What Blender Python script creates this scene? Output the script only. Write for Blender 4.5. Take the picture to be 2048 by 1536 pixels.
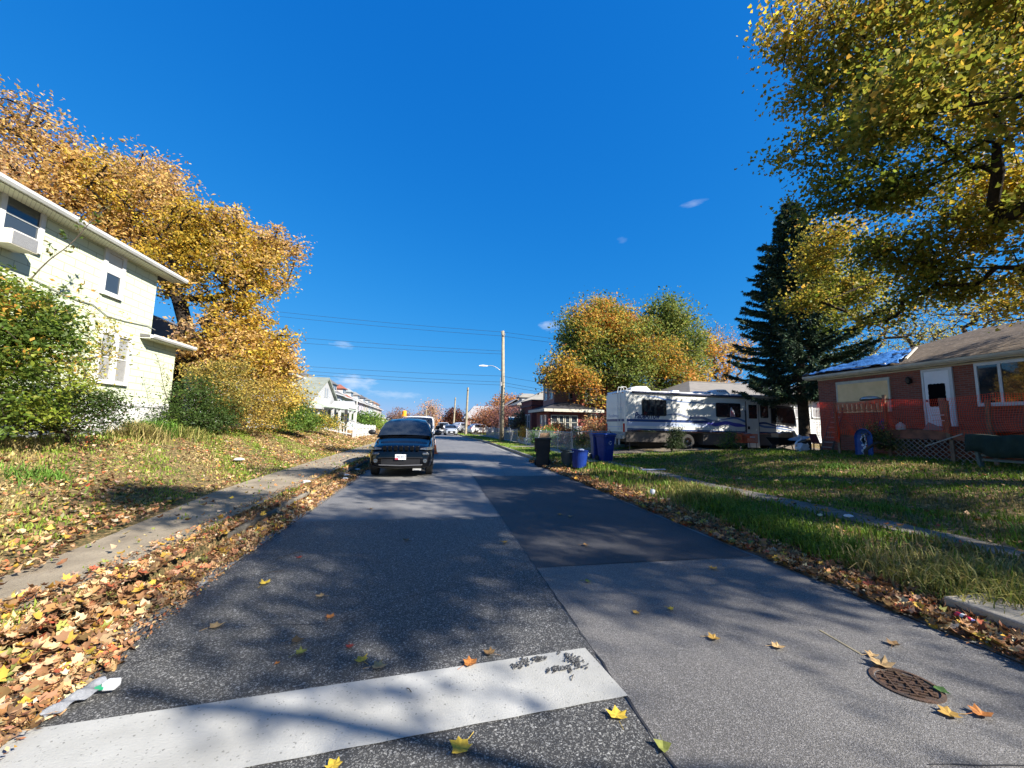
import bpy, math, random
import numpy as np
from mathutils import Vector, Matrix
for o in list(bpy.data.objects): bpy.data.objects.remove(o)
sc = bpy.context.scene
COL = sc.collection
rad = math.radians
# ------------------------------------------------------------------ camera
F, H = 770.0, 1.6
PITCH, YAW, ROLL = rad(6.1), rad(10.9), rad(1.1)
CR = Matrix.Rotation(-YAW, 3, 'Z') @ Matrix.Rotation(math.pi/2+PITCH, 3, 'X') @ Matrix.Rotation(ROLL, 3, 'Z')
cam = bpy.data.cameras.new('camera'); camo = bpy.data.objects.new('camera', cam); COL.objects.link(camo)
camo.location = (0, 0, H); camo.rotation_euler = CR.to_euler()
cam.sensor_width = 36; cam.lens = F/2048*36; cam.clip_start = .05; cam.clip_end = 2000
sc.camera = camo
# ------------------------------------------------------------------ sun, sky, exposure
SUN_AZ, SUN_EL = rad(42), rad(34)          # azimuth from +X towards -Y
sdir = Vector((math.cos(SUN_AZ)*math.cos(SUN_EL), -math.sin(SUN_AZ)*math.cos(SUN_EL), math.sin(SUN_EL)))
sl = bpy.data.lights.new('sun', 'SUN'); sl.energy = 5.0; sl.angle = rad(.53); sl.color = (1, .93, .82)
so = bpy.data.objects.new('sun', sl); COL.objects.link(so); so.rotation_euler = sdir.to_track_quat('Z', 'Y').to_euler()
so.location = (30, -30, 40)
w = bpy.data.worlds.new('World'); sc.world = w; w.use_nodes = True
nt = w.node_tree; nt.nodes.clear()
def _n(t, **k):
    n = nt.nodes.new(t)
    for a, b in k.items(): setattr(n, a, b)
    return n
SKYC = ((.0500, 1.70), (.560, .624), (1.73, .324))
sky = _n('ShaderNodeTexSky', sky_type='NISHITA', sun_disc=False)
sky.sun_elevation = SUN_EL; sky.sun_rotation = math.atan2(sdir.x, sdir.y)
sky.air_density = 1.0; sky.dust_density = .25; sky.ozone_density = 3.5; sky.altitude = 60
sepc = _n('ShaderNodeSeparateColor'); nt.links.new(sky.outputs[0], sepc.inputs[0]); hs = _n('ShaderNodeCombineColor')
for i_, (gain_, pw_) in enumerate(SKYC):      # the deep late autumn blue of this sky
    a_ = _n('ShaderNodeMath', operation='POWER'); nt.links.new(sepc.outputs[i_], a_.inputs[0]); a_.inputs[1].default_value = pw_
    b_ = _n('ShaderNodeMath', operation='MULTIPLY'); nt.links.new(a_.outputs[0], b_.inputs[0]); b_.inputs[1].default_value = gain_; nt.links.new(b_.outputs[0], hs.inputs[i_])
geo = _n('ShaderNodeNewGeometry')
last = hs.outputs[0]
def raydir(px, py): return (CR @ Vector(((px-1024)/F, -(py-768)/F, -1))).normalized()
noi = _n('ShaderNodeTexNoise'); noi.inputs['Scale'].default_value = 26; noi.inputs['Detail'].default_value = 9; noi.inputs['Roughness'].default_value = .62
mpg = _n('ShaderNodeMapping'); mpg.inputs['Scale'].default_value = (1, 1, 3.2)
tcg = _n('ShaderNodeTexCoord'); nt.links.new(tcg.outputs['Generated'], mpg.inputs[0]); nt.links.new(mpg.outputs[0], noi.inputs[0])
for (px, py, wx, wz, amt) in ((708, 764, 42, 17, .8), (790, 790, 60, 9, .5), (1102, 652, 28, 14, .55), (686, 690, 24, 8, .45), (1388, 406, 20, 6, .28), (1244, 481, 10, 7, .14)):
    d = raydir(px, py)
    r = Vector((d.y, -d.x, 0)).normalized(); u = r.cross(d)
    def dot(vec):
        m = _n('ShaderNodeVectorMath', operation='DOT_PRODUCT'); nt.links.new(tcg.outputs['Generated'], m.inputs[0]); m.inputs[1].default_value = vec; return m.outputs['Value']
    a = _n('ShaderNodeMath', operation='MULTIPLY'); nt.links.new(dot(r), a.inputs[0]); a.inputs[1].default_value = F/wx
    b = _n('ShaderNodeMath', operation='MULTIPLY'); nt.links.new(dot(u), b.inputs[0]); b.inputs[1].default_value = F/wz
    a2 = _n('ShaderNodeMath', operation='POWER'); nt.links.new(a.outputs[0], a2.inputs[0]); a2.inputs[1].default_value = 2
    b2 = _n('ShaderNodeMath', operation='POWER'); nt.links.new(b.outputs[0], b2.inputs[0]); b2.inputs[1].default_value = 2
    s = _n('ShaderNodeMath', operation='ADD'); nt.links.new(a2.outputs[0], s.inputs[0]); nt.links.new(b2.outputs[0], s.inputs[1])
    e = _n('ShaderNodeMath', operation='SUBTRACT'); e.inputs[0].default_value = 1.25; nt.links.new(s.outputs[0], e.inputs[1])
    # plus noise edge
    q = _n('ShaderNodeMath', operation='MULTIPLY_ADD'); nt.links.new(noi.outputs[0], q.inputs[0]); q.inputs[1].default_value = 3.4; q.inputs[2].default_value = -2.1
    g = _n('ShaderNodeMath', operation='ADD', use_clamp=False); nt.links.new(e.outputs[0], g.inputs[0]); nt.links.new(q.outputs[0], g.inputs[1])
    mr = _n('ShaderNodeMapRange'); mr.inputs[1].default_value = 0; mr.inputs[2].default_value = 1.4; mr.inputs[4].default_value = amt*.8; nt.links.new(g.outputs[0], mr.inputs[0])
    fr = _n('ShaderNodeVectorMath', operation='DOT_PRODUCT'); nt.links.new(tcg.outputs['Generated'], fr.inputs[0]); fr.inputs[1].default_value = d
    gt = _n('ShaderNodeMath', operation='GREATER_THAN'); nt.links.new(fr.outputs['Value'], gt.inputs[0]); gt.inputs[1].default_value = .8
    mm = _n('ShaderNodeMath', operation='MULTIPLY'); nt.links.new(mr.outputs[0], mm.inputs[0]); nt.links.new(gt.outputs[0], mm.inputs[1])
    mx = _n('ShaderNodeMix', data_type='RGBA'); nt.links.new(mm.outputs[0], mx.inputs[0]); nt.links.new(last, mx.inputs[6]); mx.inputs[7].default_value = (3.1, 3.4, 3.9, 1)
    last = mx.outputs[2]
bg = _n('ShaderNodeBackground'); bg.inputs[1].default_value = .10
out = _n('ShaderNodeOutputWorld'); nt.links.new(last, bg.inputs[0]); nt.links.new(bg.outputs[0], out.inputs[0])
sc.view_settings.view_transform = 'Standard'; sc.view_settings.look = 'None'; sc.view_settings.gamma = 1
sc.view_settings.exposure = 1.5
sc.cycles.use_denoising = True
sc.cycles.max_bounces = 6; sc.cycles.transparent_max_bounces = 8; sc.cycles.diffuse_bounces = 3; sc.cycles.glossy_bounces = 3
# ------------------------------------------------------------------ pixel-free helpers: a ray of the view met with a plane of the place
def ray(px, py): return CR @ Vector(((px-1024)/F, -(py-768)/F, -1))
def atY(px, py, Y): d = ray(px, py); return Vector((0, 0, H)) + d*(Y/d.y)
def atX(px, py, X): d = ray(px, py); return Vector((0, 0, H)) + d*(X/d.x)
def atZ(px, py, z=0): d = ray(px, py); return Vector((0, 0, H)) + d*((z-H)/d.z)
# ------------------------------------------------------------------ materials
MC = {}
def mat(name, col=(.5, .5, .5), rough=.75, col2=None, scale=4., detail=6, bump=0., bscale=60., spec=.35, metal=0., attr=False, transl=0., dist=.02,
        brick=None, coat=0., speck=None, jit=.0, lo=.35, hi=.65):
    """Principled surface: base colour mixed by noise; brick=(width,height,mortar_size,mortar_col,col_b,bump) lays courses along the wall."""
    if name in MC: return MC[name]
    m = bpy.data.materials.new(name); m.use_nodes = True; t = m.node_tree; N = t.nodes; L = t.links
    p = N['Principled BSDF']; p.inputs['Roughness'].default_value = rough; p.inputs['Metallic'].default_value = metal
    p.inputs['Specular IOR Level'].default_value = spec
    if coat: p.inputs['Coat Weight'].default_value = coat; p.inputs['Coat Roughness'].default_value = .03
    g = N.new('ShaderNodeNewGeometry'); pos = g.outputs['Position']
    tc = N.new('ShaderNodeTexCoord')
    def noise(sca, det=6, vec=pos, rg=.6):
        n = N.new('ShaderNodeTexNoise'); n.inputs['Scale'].default_value = sca; n.inputs['Detail'].default_value = det; n.inputs['Roughness'].default_value = rg
        L.new(vec, n.inputs[0]); return n.outputs[0]
    c = None
    if attr:
        a = N.new('ShaderNodeAttribute'); a.attribute_name = 'col'; c = a.outputs['Color']
    if brick:
        bw, bh, ms, mc, cb, bb = brick
        sx = N.new('ShaderNodeSeparateXYZ'); L.new(pos, sx.inputs[0])
        ad = N.new('ShaderNodeMath'); ad.operation = 'ADD'; L.new(sx.outputs[0], ad.inputs[0]); L.new(sx.outputs[1], ad.inputs[1])
        cx = N.new('ShaderNodeCombineXYZ'); L.new(ad.outputs[0], cx.inputs[0]); L.new(sx.outputs[2], cx.inputs[1])
        b = N.new('ShaderNodeTexBrick'); L.new(cx.outputs[0], b.inputs['Vector']); b.inputs['Scale'].default_value = 1
        b.inputs['Color1'].default_value = (*col, 1); b.inputs['Color2'].default_value = (*cb, 1); b.inputs['Mortar'].default_value = (*mc, 1)
        b.inputs['Brick Width'].default_value = bw; b.inputs['Row Height'].default_value = bh; b.inputs['Mortar Size'].default_value = ms; b.inputs['Mortar Smooth'].default_value = .1
        b.inputs['Bias'].default_value = 0; c = b.outputs['Color']; bfac = b.outputs['Fac']
    if c is None:
        r = N.new('ShaderNodeRGB'); r.outputs[0].default_value = (*col, 1); c = r.outputs[0]
    if col2 is not None:
        mr = N.new('ShaderNodeMapRange'); mr.inputs[1].default_value = lo; mr.inputs[2].default_value = hi; L.new(noise(scale, detail), mr.inputs[0])
        mx = N.new('ShaderNodeMix'); mx.data_type = 'RGBA'; L.new(mr.outputs[0], mx.inputs[0]); L.new(c, mx.inputs[6]); mx.inputs[7].default_value = (*col2, 1); c = mx.outputs[2]
    if speck:
        for (ss, sthr, scol, samt) in speck:
            v = N.new('ShaderNodeTexVoronoi'); v.inputs['Scale'].default_value = ss; L.new(pos, v.inputs['Vector'])
            sp = N.new('ShaderNodeSeparateColor'); L.new(v.outputs['Color'], sp.inputs[0])
            mr = N.new('ShaderNodeMapRange'); mr.inputs[1].default_value = sthr; mr.inputs[2].default_value = min(1, sthr+.12); mr.inputs[4].default_value = samt; L.new(sp.outputs[0], mr.inputs[0])
            mx = N.new('ShaderNodeMix'); mx.data_type = 'RGBA'; L.new(mr.outputs[0], mx.inputs[0]); L.new(c, mx.inputs[6]); mx.inputs[7].default_value = (*scol, 1); c = mx.outputs[2]
    L.new(c, p.inputs['Base Color'])
    if bump or brick:
        bn = N.new('ShaderNodeBump'); bn.inputs['Strength'].default_value = bump if bump else brick[5]; bn.inputs['Distance'].default_value = dist
        if brick and not bump:
            iv = N.new('ShaderNodeMath'); iv.operation = 'SUBTRACT'; iv.inputs[0].default_value = 1; L.new(bfac, iv.inputs[1]); L.new(iv.outputs[0], bn.inputs['Height'])
        else: L.new(noise(bscale, 4, rg=.7), bn.inputs['Height'])
        L.new(bn.outputs[0], p.inputs['Normal'])
    if transl:
        tr = N.new('ShaderNodeBsdfTranslucent'); L.new(c, tr.inputs[0]); ms = N.new('ShaderNodeMixShader'); ms.inputs[0].default_value = transl
        o = N['Material Output']; L.new(p.outputs[0], ms.inputs[1]); L.new(tr.outputs[0], ms.inputs[2]); L.new(ms.outputs[0], o.inputs[0])
    MC[name] = m; return m
# ------------------------------------------------------------------ object plumbing
ORG = {}
def tag(o, label=None, cat=None, group=None, kind=None):
    if label: o['label'] = label
    if cat: o['category'] = cat
    if group: o['group'] = group
    if kind: o['kind'] = kind
    return o
def thing(name, label, cat, loc=(0, 0, 0), rz=0, group=None):
    o = bpy.data.objects.new(name, None); COL.objects.link(o); o.location = loc; o.rotation_euler = (0, 0, rz)
    o.empty_display_size = .3; ORG[o] = Vector(loc); return tag(o, label, cat, group)
def copy_tree(o, parent=None):
    c = o.copy(); COL.objects.link(c)
    if parent: c.parent = parent
    for ch in o.children: copy_tree(ch, c)
    return c
def place_copy(o, loc, rz, label, first=False):
    c = o if first else copy_tree(o)
    c.location = loc; c.rotation_euler = (0, 0, rz); c['label'] = label; return c
def link_mesh(me, name, m, parent, local, smooth):
    o = bpy.data.objects.new(name, me); COL.objects.link(o)
    if m: me.materials.append(m)
    if smooth:
        me.polygons.foreach_set('use_smooth', [True]*len(me.polygons))
    if parent is not None:
        o.parent = parent
        if not local:
            g = ORG[parent]; ORG[o] = g
            me.transform(Matrix.Translation(-g))
        else: ORG[o] = Vector((0, 0, 0))
    else:
        n = len(me.vertices); a = np.empty(n*3, np.float32); me.vertices.foreach_get('co', a); a = a.reshape(-1, 3)
        c = Vector((float((a[:, 0].min()+a[:, 0].max())/2), float((a[:, 1].min()+a[:, 1].max())/2), float(a[:, 2].min())))
        me.transform(Matrix.Translation(-c)); o.location = c; ORG[o] = c
    return o
class MB:
    def __init__(s): s.v = []; s.f = []
    def add(s, vs, fs):
        b = len(s.v); s.v += [tuple(x) for x in vs]; s.f += [tuple(i+b for i in f) for f in fs]; return s
    def box(s, x0, y0, z0, x1, y1, z1):
        if x0 > x1: x0, x1 = x1, x0
        if y0 > y1: y0, y1 = y1, y0
        if z0 > z1: z0, z1 = z1, z0
        return s.add([(x0, y0, z0), (x1, y0, z0), (x1, y1, z0), (x0, y1, z0), (x0, y0, z1), (x1, y0, z1), (x1, y1, z1), (x0, y1, z1)],
                     [(0, 3, 2, 1), (4, 5, 6, 7), (0, 1, 5, 4), (1, 2, 6, 5), (2, 3, 7, 6), (3, 0, 4, 7)])
    def beam(s, p, q, w, h=None, up=(0, 0, 1)):
        p, q = Vector(p), Vector(q); h = h or w; d = (q-p).normalized(); u = Vector(up)
        if abs(d.dot(u)) > .98: u = Vector((0, 1, 0))
        r = d.cross(u).normalized()*w/2; t = r.cross(d).normalized()*h/2
        vs = [a+b*r+c*t for a in (p, q) for b, c in ((-1, -1), (1, -1), (1, 1), (-1, 1))]
        return s.add(vs, [(0, 1, 2, 3), (7, 6, 5, 4), (0, 4, 5, 1), (1, 5, 6, 2), (2, 6, 7, 3), (3, 7, 4, 0)])
    def tube(s, pts, r, n=8, cap=True):
        pts = [Vector(p) for p in pts]; m = len(pts); rr = r if isinstance(r, (list, tuple)) else [r]*m; vs = []; pu = None
        for i, p in enumerate(pts):
            d = (pts[min(i+1, m-1)]-pts[max(i-1, 0)]).normalized()
            u = pu if pu is not None else (Vector((0, 0, 1)) if abs(d.z) < .9 else Vector((1, 0, 0)))
            a = (u-d*u.dot(d)).normalized(); b = d.cross(a); pu = a
            for k in range(n):
                t = 2*math.pi*k/n; vs.append(p+(a*math.cos(t)+b*math.sin(t))*rr[i])
        fs = [(i*n+k, i*n+(k+1) % n, (i+1)*n+(k+1) % n, (i+1)*n+k) for i in range(m-1) for k in range(n)]
        if cap: fs += [tuple(range(n-1, -1, -1)), tuple(range((m-1)*n, m*n))]
        return s.add(vs, fs)
    def prism(s, poly, vec):
        """a flat polygon pushed along vec"""
        n = len(poly); v = Vector(vec); a = [Vector(p) for p in poly]
        return s.add(a+[p+v for p in a], [tuple(range(n-1, -1, -1)), tuple(range(n, 2*n))]+[(i, (i+1) % n, n+(i+1) % n, n+i) for i in range(n)])
    def quad(s, *p): return s.add(p, [tuple(range(len(p)))])
    def lathe(s, c, prof, n=20, axis='z'):
        c = Vector(c); vs = []
        for r, z in prof:
            for k in range(n):
                t = 2*math.pi*k/n; a, b = r*math.cos(t), r*math.sin(t)
                vs.append(c+(Vector((a, b, z)) if axis == 'z' else Vector((z, a, b)) if axis == 'x' else Vector((a, z, b))))
        m = len(prof); fs = [(i*n+k, i*n+(k+1) % n, (i+1)*n+(k+1) % n, (i+1)*n+k) for i in range(m-1) for k in range(n)]
        fs += [tuple(range(n-1, -1, -1)), tuple(range((m-1)*n, m*n))]
        return s.add(vs, fs)
    def loft(s, rings, cap=True, close=True):
        n = len(rings[0]); vs = [p for r in rings for p in r]; m = len(rings)
        fs = [(i*n+k, i*n+(k+1) % n, (i+1)*n+(k+1) % n, (i+1)*n+k) for i in range(m-1) for k in range(n if close else n-1)]
        if cap: fs += [tuple(range(n-1, -1, -1)), tuple(range((m-1)*n, m*n))]
        return s.add(vs, fs)
    def ball(s, c, r, n=14, m=8, jit=0, rn=random):
        if not isinstance(r, (tuple, list)): r = (r, r, r)
        vs = []
        for i in range(m+1):
            a = math.pi*i/m
            for k in range(n):
                t = 2*math.pi*k/n; q = 1+rn.uniform(-jit, jit)
                vs.append((c[0]+r[0]*q*math.sin(a)*math.cos(t), c[1]+r[1]*q*math.sin(a)*math.sin(t), c[2]-r[2]*q*math.cos(a)))
        return s.add(vs, [(i*n+k, i*n+(k+1) % n, (i+1)*n+(k+1) % n, (i+1)*n+k) for i in range(m) for k in range(n)])
    def face(s, nrm, pos, u0, u1, v0, v1, d0, d1):
        """a box laid against a wall: nrm is the way the wall faces, u along it, v up, d out of it"""
        X, Y, Z = pos
        if nrm == '+x': return s.box(X+d0, Y+u0, Z+v0, X+d1, Y+u1, Z+v1)
        if nrm == '-x': return s.box(X-d1, Y+u0, Z+v0, X-d0, Y+u1, Z+v1)
        if nrm == '-y': return s.box(X+u0, Y-d1, Z+v0, X+u1, Y-d0, Z+v1)
        return s.box(X+u0, Y+d0, Z+v0, X+u1, Y+d1, Z+v1)
    def build(s, name, m, parent=None, local=False, smooth=False, bevel=0, sub=0):
        me = bpy.data.meshes.new(name); me.from_pydata([tuple(p) for p in s.v], [], s.f); me.validate(); me.update()
        bmfix(me)
        o = link_mesh(me, name, m, parent, local, smooth)
        if bevel:
            b = o.modifiers.new('bevel', 'BEVEL'); b.width = bevel; b.segments = 2; b.limit_method = 'ANGLE'; b.angle_limit = rad(35)
        if sub:
            b = o.modifiers.new('sub', 'SUBSURF'); b.levels = sub; b.render_levels = sub
        return o
import bmesh
def bmfix(me):
    b = bmesh.new(); b.from_mesh(me); bmesh.ops.recalc_face_normals(b, faces=b.faces); b.to_mesh(me); b.free()
def np_mesh(name, V, Fc, m, cols=None, parent=None, local=False, smooth=False):
    """V (n,3), Fc (k,3 or 4) index arrays, cols (k,3) one colour per face"""
    me = bpy.data.meshes.new(name); n, k, q = len(V), len(Fc), Fc.shape[1]
    me.vertices.add(n); me.vertices.foreach_set('co', V.astype(np.float32).ravel())
    me.loops.add(k*q); me.loops.foreach_set('vertex_index', Fc.astype(np.int32).ravel())
    me.polygons.add(k); me.polygons.foreach_set('loop_start', np.arange(0, k*q, q, dtype=np.int32))
    me.update(calc_edges=True)
    if cols is not None:
        a = me.attributes.new('col', 'FLOAT_COLOR', 'FACE'); c = np.ones((k, 4), np.float32); c[:, :3] = cols; a.data.foreach_set('color', c.ravel())
    return link_mesh(me, name, m, parent, local, smooth)
rng = np.random.default_rng(11)
# leaf templates: points and triangles, unit length, lying in XY
def fan(pts, cz=.0):
    P = [(0, 0, cz)]+[(x, y, z) for x, y, z in pts]; n = len(pts)
    return np.array(P), np.array([(0, i+1, (i+1) % n+1) for i in range(n)])
LEAF_MAPLE = fan([(0, -.42, .03), (.2, -.32, 0), (.42, -.34, .07), (.37, -.08, .02), (.52, .16, .09), (.27, .2, .01), (.16, .34, .02), (0, .58, .08), (-.16, .34, .02), (-.27, .2, .01), (-.52, .16, .09), (-.37, -.08, .02), (-.42, -.34, .07), (-.2, -.32, 0)], -.03)
LEAF_STAR = fan([(0, -.4, .05), (.45, -.2, .1), (.25, .1, .0), (0, .5, .1), (-.25, .1, 0), (-.45, -.2, .1)], -.03)
LEAF_OVAL = (np.array([(0, -.5, 0), (.27, 0, .07), (0, .5, 0), (-.27, 0, .07)]), np.array([(0, 1, 2), (0, 2, 3)]))
LEAF_NEEDLE = (np.array([(0, -.1, 0), (.09, .25, .0), (0, 1, 0), (-.09, .25, 0)]), np.array([(0, 1, 2), (0, 2, 3)]))
def rot_from_normal(nrm, ang, r=rng):
    nrm = nrm/np.linalg.norm(nrm, axis=1, keepdims=True)
    ref = np.where(np.abs(nrm[:, 2:3]) < .9, np.array([[0, 0, 1.]]), np.array([[1., 0, 0]]))
    a = np.cross(ref, nrm); a /= np.linalg.norm(a, axis=1, keepdims=True); b = np.cross(nrm, a)
    c, s = np.cos(ang)[:, None], np.sin(ang)[:, None]
    return a*c+b*s, -a*s+b*c, nrm
def variants(tpl, k, seed, jit=.12, curl=.9):
    r = np.random.default_rng(seed); o = []
    for i in range(k):
        T = tpl[0]*(1+r.normal(0, jit, tpl[0].shape)); T[:, 2] = T[:, 2]+r.uniform(-.2, curl)*T[:, 0]**2+r.uniform(-.1, curl*.8)*T[:, 1]**2; T[:, 0] *= r.uniform(.55, 1.05); o.append((T, tpl[1]))
    return o
def scatter(pos, nrm, size, tpl, ang=None, yaxis=None):
    if isinstance(tpl, list):
        n = len(pos); k = len(tpl); VV = []; FF = []; b = 0
        for i in range(k):
            s_ = slice(n*i//k, n*(i+1)//k); V, Fa, kf = scatter(pos[s_], nrm[s_], size[s_], tpl[i]); VV.append(V); FF.append(Fa+b); b += len(V)
        return np.concatenate(VV), np.concatenate(FF), kf
    T, Fc = tpl; n = len(pos)
    if yaxis is not None:
        y = yaxis/np.linalg.norm(yaxis, axis=1, keepdims=True); x = np.cross(y, nrm); x /= np.linalg.norm(x, axis=1, keepdims=True)+1e-9; z = np.cross(x, y)
    else:
        if ang is None: ang = rng.uniform(0, 2*np.pi, n)
        x, y, z = rot_from_normal(nrm, ang)
    s = size[:, None, None]
    V = pos[:, None, :]+s*(T[None, :, 0:1]*x[:, None, :]+T[None, :, 1:2]*y[:, None, :]+T[None, :, 2:3]*z[:, None, :])
    k = len(T); Fa = (Fc[None]+np.arange(n)[:, None, None]*k).reshape(-1, 3)
    return V.reshape(-1, 3), Fa, len(Fc)
def pick(cols, n, jit=.15, p=None):
    c = np.array(cols, float)[rng.choice(len(cols), n, p=p)]
    return np.clip(c*(1+rng.normal(0, jit, (n, 1)))*(1+rng.normal(0, jit*.3, (n, 3))), .003, .95)
def text_mesh(txt, size, ext=.002, shear=0., bold=0.):
    c = bpy.data.curves.new('t', 'FONT'); c.body = txt; c.size = size; c.extrude = ext; c.shear = shear; c.align_x = 'CENTER'; c.align_y = 'CENTER'; c.offset = bold
    o = bpy.data.objects.new('t', c); COL.objects.link(o); bpy.context.view_layer.update()
    me = bpy.data.meshes.new_from_object(o.evaluated_get(bpy.context.evaluated_depsgraph_get())); bpy.data.objects.remove(o); me.materials.clear(); return me
# ================================================================== THE SETTING
def bend(y):
    y = np.asarray(y, float); return -.045*np.clip(y-27, 0, 200)*np.clip((y-27)/16, 0, 1)
def sm(a, b, x): t = np.clip((np.asarray(x, float)-a)/(b-a), 0, 1); return t*t*(3-2*t)
def gz(x, y):
    """height of the ground beyond the kerbs"""
    x, y = np.asarray(x, float), np.asarray(y, float); xr = x-bend(y)
    hl = .9*sm(-4.5, -8.6, xr)*(1-.55*sm(28, 44, y))+.5*sm(-10.5, -18, xr)
    hr = sm(7.6, 13.5, xr)*(.58-.36*sm(14.2, 18.5, y))+.25*sm(19, 23, y)*sm(8, 14, xr)
    n = .035*np.sin(x*1.7+1.3)*np.sin(y*1.3+.4)+.02*np.sin(x*4.1+y*3.3)
    edge = (1-sm(13, 14.5, y))*(y > -50)*((xr > 4.4) & (xr < 6.2))*(sm(4.5, 5.5, xr)-1)*.125
    return .13+edge+hl+hr+n*sm(.2, 1.2, np.minimum(np.abs(xr+2.75), np.abs(xr-4.67)))*(1-((xr > 6.5) & (xr < 7.7)))*(1-((xr > -4.6) & (xr < -2.8)))
def gzf(x, y): return float(gz(x, y))
RL, RR = -2.15, 4.1       # edges of the asphalt
KL, KR = -2.58, 4.5       # kerb faces
def ysteps(a, b, near=.35, k=.055):
    r = [a]; y = a
    while y < b: y += max(near, abs(y)*k); r.append(y)
    return r
def sheet(name, xs, ys, zf, m, kind='structure', skirt=0, follow=True):
    X, Y = np.meshgrid(np.array(xs, float), np.array(ys, float)); B = bend(Y) if follow else 0
    W = X+B; Z = zf(W, Y)
    n, k = X.shape; V = np.stack([W, Y, Z], -1).reshape(-1, 3); i = np.arange(n*k).reshape(n, k)
    Fc = np.stack([i[:-1, :-1], i[:-1, 1:], i[1:, 1:], i[1:, :-1]], -1).reshape(-1, 4)
    o = np_mesh(name, V, Fc, m, smooth=True); return tag(o, kind=kind)
M_ground = mat('soil and turf', (.075, .085, .03), .95, (.15, .105, .055), 1.3, 8, bump=.8, bscale=30, spec=.1, dist=.05,
               speck=((34, .62, (.30, .19, .09), .8), (21, .8, (.42, .30, .14), .8), (55, .8, (.04, .035, .02), .7)))
M_asph_old = mat('coarse worn asphalt', (.036, .037, .039), .6, (.062, .062, .062), .9, 9, bump=.9, bscale=120, spec=.5, dist=.02,
                 speck=((150, .70, (.36, .36, .35), .6), (95, .9, (.5, .5, .49), .75), (230, .62, (.02, .02, .022), .8)), lo=.3, hi=.7)
M_asph_far = mat('pale worn asphalt', (.165, .163, .160), .7, (.11, .109, .11), .7, 9, bump=.5, bscale=160, spec=.4, dist=.01,
                 speck=((190, .72, (.3, .3, .3), .5), (240, .7, (.04, .04, .04), .5)))
M_asph_near = mat('mid grey asphalt patch', (.10, .096, .092), .62, (.15, .144, .136), .8, 9, bump=.8, bscale=170, spec=.45, dist=.015,
                  speck=((200, .66, (.34, .33, .33), .6), (260, .62, (.035, .033, .035), .7)))
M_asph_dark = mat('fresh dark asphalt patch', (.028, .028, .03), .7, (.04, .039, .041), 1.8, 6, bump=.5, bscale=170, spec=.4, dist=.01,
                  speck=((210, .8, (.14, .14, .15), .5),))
M_conc = mat('weathered concrete', (.30, .275, .23), .85, (.21, .19, .155), 2.4, 8, bump=.4, bscale=70, spec=.2, speck=((120, .82, (.16, .14, .12), .5),))
M_gut = mat('gutter concrete', (.24, .24, .23), .8, (.17, .168, .16), 3, 8, bump=.3, bscale=90, spec=.25)
M_tar = mat('tar seam', (.022, .022, .024), .6, spec=.4)
# one ground sheet to the horizon, lowered under the road
xs = [-400, -200, -110, -70, -50, -38, -30, -25, -21, -18, -16, -14.5]+list(np.arange(-13.5, -4.6, .45))+[-4.5, -4.2, -3.9, -3.6, -3.3, -2.97, -2.8, -2.72, -2.70]+[-2.3, -1, 1, 3, 4.48]+[4.52, 4.66, 4.8, 5.2, 5.7, 6.2, 6.6, 7, 7.4]+list(np.arange(7.8, 24, .5))+[25, 28, 33, 40, 50, 70, 110, 200, 400]
def zg(x, y):
    xr = x-bend(y); z = gz(x, y); z = np.where((xr > -2.71) & (xr < 4.5), -.05, z)
    return np.where(y < -8, z*.98, z)
ground = sheet('ground', xs, [-300, -120, -50, -25, -14]+ysteps(-8, 60, .45, .03)+ysteps(64, 420, 6, .08)+[600, 900], zg, M_ground)
ysr = [-40, -20, -10]+ysteps(-4, 60, .6, .04)+ysteps(64, 260, 5, .08)
flat = lambda z: (lambda x, y: np.zeros_like(x)+z)
road = sheet('road', [RL, -1, 0, 1.16, 2.5, RR], ysr, flat(0), M_asph_far)
sheet('road_old_patch', [RL+.01, -1, 0, 1.155], [-40, -10, -4, 0, 3, 6.85], flat(.004), M_asph_old)
sheet('road_near_patch', [1.17, 2.5, RR-.01], [-40, -10, -4, 0, 2, 4.4], flat(.004), M_asph_near)
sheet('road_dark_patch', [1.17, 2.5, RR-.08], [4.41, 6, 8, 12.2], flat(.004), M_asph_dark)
def strip(name, xa, xb, z, m, ya=-40, yb=260, zf=None): return sheet(name, [xa, xb], [y for y in ysr if ya <= y <= yb], zf or flat(z), m)
strip('gutter', KL, RL-.003, .006, M_gut)
strip('gutter', RR+.003, KR, .006, M_gut)
def wob(seed, xa, ys, w):
    r = random.Random(seed); return [(xa+r.uniform(-w, w), y) for y in ys]
def seam(name, pts, wd, seed=1):
    r = random.Random(seed); m = MB(); L = []
    for i in range(len(pts)-1):
        a, b = Vector(pts[i]), Vector(pts[i+1]); n = max(2, int((b-a).length/.12))
        for k in range(n): L.append(a.lerp(b, k/n)+Vector((r.uniform(-.012, .012), r.uniform(-.012, .012))))
    L.append(Vector(pts[-1]))
    for i in range(len(L)-1):
        d = (L[i+1]-L[i]); p = Vector((-d.y, d.x)).normalized(); wa = wd*r.uniform(.35, 1.2)/2; wb = wa
        m.quad((*(L[i]+p*wa), .0075), (*(L[i]-p*wa), .0075), (*(L[i+1]-p*wb), .0075), (*(L[i+1]+p*wb), .0075))
    return tag(m.build(name, M_tar), kind='structure')
seam('road_seam', [(1.16, -4), (1.165, 3), (1.16, 7), (1.15, 20), (1.14, 27)], .014, 3)
seam('road_seam', [(1.16, 4.405), (2.6, 4.43), (4.05, 4.36)], .012, 4)
seam('road_crack', [(-2.1, 6.86), (-.6, 6.9), (1.15, 6.85)], .014, 5)
seam('road_crack', [(3.35, 1.2), (3.0, 1.5), (2.4, 1.62)], .008, 6)
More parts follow.
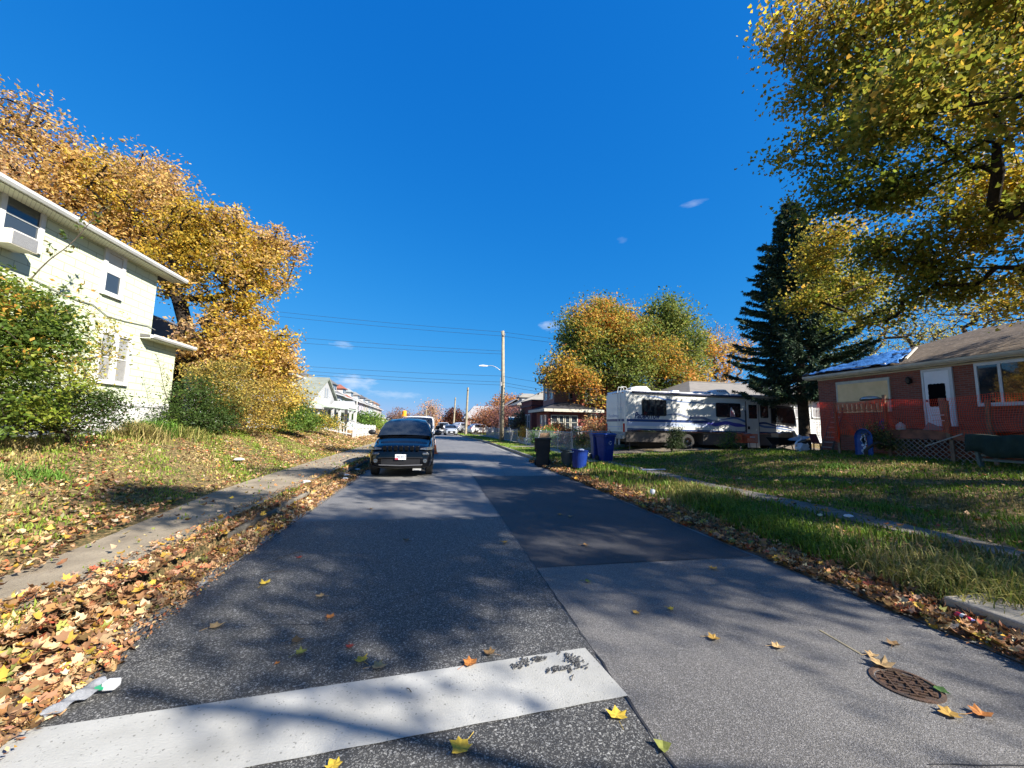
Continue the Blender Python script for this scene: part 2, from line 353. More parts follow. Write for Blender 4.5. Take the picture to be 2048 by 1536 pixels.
for i, pts in enumerate(([(-1.9, 3.1), (-1.2, 3.5), (-.7, 3.45), (-.1, 3.9), (.5, 4.1), (1.1, 4.6)], [(-.7, 3.45), (-.5, 4.2), (-.8, 5.0)], [(2.2, 12.3), (2.5, 15), (2.3, 18), (2.7, 23)], [(-2.0, 8.2), (-.9, 8.5), (.2, 8.3), (1.1, 8.7)], [(.2, 8.3), (.3, 10), (.0, 12.5), (.3, 16)])):
    seam('road_crack', pts, (.006, .005, .012, .01, .006, .01, .004)[i], 20+i)
# painted stop bar across the left lane, worn through in places
def paint_mat():
    m = mat('worn white road paint', (.37, .37, .355), .6, (.27, .27, .255), 1.6, 9, bump=.3, bscale=90, spec=.3, speck=((120, .965, (.12, .12, .11), .8), (260, .9, (.3, .3, .29), .5)))
    return m
a, b, c, d = [atZ(px, py, 0) for px, py in ((1170, 1298), (1256, 1394), (560, 1560), (60, 1462))]
dv = (a-d).normalized(); R_ = random.Random(5)
def bar():
    m = MB(); L = (a-d).length+.4; n = 60; t0 = -.4
    # the bar as a row of cells, chipped at the right end
    A0 = d+dv*t0; B0 = c+dv*(t0+.12)
    W = (b-a)
    top = [a-dv*(L*i/n) for i in range(n+1)]
    for i in range(n):
        p, q = top[i], top[i+1]; w0 = W*(1+.004*math.sin(i*1.1)); w1 = W*(1+.004*math.sin((i+1)*1.1))
        m.quad((p.x, p.y, .009), (q.x, q.y, .009), ((q+w1).x, (q+w1).y, .009), ((p+w0).x, (p+w0).y, .009))
    return m
tag(bar().build('road_marking', paint_mat()), kind='structure')
def chip(px, py, wx, wy, seed, ang=.9):
    r = random.Random(seed); c0 = atZ(px, py, 0); m = MB()
    for k in range(34):
        cc = c0+Vector((r.gauss(0, wx), r.gauss(0, wy), 0)); n = 9; s = r.uniform(.002, .012)
        e1 = Vector((math.cos(ang), math.sin(ang), 0)); e2 = Vector((-e1.y, e1.x, 0))
        P = [cc+e1*math.cos(2*math.pi*i/n)*s*2.4*r.uniform(.6, 1.3)+e2*math.sin(2*math.pi*i/n)*s*r.uniform(.5, 1.3) for i in range(n)]
        m.quad(*[(p.x, p.y, .0115+.0002*k) for p in P])
    return m
cm = MB()
for args in ((1045, 1330, .03, .025, 1), (1140, 1318, .035, .03, 2), (1155, 1330, .03, .03, 3), (1120, 1342, .04, .012, 4), (1080, 1322, .02, .012, 5)):
    q = chip(*args); cm.add(q.v, q.f)
tag(cm.build('road_marking_wear', M_asph_old), kind='structure')
ym = mat('faded yellow mark', (.19, .165, .11), .8)
p0, p1 = atZ(1640, 1262, 0), atZ(1722, 1310, 0)
mm = MB().beam((p0.x, p0.y, .0066), (p1.x, p1.y, .0066), .018, .003); tag(mm.build('road_survey_mark', ym), kind='structure')
# kerbs: broken lengths of concrete, partly buried
def kerb(name, x0, x1, ya, yb, top, seed, skip=()):
    m = MB(); r = random.Random(seed); y = ya
    while y < yb:
        L = 3.0 if y < 60 else 12; ye = min(y+L, yb)
        if not any(s0 <= y < s1 for s0, s1 in skip):
            b0, b1 = float(bend(y)), float(bend(ye)); j = r.uniform(-.015, .012); t0 = top+j; t1 = top+j+r.uniform(-.01, .01)
            ring = lambda b, yy, t: [(x0+b, yy, -.1), (x0+b, yy, t-.02), (x0+b+(.02 if x0 < x1 else -.02), yy, t), (x1+b, yy, t), (x1+b, yy, -.1)]
            m.loft([ring(b0, y+.008, t0), ring(b1, ye-.008, t1)])
        y = ye
    return tag(m.build(name, M_kerb if x0 < 0 else M_conc, bevel=.008), kind='structure')
M_kerb = mat('dirty kerb concrete', (.20, .185, .16), .9, (.10, .088, .07), 2.6, 8, bump=.5, bscale=60, spec=.15, lo=.4, hi=.6)
kerb('kerb', KL, KL-.16, -6, 200, .135, 2, skip=((2, 4), (8.5, 10)))
kerb('kerb', KR, KR+.17, -6, 200, .14, 3, skip=((-7, 17.5),))
# pavements
def walk(name, xa_, xb_, ya, yb, m, lift=.03, seg=1.5):
    y = ya; mm = MB(); r = random.Random(9)
    while y < yb:
        ye = min(yb, y+seg); j = r.uniform(0, .012)
        b0, b1 = float(bend(y)), float(bend(ye))
        vs = []
        for yy, b in ((y+.006, b0), (ye-.006, b1)):
            for x in ((xa_(yy), xb_(yy)) if callable(xa_) else (xa_, xb_)):
                z = .13+lift+j; vs += [(x+b, yy, z-.12), (x+b, yy, z)]
        mm.add(vs, [(1, 3, 7, 5), (0, 1, 5, 4), (2, 6, 7, 3), (0, 2, 3, 1), (4, 5, 7, 6)])
        y = ye if y < 70 else ye+0
        if y > 70: seg = 10
    return tag(mm.build(name, m), kind='structure')
M_walkL = mat('sandy old pavement', (.30, .255, .19), .9, (.19, .16, .12), 1.7, 8, bump=.5, bscale=60, spec=.15, speck=((90, .8, (.15, .12, .09), .5),))
walk('left_pavement', lambda y: -4.42+.62*min(1, max(0, (9.5-y)/4.7)), lambda y: -2.97, -6, 180, M_walkL, .012)
M_walkR = mat('stained old pavement', (.20, .185, .16), .9, (.11, .10, .085), 1.9, 8, bump=.5, bscale=50, spec=.15, speck=((60, .75, (.09, .075, .05), .6),))
walk('right_pavement', lambda y: 6.72+.08*math.sin(y*1.7), lambda y: 7.38+.1*math.sin(y*1.1+1), -6, 16, M_walkR, .022)
walk('right_pavement', 6.5, 7.6, 16, 180, M_conc, .025)
# concrete apron and driveway that lead to the parked motor home
dm = MB()
dm.add([(4.12, 14.6, .012), (4.12, 17.2, .012), (4.7, 17.1, .15), (4.7, 14.9, .15), (6.6, 17.0, .19), (6.6, 15.1, .19)], [(0, 3, 2, 1), (3, 5, 4, 2)])
tag(dm.build('driveway_apron', M_conc), kind='structure')
M_dirt = mat('driveway dirt', (.17, .145, .12), .95, (.1, .085, .065), 2.5, 8, bump=.6, bscale=40, spec=.1, speck=((60, .8, (.3, .26, .2), .6),))
sheet('driveway', [7.56, 9, 11, 13, 15, 17, 19, 21, 24], [17.6, 18.6, 20, 22, 23.2], lambda x, y: gz(x, y)+.03, M_dirt, follow=False)
fp = MB()
fp.add([(7.5, 25.4, .2), (7.5, 26.6, .2), (5.0, 26.6, .17), (5.0, 25.4, .17)], [(0, 1, 2, 3)]); tag(fp.build('path', M_conc), kind='structure')
# ================================================================== TREES AND PLANTS
M_bark = mat('grey brown bark', (.10, .082, .062), .95, (.05, .04, .032), 6, 8, bump=1, bscale=22, spec=.1, dist=.05)
M_barkd = mat('dark bark', (.04, .032, .026), .95, (.022, .018, .015), 6, 8, bump=1, bscale=22, spec=.1, dist=.05)
M_barkp = mat('pale bark', (.30, .25, .2), .95, (.17, .14, .11), 6, 8, bump=1, bscale=22, spec=.1, dist=.05)
M_leaf = mat('leaf', attr=True, rough=.55, transl=.5, spec=.25)
M_litter = mat('dry leaf', attr=True, rough=.8, transl=.12, spec=.2)
M_grass = mat('grass blade', attr=True, rough=.6, transl=.3, spec=.25)
M_needle = mat('needle', attr=True, rough=.6, transl=.1, spec=.2)
def skeleton(base, fork_z, tips, step=.7, seed=0, lean=(0, 0), flare=1., k=.45, wander=.05):
    """grow a branching skeleton from the base through every tip; returns nodes, parents, pipe counts"""
    r = random.Random(seed); nodes = [Vector(base)]; par = [-1]
    n = max(2, int(fork_z/step))
    for i in range(1, n+1):
        t = i/n; nodes.append(Vector(base)+Vector((lean[0]*t, lean[1]*t, fork_z*t))+Vector((r.uniform(-1, 1), r.uniform(-1, 1), 0))*.03*min(1, fork_z/3)); par.append(len(nodes)-2)
    fork = nodes[-1]
    A = [np.array(x) for x in nodes]
    order = sorted(tips, key=lambda t: (Vector(t)-fork).length)
    for tip in order:
        tip = Vector(tip); arr = np.array(A); d = np.linalg.norm(arr-np.array(tip), axis=1)
        dz = arr[:, 2]-tip.z; cost = d+np.clip(dz, 0, None)*.9
        first = max(1, int(n*.75)); cost[:first] += 50
        j = int(np.argmin(cost)); p = nodes[j]; L = (tip-p).length; m = max(1, int(L/step)); prev = j
        side = Vector((r.uniform(-1, 1), r.uniform(-1, 1), r.uniform(-.3, .8)))*L*wander
        for i in range(1, m+1):
            t = i/m; q = p.lerp(tip, t)+side*math.sin(math.pi*t)
            nodes.append(q); A.append(np.array(q)); par.append(prev); prev = len(nodes)-1
    cnt = [0]*len(nodes); kids = [0]*len(nodes)
    for i in range(1, len(nodes)): kids[par[i]] += 1
    for i in range(len(nodes)-1, 0, -1):
        if kids[i] == 0: cnt[i] += 1
        cnt[par[i]] += cnt[i]
    return nodes, par, cnt
def wood_mesh(nodes, par, cnt, rtrunk, tip=.012, k=.5, flare=1.25):
    m = MB(); R = []; c0 = max(1, cnt[0])
    for c in cnt: R.append(max(tip, rtrunk*(max(c, 1)/c0)**k))
    R[0] = R[0]*flare
    main = {}
    for i in range(1, len(nodes)):
        p = par[i]
        if p not in main or cnt[i] > cnt[main[p]]: main[p] = i
    done = set()
    # follow chains along the thickest child
    starts = [0]+[i for i in range(1, len(nodes)) if main[par[i]] != i]
    for s in starts:
        chain = [s]; 
        if s != 0: chain = [par[s], s]
        while chain[-1] in main: chain.append(main[chain[-1]])
        if len(chain) < 2: continue
        rr = [R[i] for i in chain]
        if s != 0: rr[0] = min(rr[0], rr[1]*1.15)
        n = 10 if rr[0] > .12 else 6 if rr[0] > .04 else 4
        m.tube([nodes[i] for i in chain], rr, n, cap=False)
    return m
def blob_points(blobs, n, seed, shell=.55):
    g = np.random.default_rng(seed); P = []; vol = np.array([np.prod(b[1])**.8*b[2] for b in blobs]); vol /= vol.sum()
    for (c, r, w), k in zip(blobs, g.multinomial(n, vol)):
        d = g.normal(size=(k, 3)); d /= np.linalg.norm(d, axis=1, keepdims=True); q = g.uniform(0, 1, (k, 1))**shell
        P.append(np.array(c)+d*q*np.array(r))
    return np.concatenate(P)
def nz(P, f, s=0):
    return np.sin(P[:, 0]*f+s)*np.sin(P[:, 1]*f*1.1+s*2.3)+.6*np.sin(P[:, 2]*f*1.3+s*1.7+P[:, 0]*f*.7)
def tree(name, label, base, rtrunk, fork_z, blobs, nclus, per, size, cols, cat='tree', wood=None, sigma=.38, tpl=LEAF_OVAL, seed=1, group=None,
         lean=(0, 0), shell=.5, step=.7, cvar=.5, mcol=None, k=.5, tip=.012, extra_twigs=0, leafmat=None, jit=.16, droop=0., glow=1.2):
    """blobs: list of (centre, (rx,ry,rz), weight); cols: list of palettes mixed over the crown by position"""
    t = thing(name, label, cat, base, 0, group); P = blob_points(blobs, nclus, seed, shell)
    P = P[P[:, 2] > base[2]+.3]
    nodes, par, cnt = skeleton(base, fork_z, [tuple(p) for p in P], step, seed, lean)
    wood_mesh(nodes, par, cnt, rtrunk, tip, k).build('trunk', wood or M_bark, t, smooth=True)
    if per > 0:
        g = np.random.default_rng(seed+5); n = len(P)*per; idx = np.repeat(np.arange(len(P)), per)
        pos = P[idx]+np.clip(g.normal(0, 1, (n, 3)), -1.7, 1.7)*np.array([sigma, sigma, sigma*.75])*(.5+g.uniform(0, 1, (len(P), 1))[idx])
        nrm = g.normal(0, 1, (n, 3)); nrm[:, 2] = np.abs(nrm[:, 2])+.25
        s = size*(.6+.8*g.uniform(0, 1, n)); V, Fa, kf = scatter(pos, nrm, s, tpl)
        q = nz(P, .55, seed)*cvar+g.normal(0, .35, len(P)); pal = np.clip(((q+1.2)/2.4*len(cols)).astype(int), 0, len(cols)-1)[idx]
        C = np.zeros((n, 3))
        for i, c in enumerate(cols):
            mk = pal == i
            if mk.any(): C[mk] = pick(c, int(mk.sum()), jit)
        keep = pos[:, 2] > base[2]+.1
        Fk = Fa.reshape(n, kf, 3)[keep].reshape(-1, 3); Ck = np.repeat(C[keep], kf, 0)
        used = np.unique(Fk); remap = np.zeros(len(V), int); remap[used] = np.arange(len(used))
        np_mesh('crown', V[used], remap[Fk], leafmat or M_leaf, np.clip(Ck*glow, 0, .85), t)
    return t
def B(px, py, Y, r, w=1.):
    """a clump of crown r metres wide, standing at depth Y"""
    c = atY(px, py, Y); r = r if isinstance(r, tuple) else (r, r, r); return (tuple(c), r, w)
def W(x, y, z, r, w=1.): return ((x, y, z), r if isinstance(r, tuple) else (r, r, r), w)
GRN = [(.05, .09, .015), (.07, .12, .02), (.035, .065, .012)]
YGR = [(.14, .16, .02), (.18, .19, .03), (.09, .12, .02)]
YEL = [(.5, .33, .03), (.42, .28, .03), (.32, .26, .04)]
ORG_ = [(.38, .17, .03), (.45, .22, .04), (.28, .12, .03)]
TAN = [(.40, .24, .10), (.48, .30, .13), (.30, .16, .07), (.36, .2, .06)]
# ---- big maple on the right lawn whose trunk stands just outside the view
MC1 = [[(.12, .15, .02), (.15, .18, .025)], [(.20, .22, .03), (.27, .23, .03)], [(.36, .29, .04), (.46, .28, .045), (.24, .22, .03)], [(.75, .55, .05), (.65, .45, .04), (.33, .27, .03)]]
rh = random.Random(17); HIGH = []
def shade(n, gx0, gx1, gy0, gy1, r0, r1, z0=7.6, z1=13.2, w=3.2):
    """crown clumps overhead whose shadows land in the given patch of ground; kept out of the open sky"""
    k = 0; tries = 0
    while k < n and tries < 4000:
        tries += 1; gx, gy, z = rh.uniform(gx0, gx1), rh.uniform(gy0, gy1), rh.uniform(z0, z1)
        x, y = gx+z*sdir.x/sdir.z, gy+z*sdir.y/sdir.z
        if (x-14.4)**2+(y-2)**2 > 9.5**2 or x < 5.2: continue
        q = CR.transposed() @ Vector((x, y, z-H)); f = -q.z
        if f > .4:
            px, py = 1024+F*q.x/f, 768-F*q.y/f; m = F*(r1+.5)/f
            if not (px > 2048+m*.6 or py < -m or (px > 1640+m and py < 430)): continue
        r = rh.uniform(r0, r1); HIGH.append(W(x, y, z, (r*1.25, r, r*.45), w)); k += 1
    print('shade', k, 'of', n)
shade(30, 1.4, 4.3, 4.7, 12.5, .5, .8); shade(16, -2, 1.3, 4.4, 8, .4, .7); shade(15, -2, 1.3, 8.4, 12.5, .3, .55); shade(6, 1.2, 3.6, 3.0, 4.6, .3, .5); shade(2, 3.0, 4.4, 1.2, 1.8, .25, .35); shade(17, -2.2, 4.4, 13.2, 17.5, .5, .8); shade(11, -8, -2.6, 6.5, 14, .4, .75)
shade(8, -2, 1, 2.9, 4.5, .3, .5); shade(2, 1.4, 3.6, 2.6, 4.2, .35, .5); shade(34, 5, 14.5, 3, 16, .8, 1.2, w=1.6); shade(6, 3.8, 7, 1.2, 4, .5, .8)
maple = tree('maple_tree', 'huge green and yellow maple arching in from the upper right over the brick house', (14.4, 3.6, gzf(14.4, 3.6)), .40, 2.8,
  [B(1600, 40, 8, (1.0, 1.2, .9), 1.0), B(1700, 60, 8, 1.5, 1.2), B(1800, 40, 7.6, 1.5, 1.1), B(1930, 60, 7.4, 1.6, 1.2), B(2040, 60, 7.2, 1.6), B(1640, 160, 8.4, (1.0, 1.3, .9), 1.1), B(1750, 190, 8.2, 1.4, 1.2), B(1860, 190, 7.8, 1.4), B(1980, 170, 7.6, 1.4), B(1610, 300, 9, (.85, 1.2, .7), 1.1), B(1700, 310, 9, (1.1, 1.2, .8), 1.2),
   B(1800, 300, 8.6, (1.1, 1.3, .7), 1.1), B(1640, 380, 9.4, (.7, 1, .6), 1), B(1710, 400, 9.2, (.8, 1.1, .5), 2.42), B(1830, 395, 9, (1.0, 1.2, .45), 1.98), B(2020, 380, 8, (.9, 1.3, .9), 2.42), B(1900, 450, 8.8, (1.1, 1.2, .4), 2.2), B(1990, 480, 8.4, (1.1, 1.2, .6), 2.42),
   B(1760, 500, 9.8, (1.1, 1.2, .5), 2.42), B(1840, 530, 9.6, (1.1, 1.2, .5), 2.2), B(1640, 530, 13.5, (1.2, 1.2, .7), 1.98), B(1700, 580, 13.8, (1.6, 1.4, .8), 2.4), B(1660, 480, 12.6, (1.2, 1.2, .7), 1.6), B(1620, 600, 13.4, (1.2, 1.1, .5), 1.54), B(1760, 640, 11, (.9, .9, .4), 1.32), B(1680, 640, 13, (.9, .9, .4), .6), B(2070, 560, 8, (.9, 1, .5), 1.8), B(1880, 555, 9.2, (1.0, 1, .4), 1.6), B(1960, 575, 9, (1.0, 1, .35), 1.5), B(2040, 610, 8.8, (.8, 1, .3), 1.0), B(1800, 600, 10, (.9, 1, .35), 1.2), B(1930, 330, 8.2, (.7, 1, .35), .8), B(1900, 590, 9.4, (1.0, 1, .3), 1.10),
   ]+HIGH,
  3500, 46, .118, MC1, tpl=LEAF_STAR, seed=4, sigma=.30, step=.6, glow=1.05, wood=M_barkd, k=.72, shell=.45, cvar=.6)
lm = MB()
for P_, r0 in (([(14.3, 3.0, 4.2), (13.6, -.8, 5.8), (12.4, -4.6, 6.5), (9.8, -4.9, 6.2), (7.4, -4.2, 6.1), (5.3, -3.5, 6.4)], .11), ([(7.6, -4.3, 6.1), (6.3, -4.9, 5.9), (5.0, -5.3, 5.9)], .08)):
    L_ = []
    for i in range(len(P_)-1):
        for k in range(4): f = k/4; a_ = Vector(P_[i]).lerp(Vector(P_[i+1]), f); L_.append(a_+Vector((.08*math.sin(i*2+k), .08*math.cos(i+k*1.3), .06*math.sin(k+i))))
    L_.append(Vector(P_[-1])); lm.tube(L_, [r0*(1-.65*i/len(L_)) for i in range(len(L_))], 10, cap=False)
lm.build('limb', M_barkd, maple, smooth=True)
# limbs of that tree that throw the thick shadows across the stop bar
# ---- dark spruce in front of the motor home's cab
def spruce(base, Ht, Rm, seed=3, zlow=3.0):
    t = thing('spruce_tree', 'tall dark green spruce with bare lower trunk beside the motor home cab', 'tree', base)
    r = random.Random(seed); g = np.random.default_rng(seed); bx, by, bz = base
    tr = MB(); pts = [(bx+.1*math.sin(i*.5)*.3, by, bz+Ht*i/16) for i in range(17)]; tr.tube(pts, [.30*(1-i/16.5)**.8+.012 for i in range(17)], 12, cap=False)
    pos = []; dr = []; sz = []; z = zlow
    while z < Ht-.1:
        f = (z-zlow)/(Ht-zlow); nb = 9 if f < .7 else 6; a0 = r.uniform(0, 6.28)
        for i in range(nb):
            a = a0+6.283*i/nb+r.uniform(-.25, .25); L = Rm*((1-f)**.75)*r.uniform(.62, 1.12)+.12; dip = L*(.22-.5*f); zz = z+r.uniform(-.15, .15)
            P = [Vector((bx+math.cos(a)*L*s, by+math.sin(a)*L*s, bz+zz-dip*math.sin(s*1.9)+.22*L*s*s)) for s in [k/8 for k in range(9)]]
            tr.tube(P, [.045*(1-f)*(1-s/8)+.008 for s in range(9)], 4, cap=False)
            m = int(36*L)+16
            for k in range(m):
                s = r.uniform(.12, 1)**.8; q = P[min(7, int(s*8))].lerp(P[min(8, int(s*8)+1)], s*8-int(s*8)) if s < 1 else P[8]
                out = Vector((math.cos(a), math.sin(a), 0)); sd = Vector((-out.y, out.x, 0))*r.uniform(-1, 1)
                # each twig carries several needle sprays
                tl = (.55*(1.05-s)+.16)*r.uniform(.6, 1.2)*(1-.4*f); d = (out*.7+sd*1.1+Vector((0, 0, r.uniform(-.75, .12)))).normalized()
                for j in range(6):
                    pos.append(q+d*tl*j/6); dd = (d+Vector((r.gauss(0, .5), r.gauss(0, .5), r.gauss(-.1, .45)))).normalized(); dr.append(dd); sz.append(r.uniform(.09, .19))
        z += .40-.14*f
    tr.build('trunk', M_bark, t, smooth=True)
    pos = np.array([tuple(p) for p in pos]); dr = np.array([tuple(p) for p in dr]); n = len(pos); nr = g.normal(0, 1, (n, 3))
    nr = np.cross(dr, nr); nr /= np.linalg.norm(nr, axis=1, keepdims=True)
    V, Fa, k = scatter(pos, nr, np.array(sz)*1.25, (LEAF_NEEDLE[0]*np.array([1.9, 1, 1]), LEAF_NEEDLE[1]), yaxis=dr)
    np_mesh('crown', V, Fa, M_needle, np.repeat(pick([(.03, .06, .035), (.045, .085, .05), (.022, .042, .024), (.06, .095, .045)], n, .2), k, 0), t)
spruce((21.0, 18.9, gzf(21.0, 18.9)-.05), 15.3, 4.0, zlow=3.5)
# ---- trees behind the pale green house, left
LT = [[(.46, .32, .17), (.54, .38, .2), (.34, .22, .12)], [(.54, .36, .12), (.48, .31, .10), (.36, .23, .09)], [(.46, .31, .045), (.5, .33, .04), (.30, .24, .035)], [(.22, .19, .04), (.30, .23, .04), (.12, .12, .025)]]
LG = 'tall autumn trees standing behind the pale green house'
tree('autumn_tree', 'tan leaved tree whose crown tops out highest, at the far left above the roof gutter', (-23.5, 23.5, .9), .42, 4,
  [B(60, 262, 23, (1.5, 2, 1.6)), B(-40, 300, 23, 2.0), B(30, 365, 22, 2.0), B(115, 330, 23, 1.3), B(-80, 400, 22, 3), B(75, 400, 22, 1.8, .9), B(20, 460, 22, 2.6, .8)],
  290, 84, .18, LT[:2], seed=21, sigma=.42, step=1.1, wood=M_barkd, group=LG, shell=.42)
tree('autumn_tree', 'tan and gold tree rising mid-roof behind the pale green house, between its neighbours', (-18.5, 24.5, .9), .40, 4,
  [B(225, 345, 25, (1.9, 2, 1.2)), B(305, 355, 25, 1.5), B(200, 385, 24, 1.8), B(290, 420, 24, 2.4), B(350, 395, 25, 1.2), B(180, 470, 24, 1.9, .6), B(260, 500, 24, 2.2, .7), B(165, 365, 25, 1.1), B(360, 470, 24, 1.6)],
  310, 84, .18, LT[:3], seed=25, sigma=.42, step=1.1, wood=M_barkd, group=LG, shell=.42)
tree('autumn_tree', 'golden orange spreading tree right of the pale green house, reaching over the thicket', (-13.0, 22, .9), .46, 3.4,
  [B(450, 460, 22, (1.5, 1.8, 1.1)), B(400, 480, 22, 1.9), B(530, 490, 22, (1.6, 1.5, 1.1)), B(570, 500, 22, .9, .6), B(480, 545, 21, 1.7), B(370, 570, 21, 1.2, .5), B(545, 560, 22, 1.1, .8), B(460, 635, 21, (1.4, 1.6, .6), .7),
   B(500, 640, 21, 1.2), B(540, 680, 21, (1.3, 1.4, .8)), B(420, 690, 20, 1.3, .8), B(560, 730, 21, 1.1), B(340, 530, 22, 1.6, .7), B(490, 720, 20, 1.4), B(340, 640, 21, .6, .3)],
  540, 76, .16, LT[:3]+[LT[2]], seed=33, sigma=.33, step=.9, wood=M_barkd, group=LG, shell=.45)
# ---- the thicket between the house and the white duplex
SH = 'shrubs growing together along the left bank'
def bush(label, base, blobs, n, per, size, cols, seed, name='shrub', sigma=.22, group=SH, wood=None, k=.5, rt=.05, tpl=LEAF_OVAL, shell=.42):
    return tree(name, label, base, rt, .25, blobs, n, per, size, cols, cat='shrub', wood=wood or M_bark, sigma=sigma, tpl=tpl, seed=seed, group=group, step=.35, shell=shell, k=k, tip=.006, glow=1.5)
def gb(x, y): return (x, y, gzf(x, y)-.03)
bush('bright green leafy bush filling the left edge of the view before the house wall', gb(-8.3, 9.0),
  [B(10, 630, 8.6, (.9, .9, .7)), B(-30, 720, 8.6, 1.2), B(60, 680, 9, (.8, .7, .65)), B(105, 615, 9.3, (.45, .4, .25), .4), B(60, 740, 8.6, (.9, .8, .7)), B(120, 690, 9, .5, .6), B(150, 590, 9.4, (.35, .3, .2), .2), B(50, 600, 9, (.6, .6, .2), .4), B(-80, 650, 8.4, 1.2), B(20, 830, 8.6, (.9, .8, .4), .7), B(10, 880, 8.2, (.9, .8, .3), .7)],
  430, 46, .085, [[(.06, .10, .015), (.09, .14, .02)], [(.13, .17, .02), (.18, .20, .03)], [(.05, .085, .015), (.08, .12, .02)], [(.17, .18, .03), (.45, .25, .05), (.1, .14, .02)]], 41, sigma=.16)
bush('thin yellow leaved sapling standing in front of the lower double window', gb(-8.9, 10.8),
  [B(185, 690, 10.8, (.5, .5, .6)), B(210, 640, 10.9, (.5, .4, .35), .5), B(150, 740, 10.6, (.6, .5, .6)), B(140, 640, 10.6, (.4, .4, .4), .5), B(230, 700, 11, (.3, .3, .4), .4)],
  110, 16, .07, [[(.28, .26, .05), (.4, .3, .06)], [(.2, .2, .04), (.3, .25, .06)]], 42, sigma=.14, rt=.03)
bush('dark privet bush with bare stems below the yellow sapling', gb(-8.0, 10.3),
  [B(180, 810, 10.2, (.8, .6, .38)), B(110, 800, 10, (.7, .6, .4)), B(60, 830, 9.7, (.9, .6, .4)), B(225, 800, 10.6, (.4, .4, .25), .6), B(150, 850, 10, (.9, .6, .3), .7)],
  300, 34, .06, [[(.03, .05, .012), (.045, .075, .016)], [(.06, .085, .02), (.08, .05, .02)]], 43, sigma=.13)
bush('dark ivy covered bush right of the chain link fence', gb(-8.6, 15.6),
  [B(385, 800, 15.6, (.9, .8, .55)), B(360, 840, 15.2, (1.0, .8, .5)), B(410, 850, 15.8, (.9, .8, .5)), B(400, 770, 16, (.7, .6, .35), .6), B(440, 830, 16.3, (.7, .7, .5))],
  300, 36, .08, [[(.03, .055, .012), (.045, .075, .018)], [(.035, .06, .014), (.08, .12, .02)]], 44, sigma=.2)
bush('feathery olive green shrub above the dark ivy bush', gb(-9.6, 17.2),
  [B(430, 765, 17, (.9, .7, .6)), B(400, 745, 17, (.7, .6, .4), .6), B(470, 790, 17, (.9, .7, .6)), B(460, 740, 17.4, (.8, .7, .5))],
  200, 34, .085, [[(.22, .19, .05), (.28, .22, .06)], [(.14, .13, .035), (.3, .22, .05)]], 45, sigma=.22)
bush('brown and olive bramble thicket with dry canes, mid bank', gb(-8.3, 18.0),
  [B(490, 840, 18, (1.1, .9, .75)), B(460, 880, 17.4, (.9, .8, .3)), B(530, 800, 18.6, (1.0, .9, .8)), B(540, 860, 18.4, (.9, .8, .5)), B(500, 780, 18.6, (.8, .8, .6), .8)],
  300, 30, .085, [[(.18, .12, .05), (.26, .17, .06)], [(.16, .13, .035), (.28, .2, .05)], [(.34, .25, .05), (.2, .14, .04)]], 46, sigma=.24)
bush('tall yellow green bush hiding the white duplex', gb(-10.4, 21),
  [B(560, 780, 21, (1.2, 1, 1.0)), B(500, 750, 21, (1.0, 1, .9)), B(590, 800, 22, (.8, .8, .8), .8), B(540, 830, 21, (1.0, .9, .8)), B(450, 800, 21, (1.2, 1, .8), .8)],
  290, 32, .12, [[(.3, .25, .05), (.4, .29, .06)], [(.5, .33, .06), (.3, .24, .05)], [(.45, .3, .08), (.52, .32, .09)]], 47, sigma=.32)
bush('fresh green bush beyond the bramble thicket', gb(-8.6, 21.5),
  [B(585, 835, 21.5, (1.1, .9, .65)), B(570, 860, 21, (1.1, .9, .55)), B(610, 850, 22, (.8, .8, .55)), B(600, 820, 22, (.7, .6, .4), .7)],
  260, 34, .10, [[(.07, .12, .02), (.1, .16, .03)], [(.14, .19, .03), (.05, .09, .015)]], 48, sigma=.24)
bush('small orange and green bush nearest the white picket fence', gb(-8.2, 26.0),
  [B(645, 855, 25.5, (1.0, .8, .5)), B(680, 860, 27, (1.0, .9, .45)), B(630, 845, 25, (.8, .8, .5)), B(700, 862, 28.5, (.8, .8, .35), .7), B(660, 850, 26, (.9, .8, .5))],
  230, 34, .11, [[(.34, .17, .04), (.4, .25, .05)], [(.2, .19, .03), (.1, .13, .02)], [(.38, .26, .05), (.24, .2, .04)]], 49, sigma=.26)
# dry weed stalk against the wall, vine shoot over the gutter
def stalk(name, label, base, top, n, seed, col, side=.35, leafc=None, ls=.05, cat='weed', drop=0.):
    r = random.Random(seed); t = thing(name, label, cat, base); m = MB(); b, q = Vector(base), Vector(top); pos = []; nr = []
    P = [b.lerp(q, i/10)+Vector((0, 0, .06*math.sin(i))) for i in range(11)]; m.tube(P, [.012*(1-i/12)+.003 for i in range(11)], 5)
    for i in range(n):
        f = .25+.72*i/n; p = b.lerp(q, f); L = side*(1.1-f)*r.uniform(.7, 1.3)+.08; a = Vector((r.uniform(-.3, .3), r.choice((-1, 1))*1., r.uniform(.2, .9))).normalized()*L
        m.tube([p, p+a*.6+Vector((0, 0, .03)), p+a], [.005, .004, .002], 4)
        for k in range(5): pos.append(p+a*(.4+.15*k)+Vector((r.gauss(0, .02), r.gauss(0, .02), -drop*r.random()))); nr.append((r.gauss(0, 1), r.gauss(0, 1), r.gauss(0, 1)))
    m.build('stem', M_bark, t)
    V, Fa, k = scatter(np.array([tuple(p) for p in pos]), np.array(nr), np.full(len(pos), ls)*rng.uniform(.6, 1.3, len(pos)), LEAF_OVAL)
    np_mesh('leaves', V, Fa, M_leaf, np.repeat(pick(leafc, len(pos), .2), k, 0), t)
s0 = atX(345, 800, -9.4); s1 = atX(312, 706, -9.4)
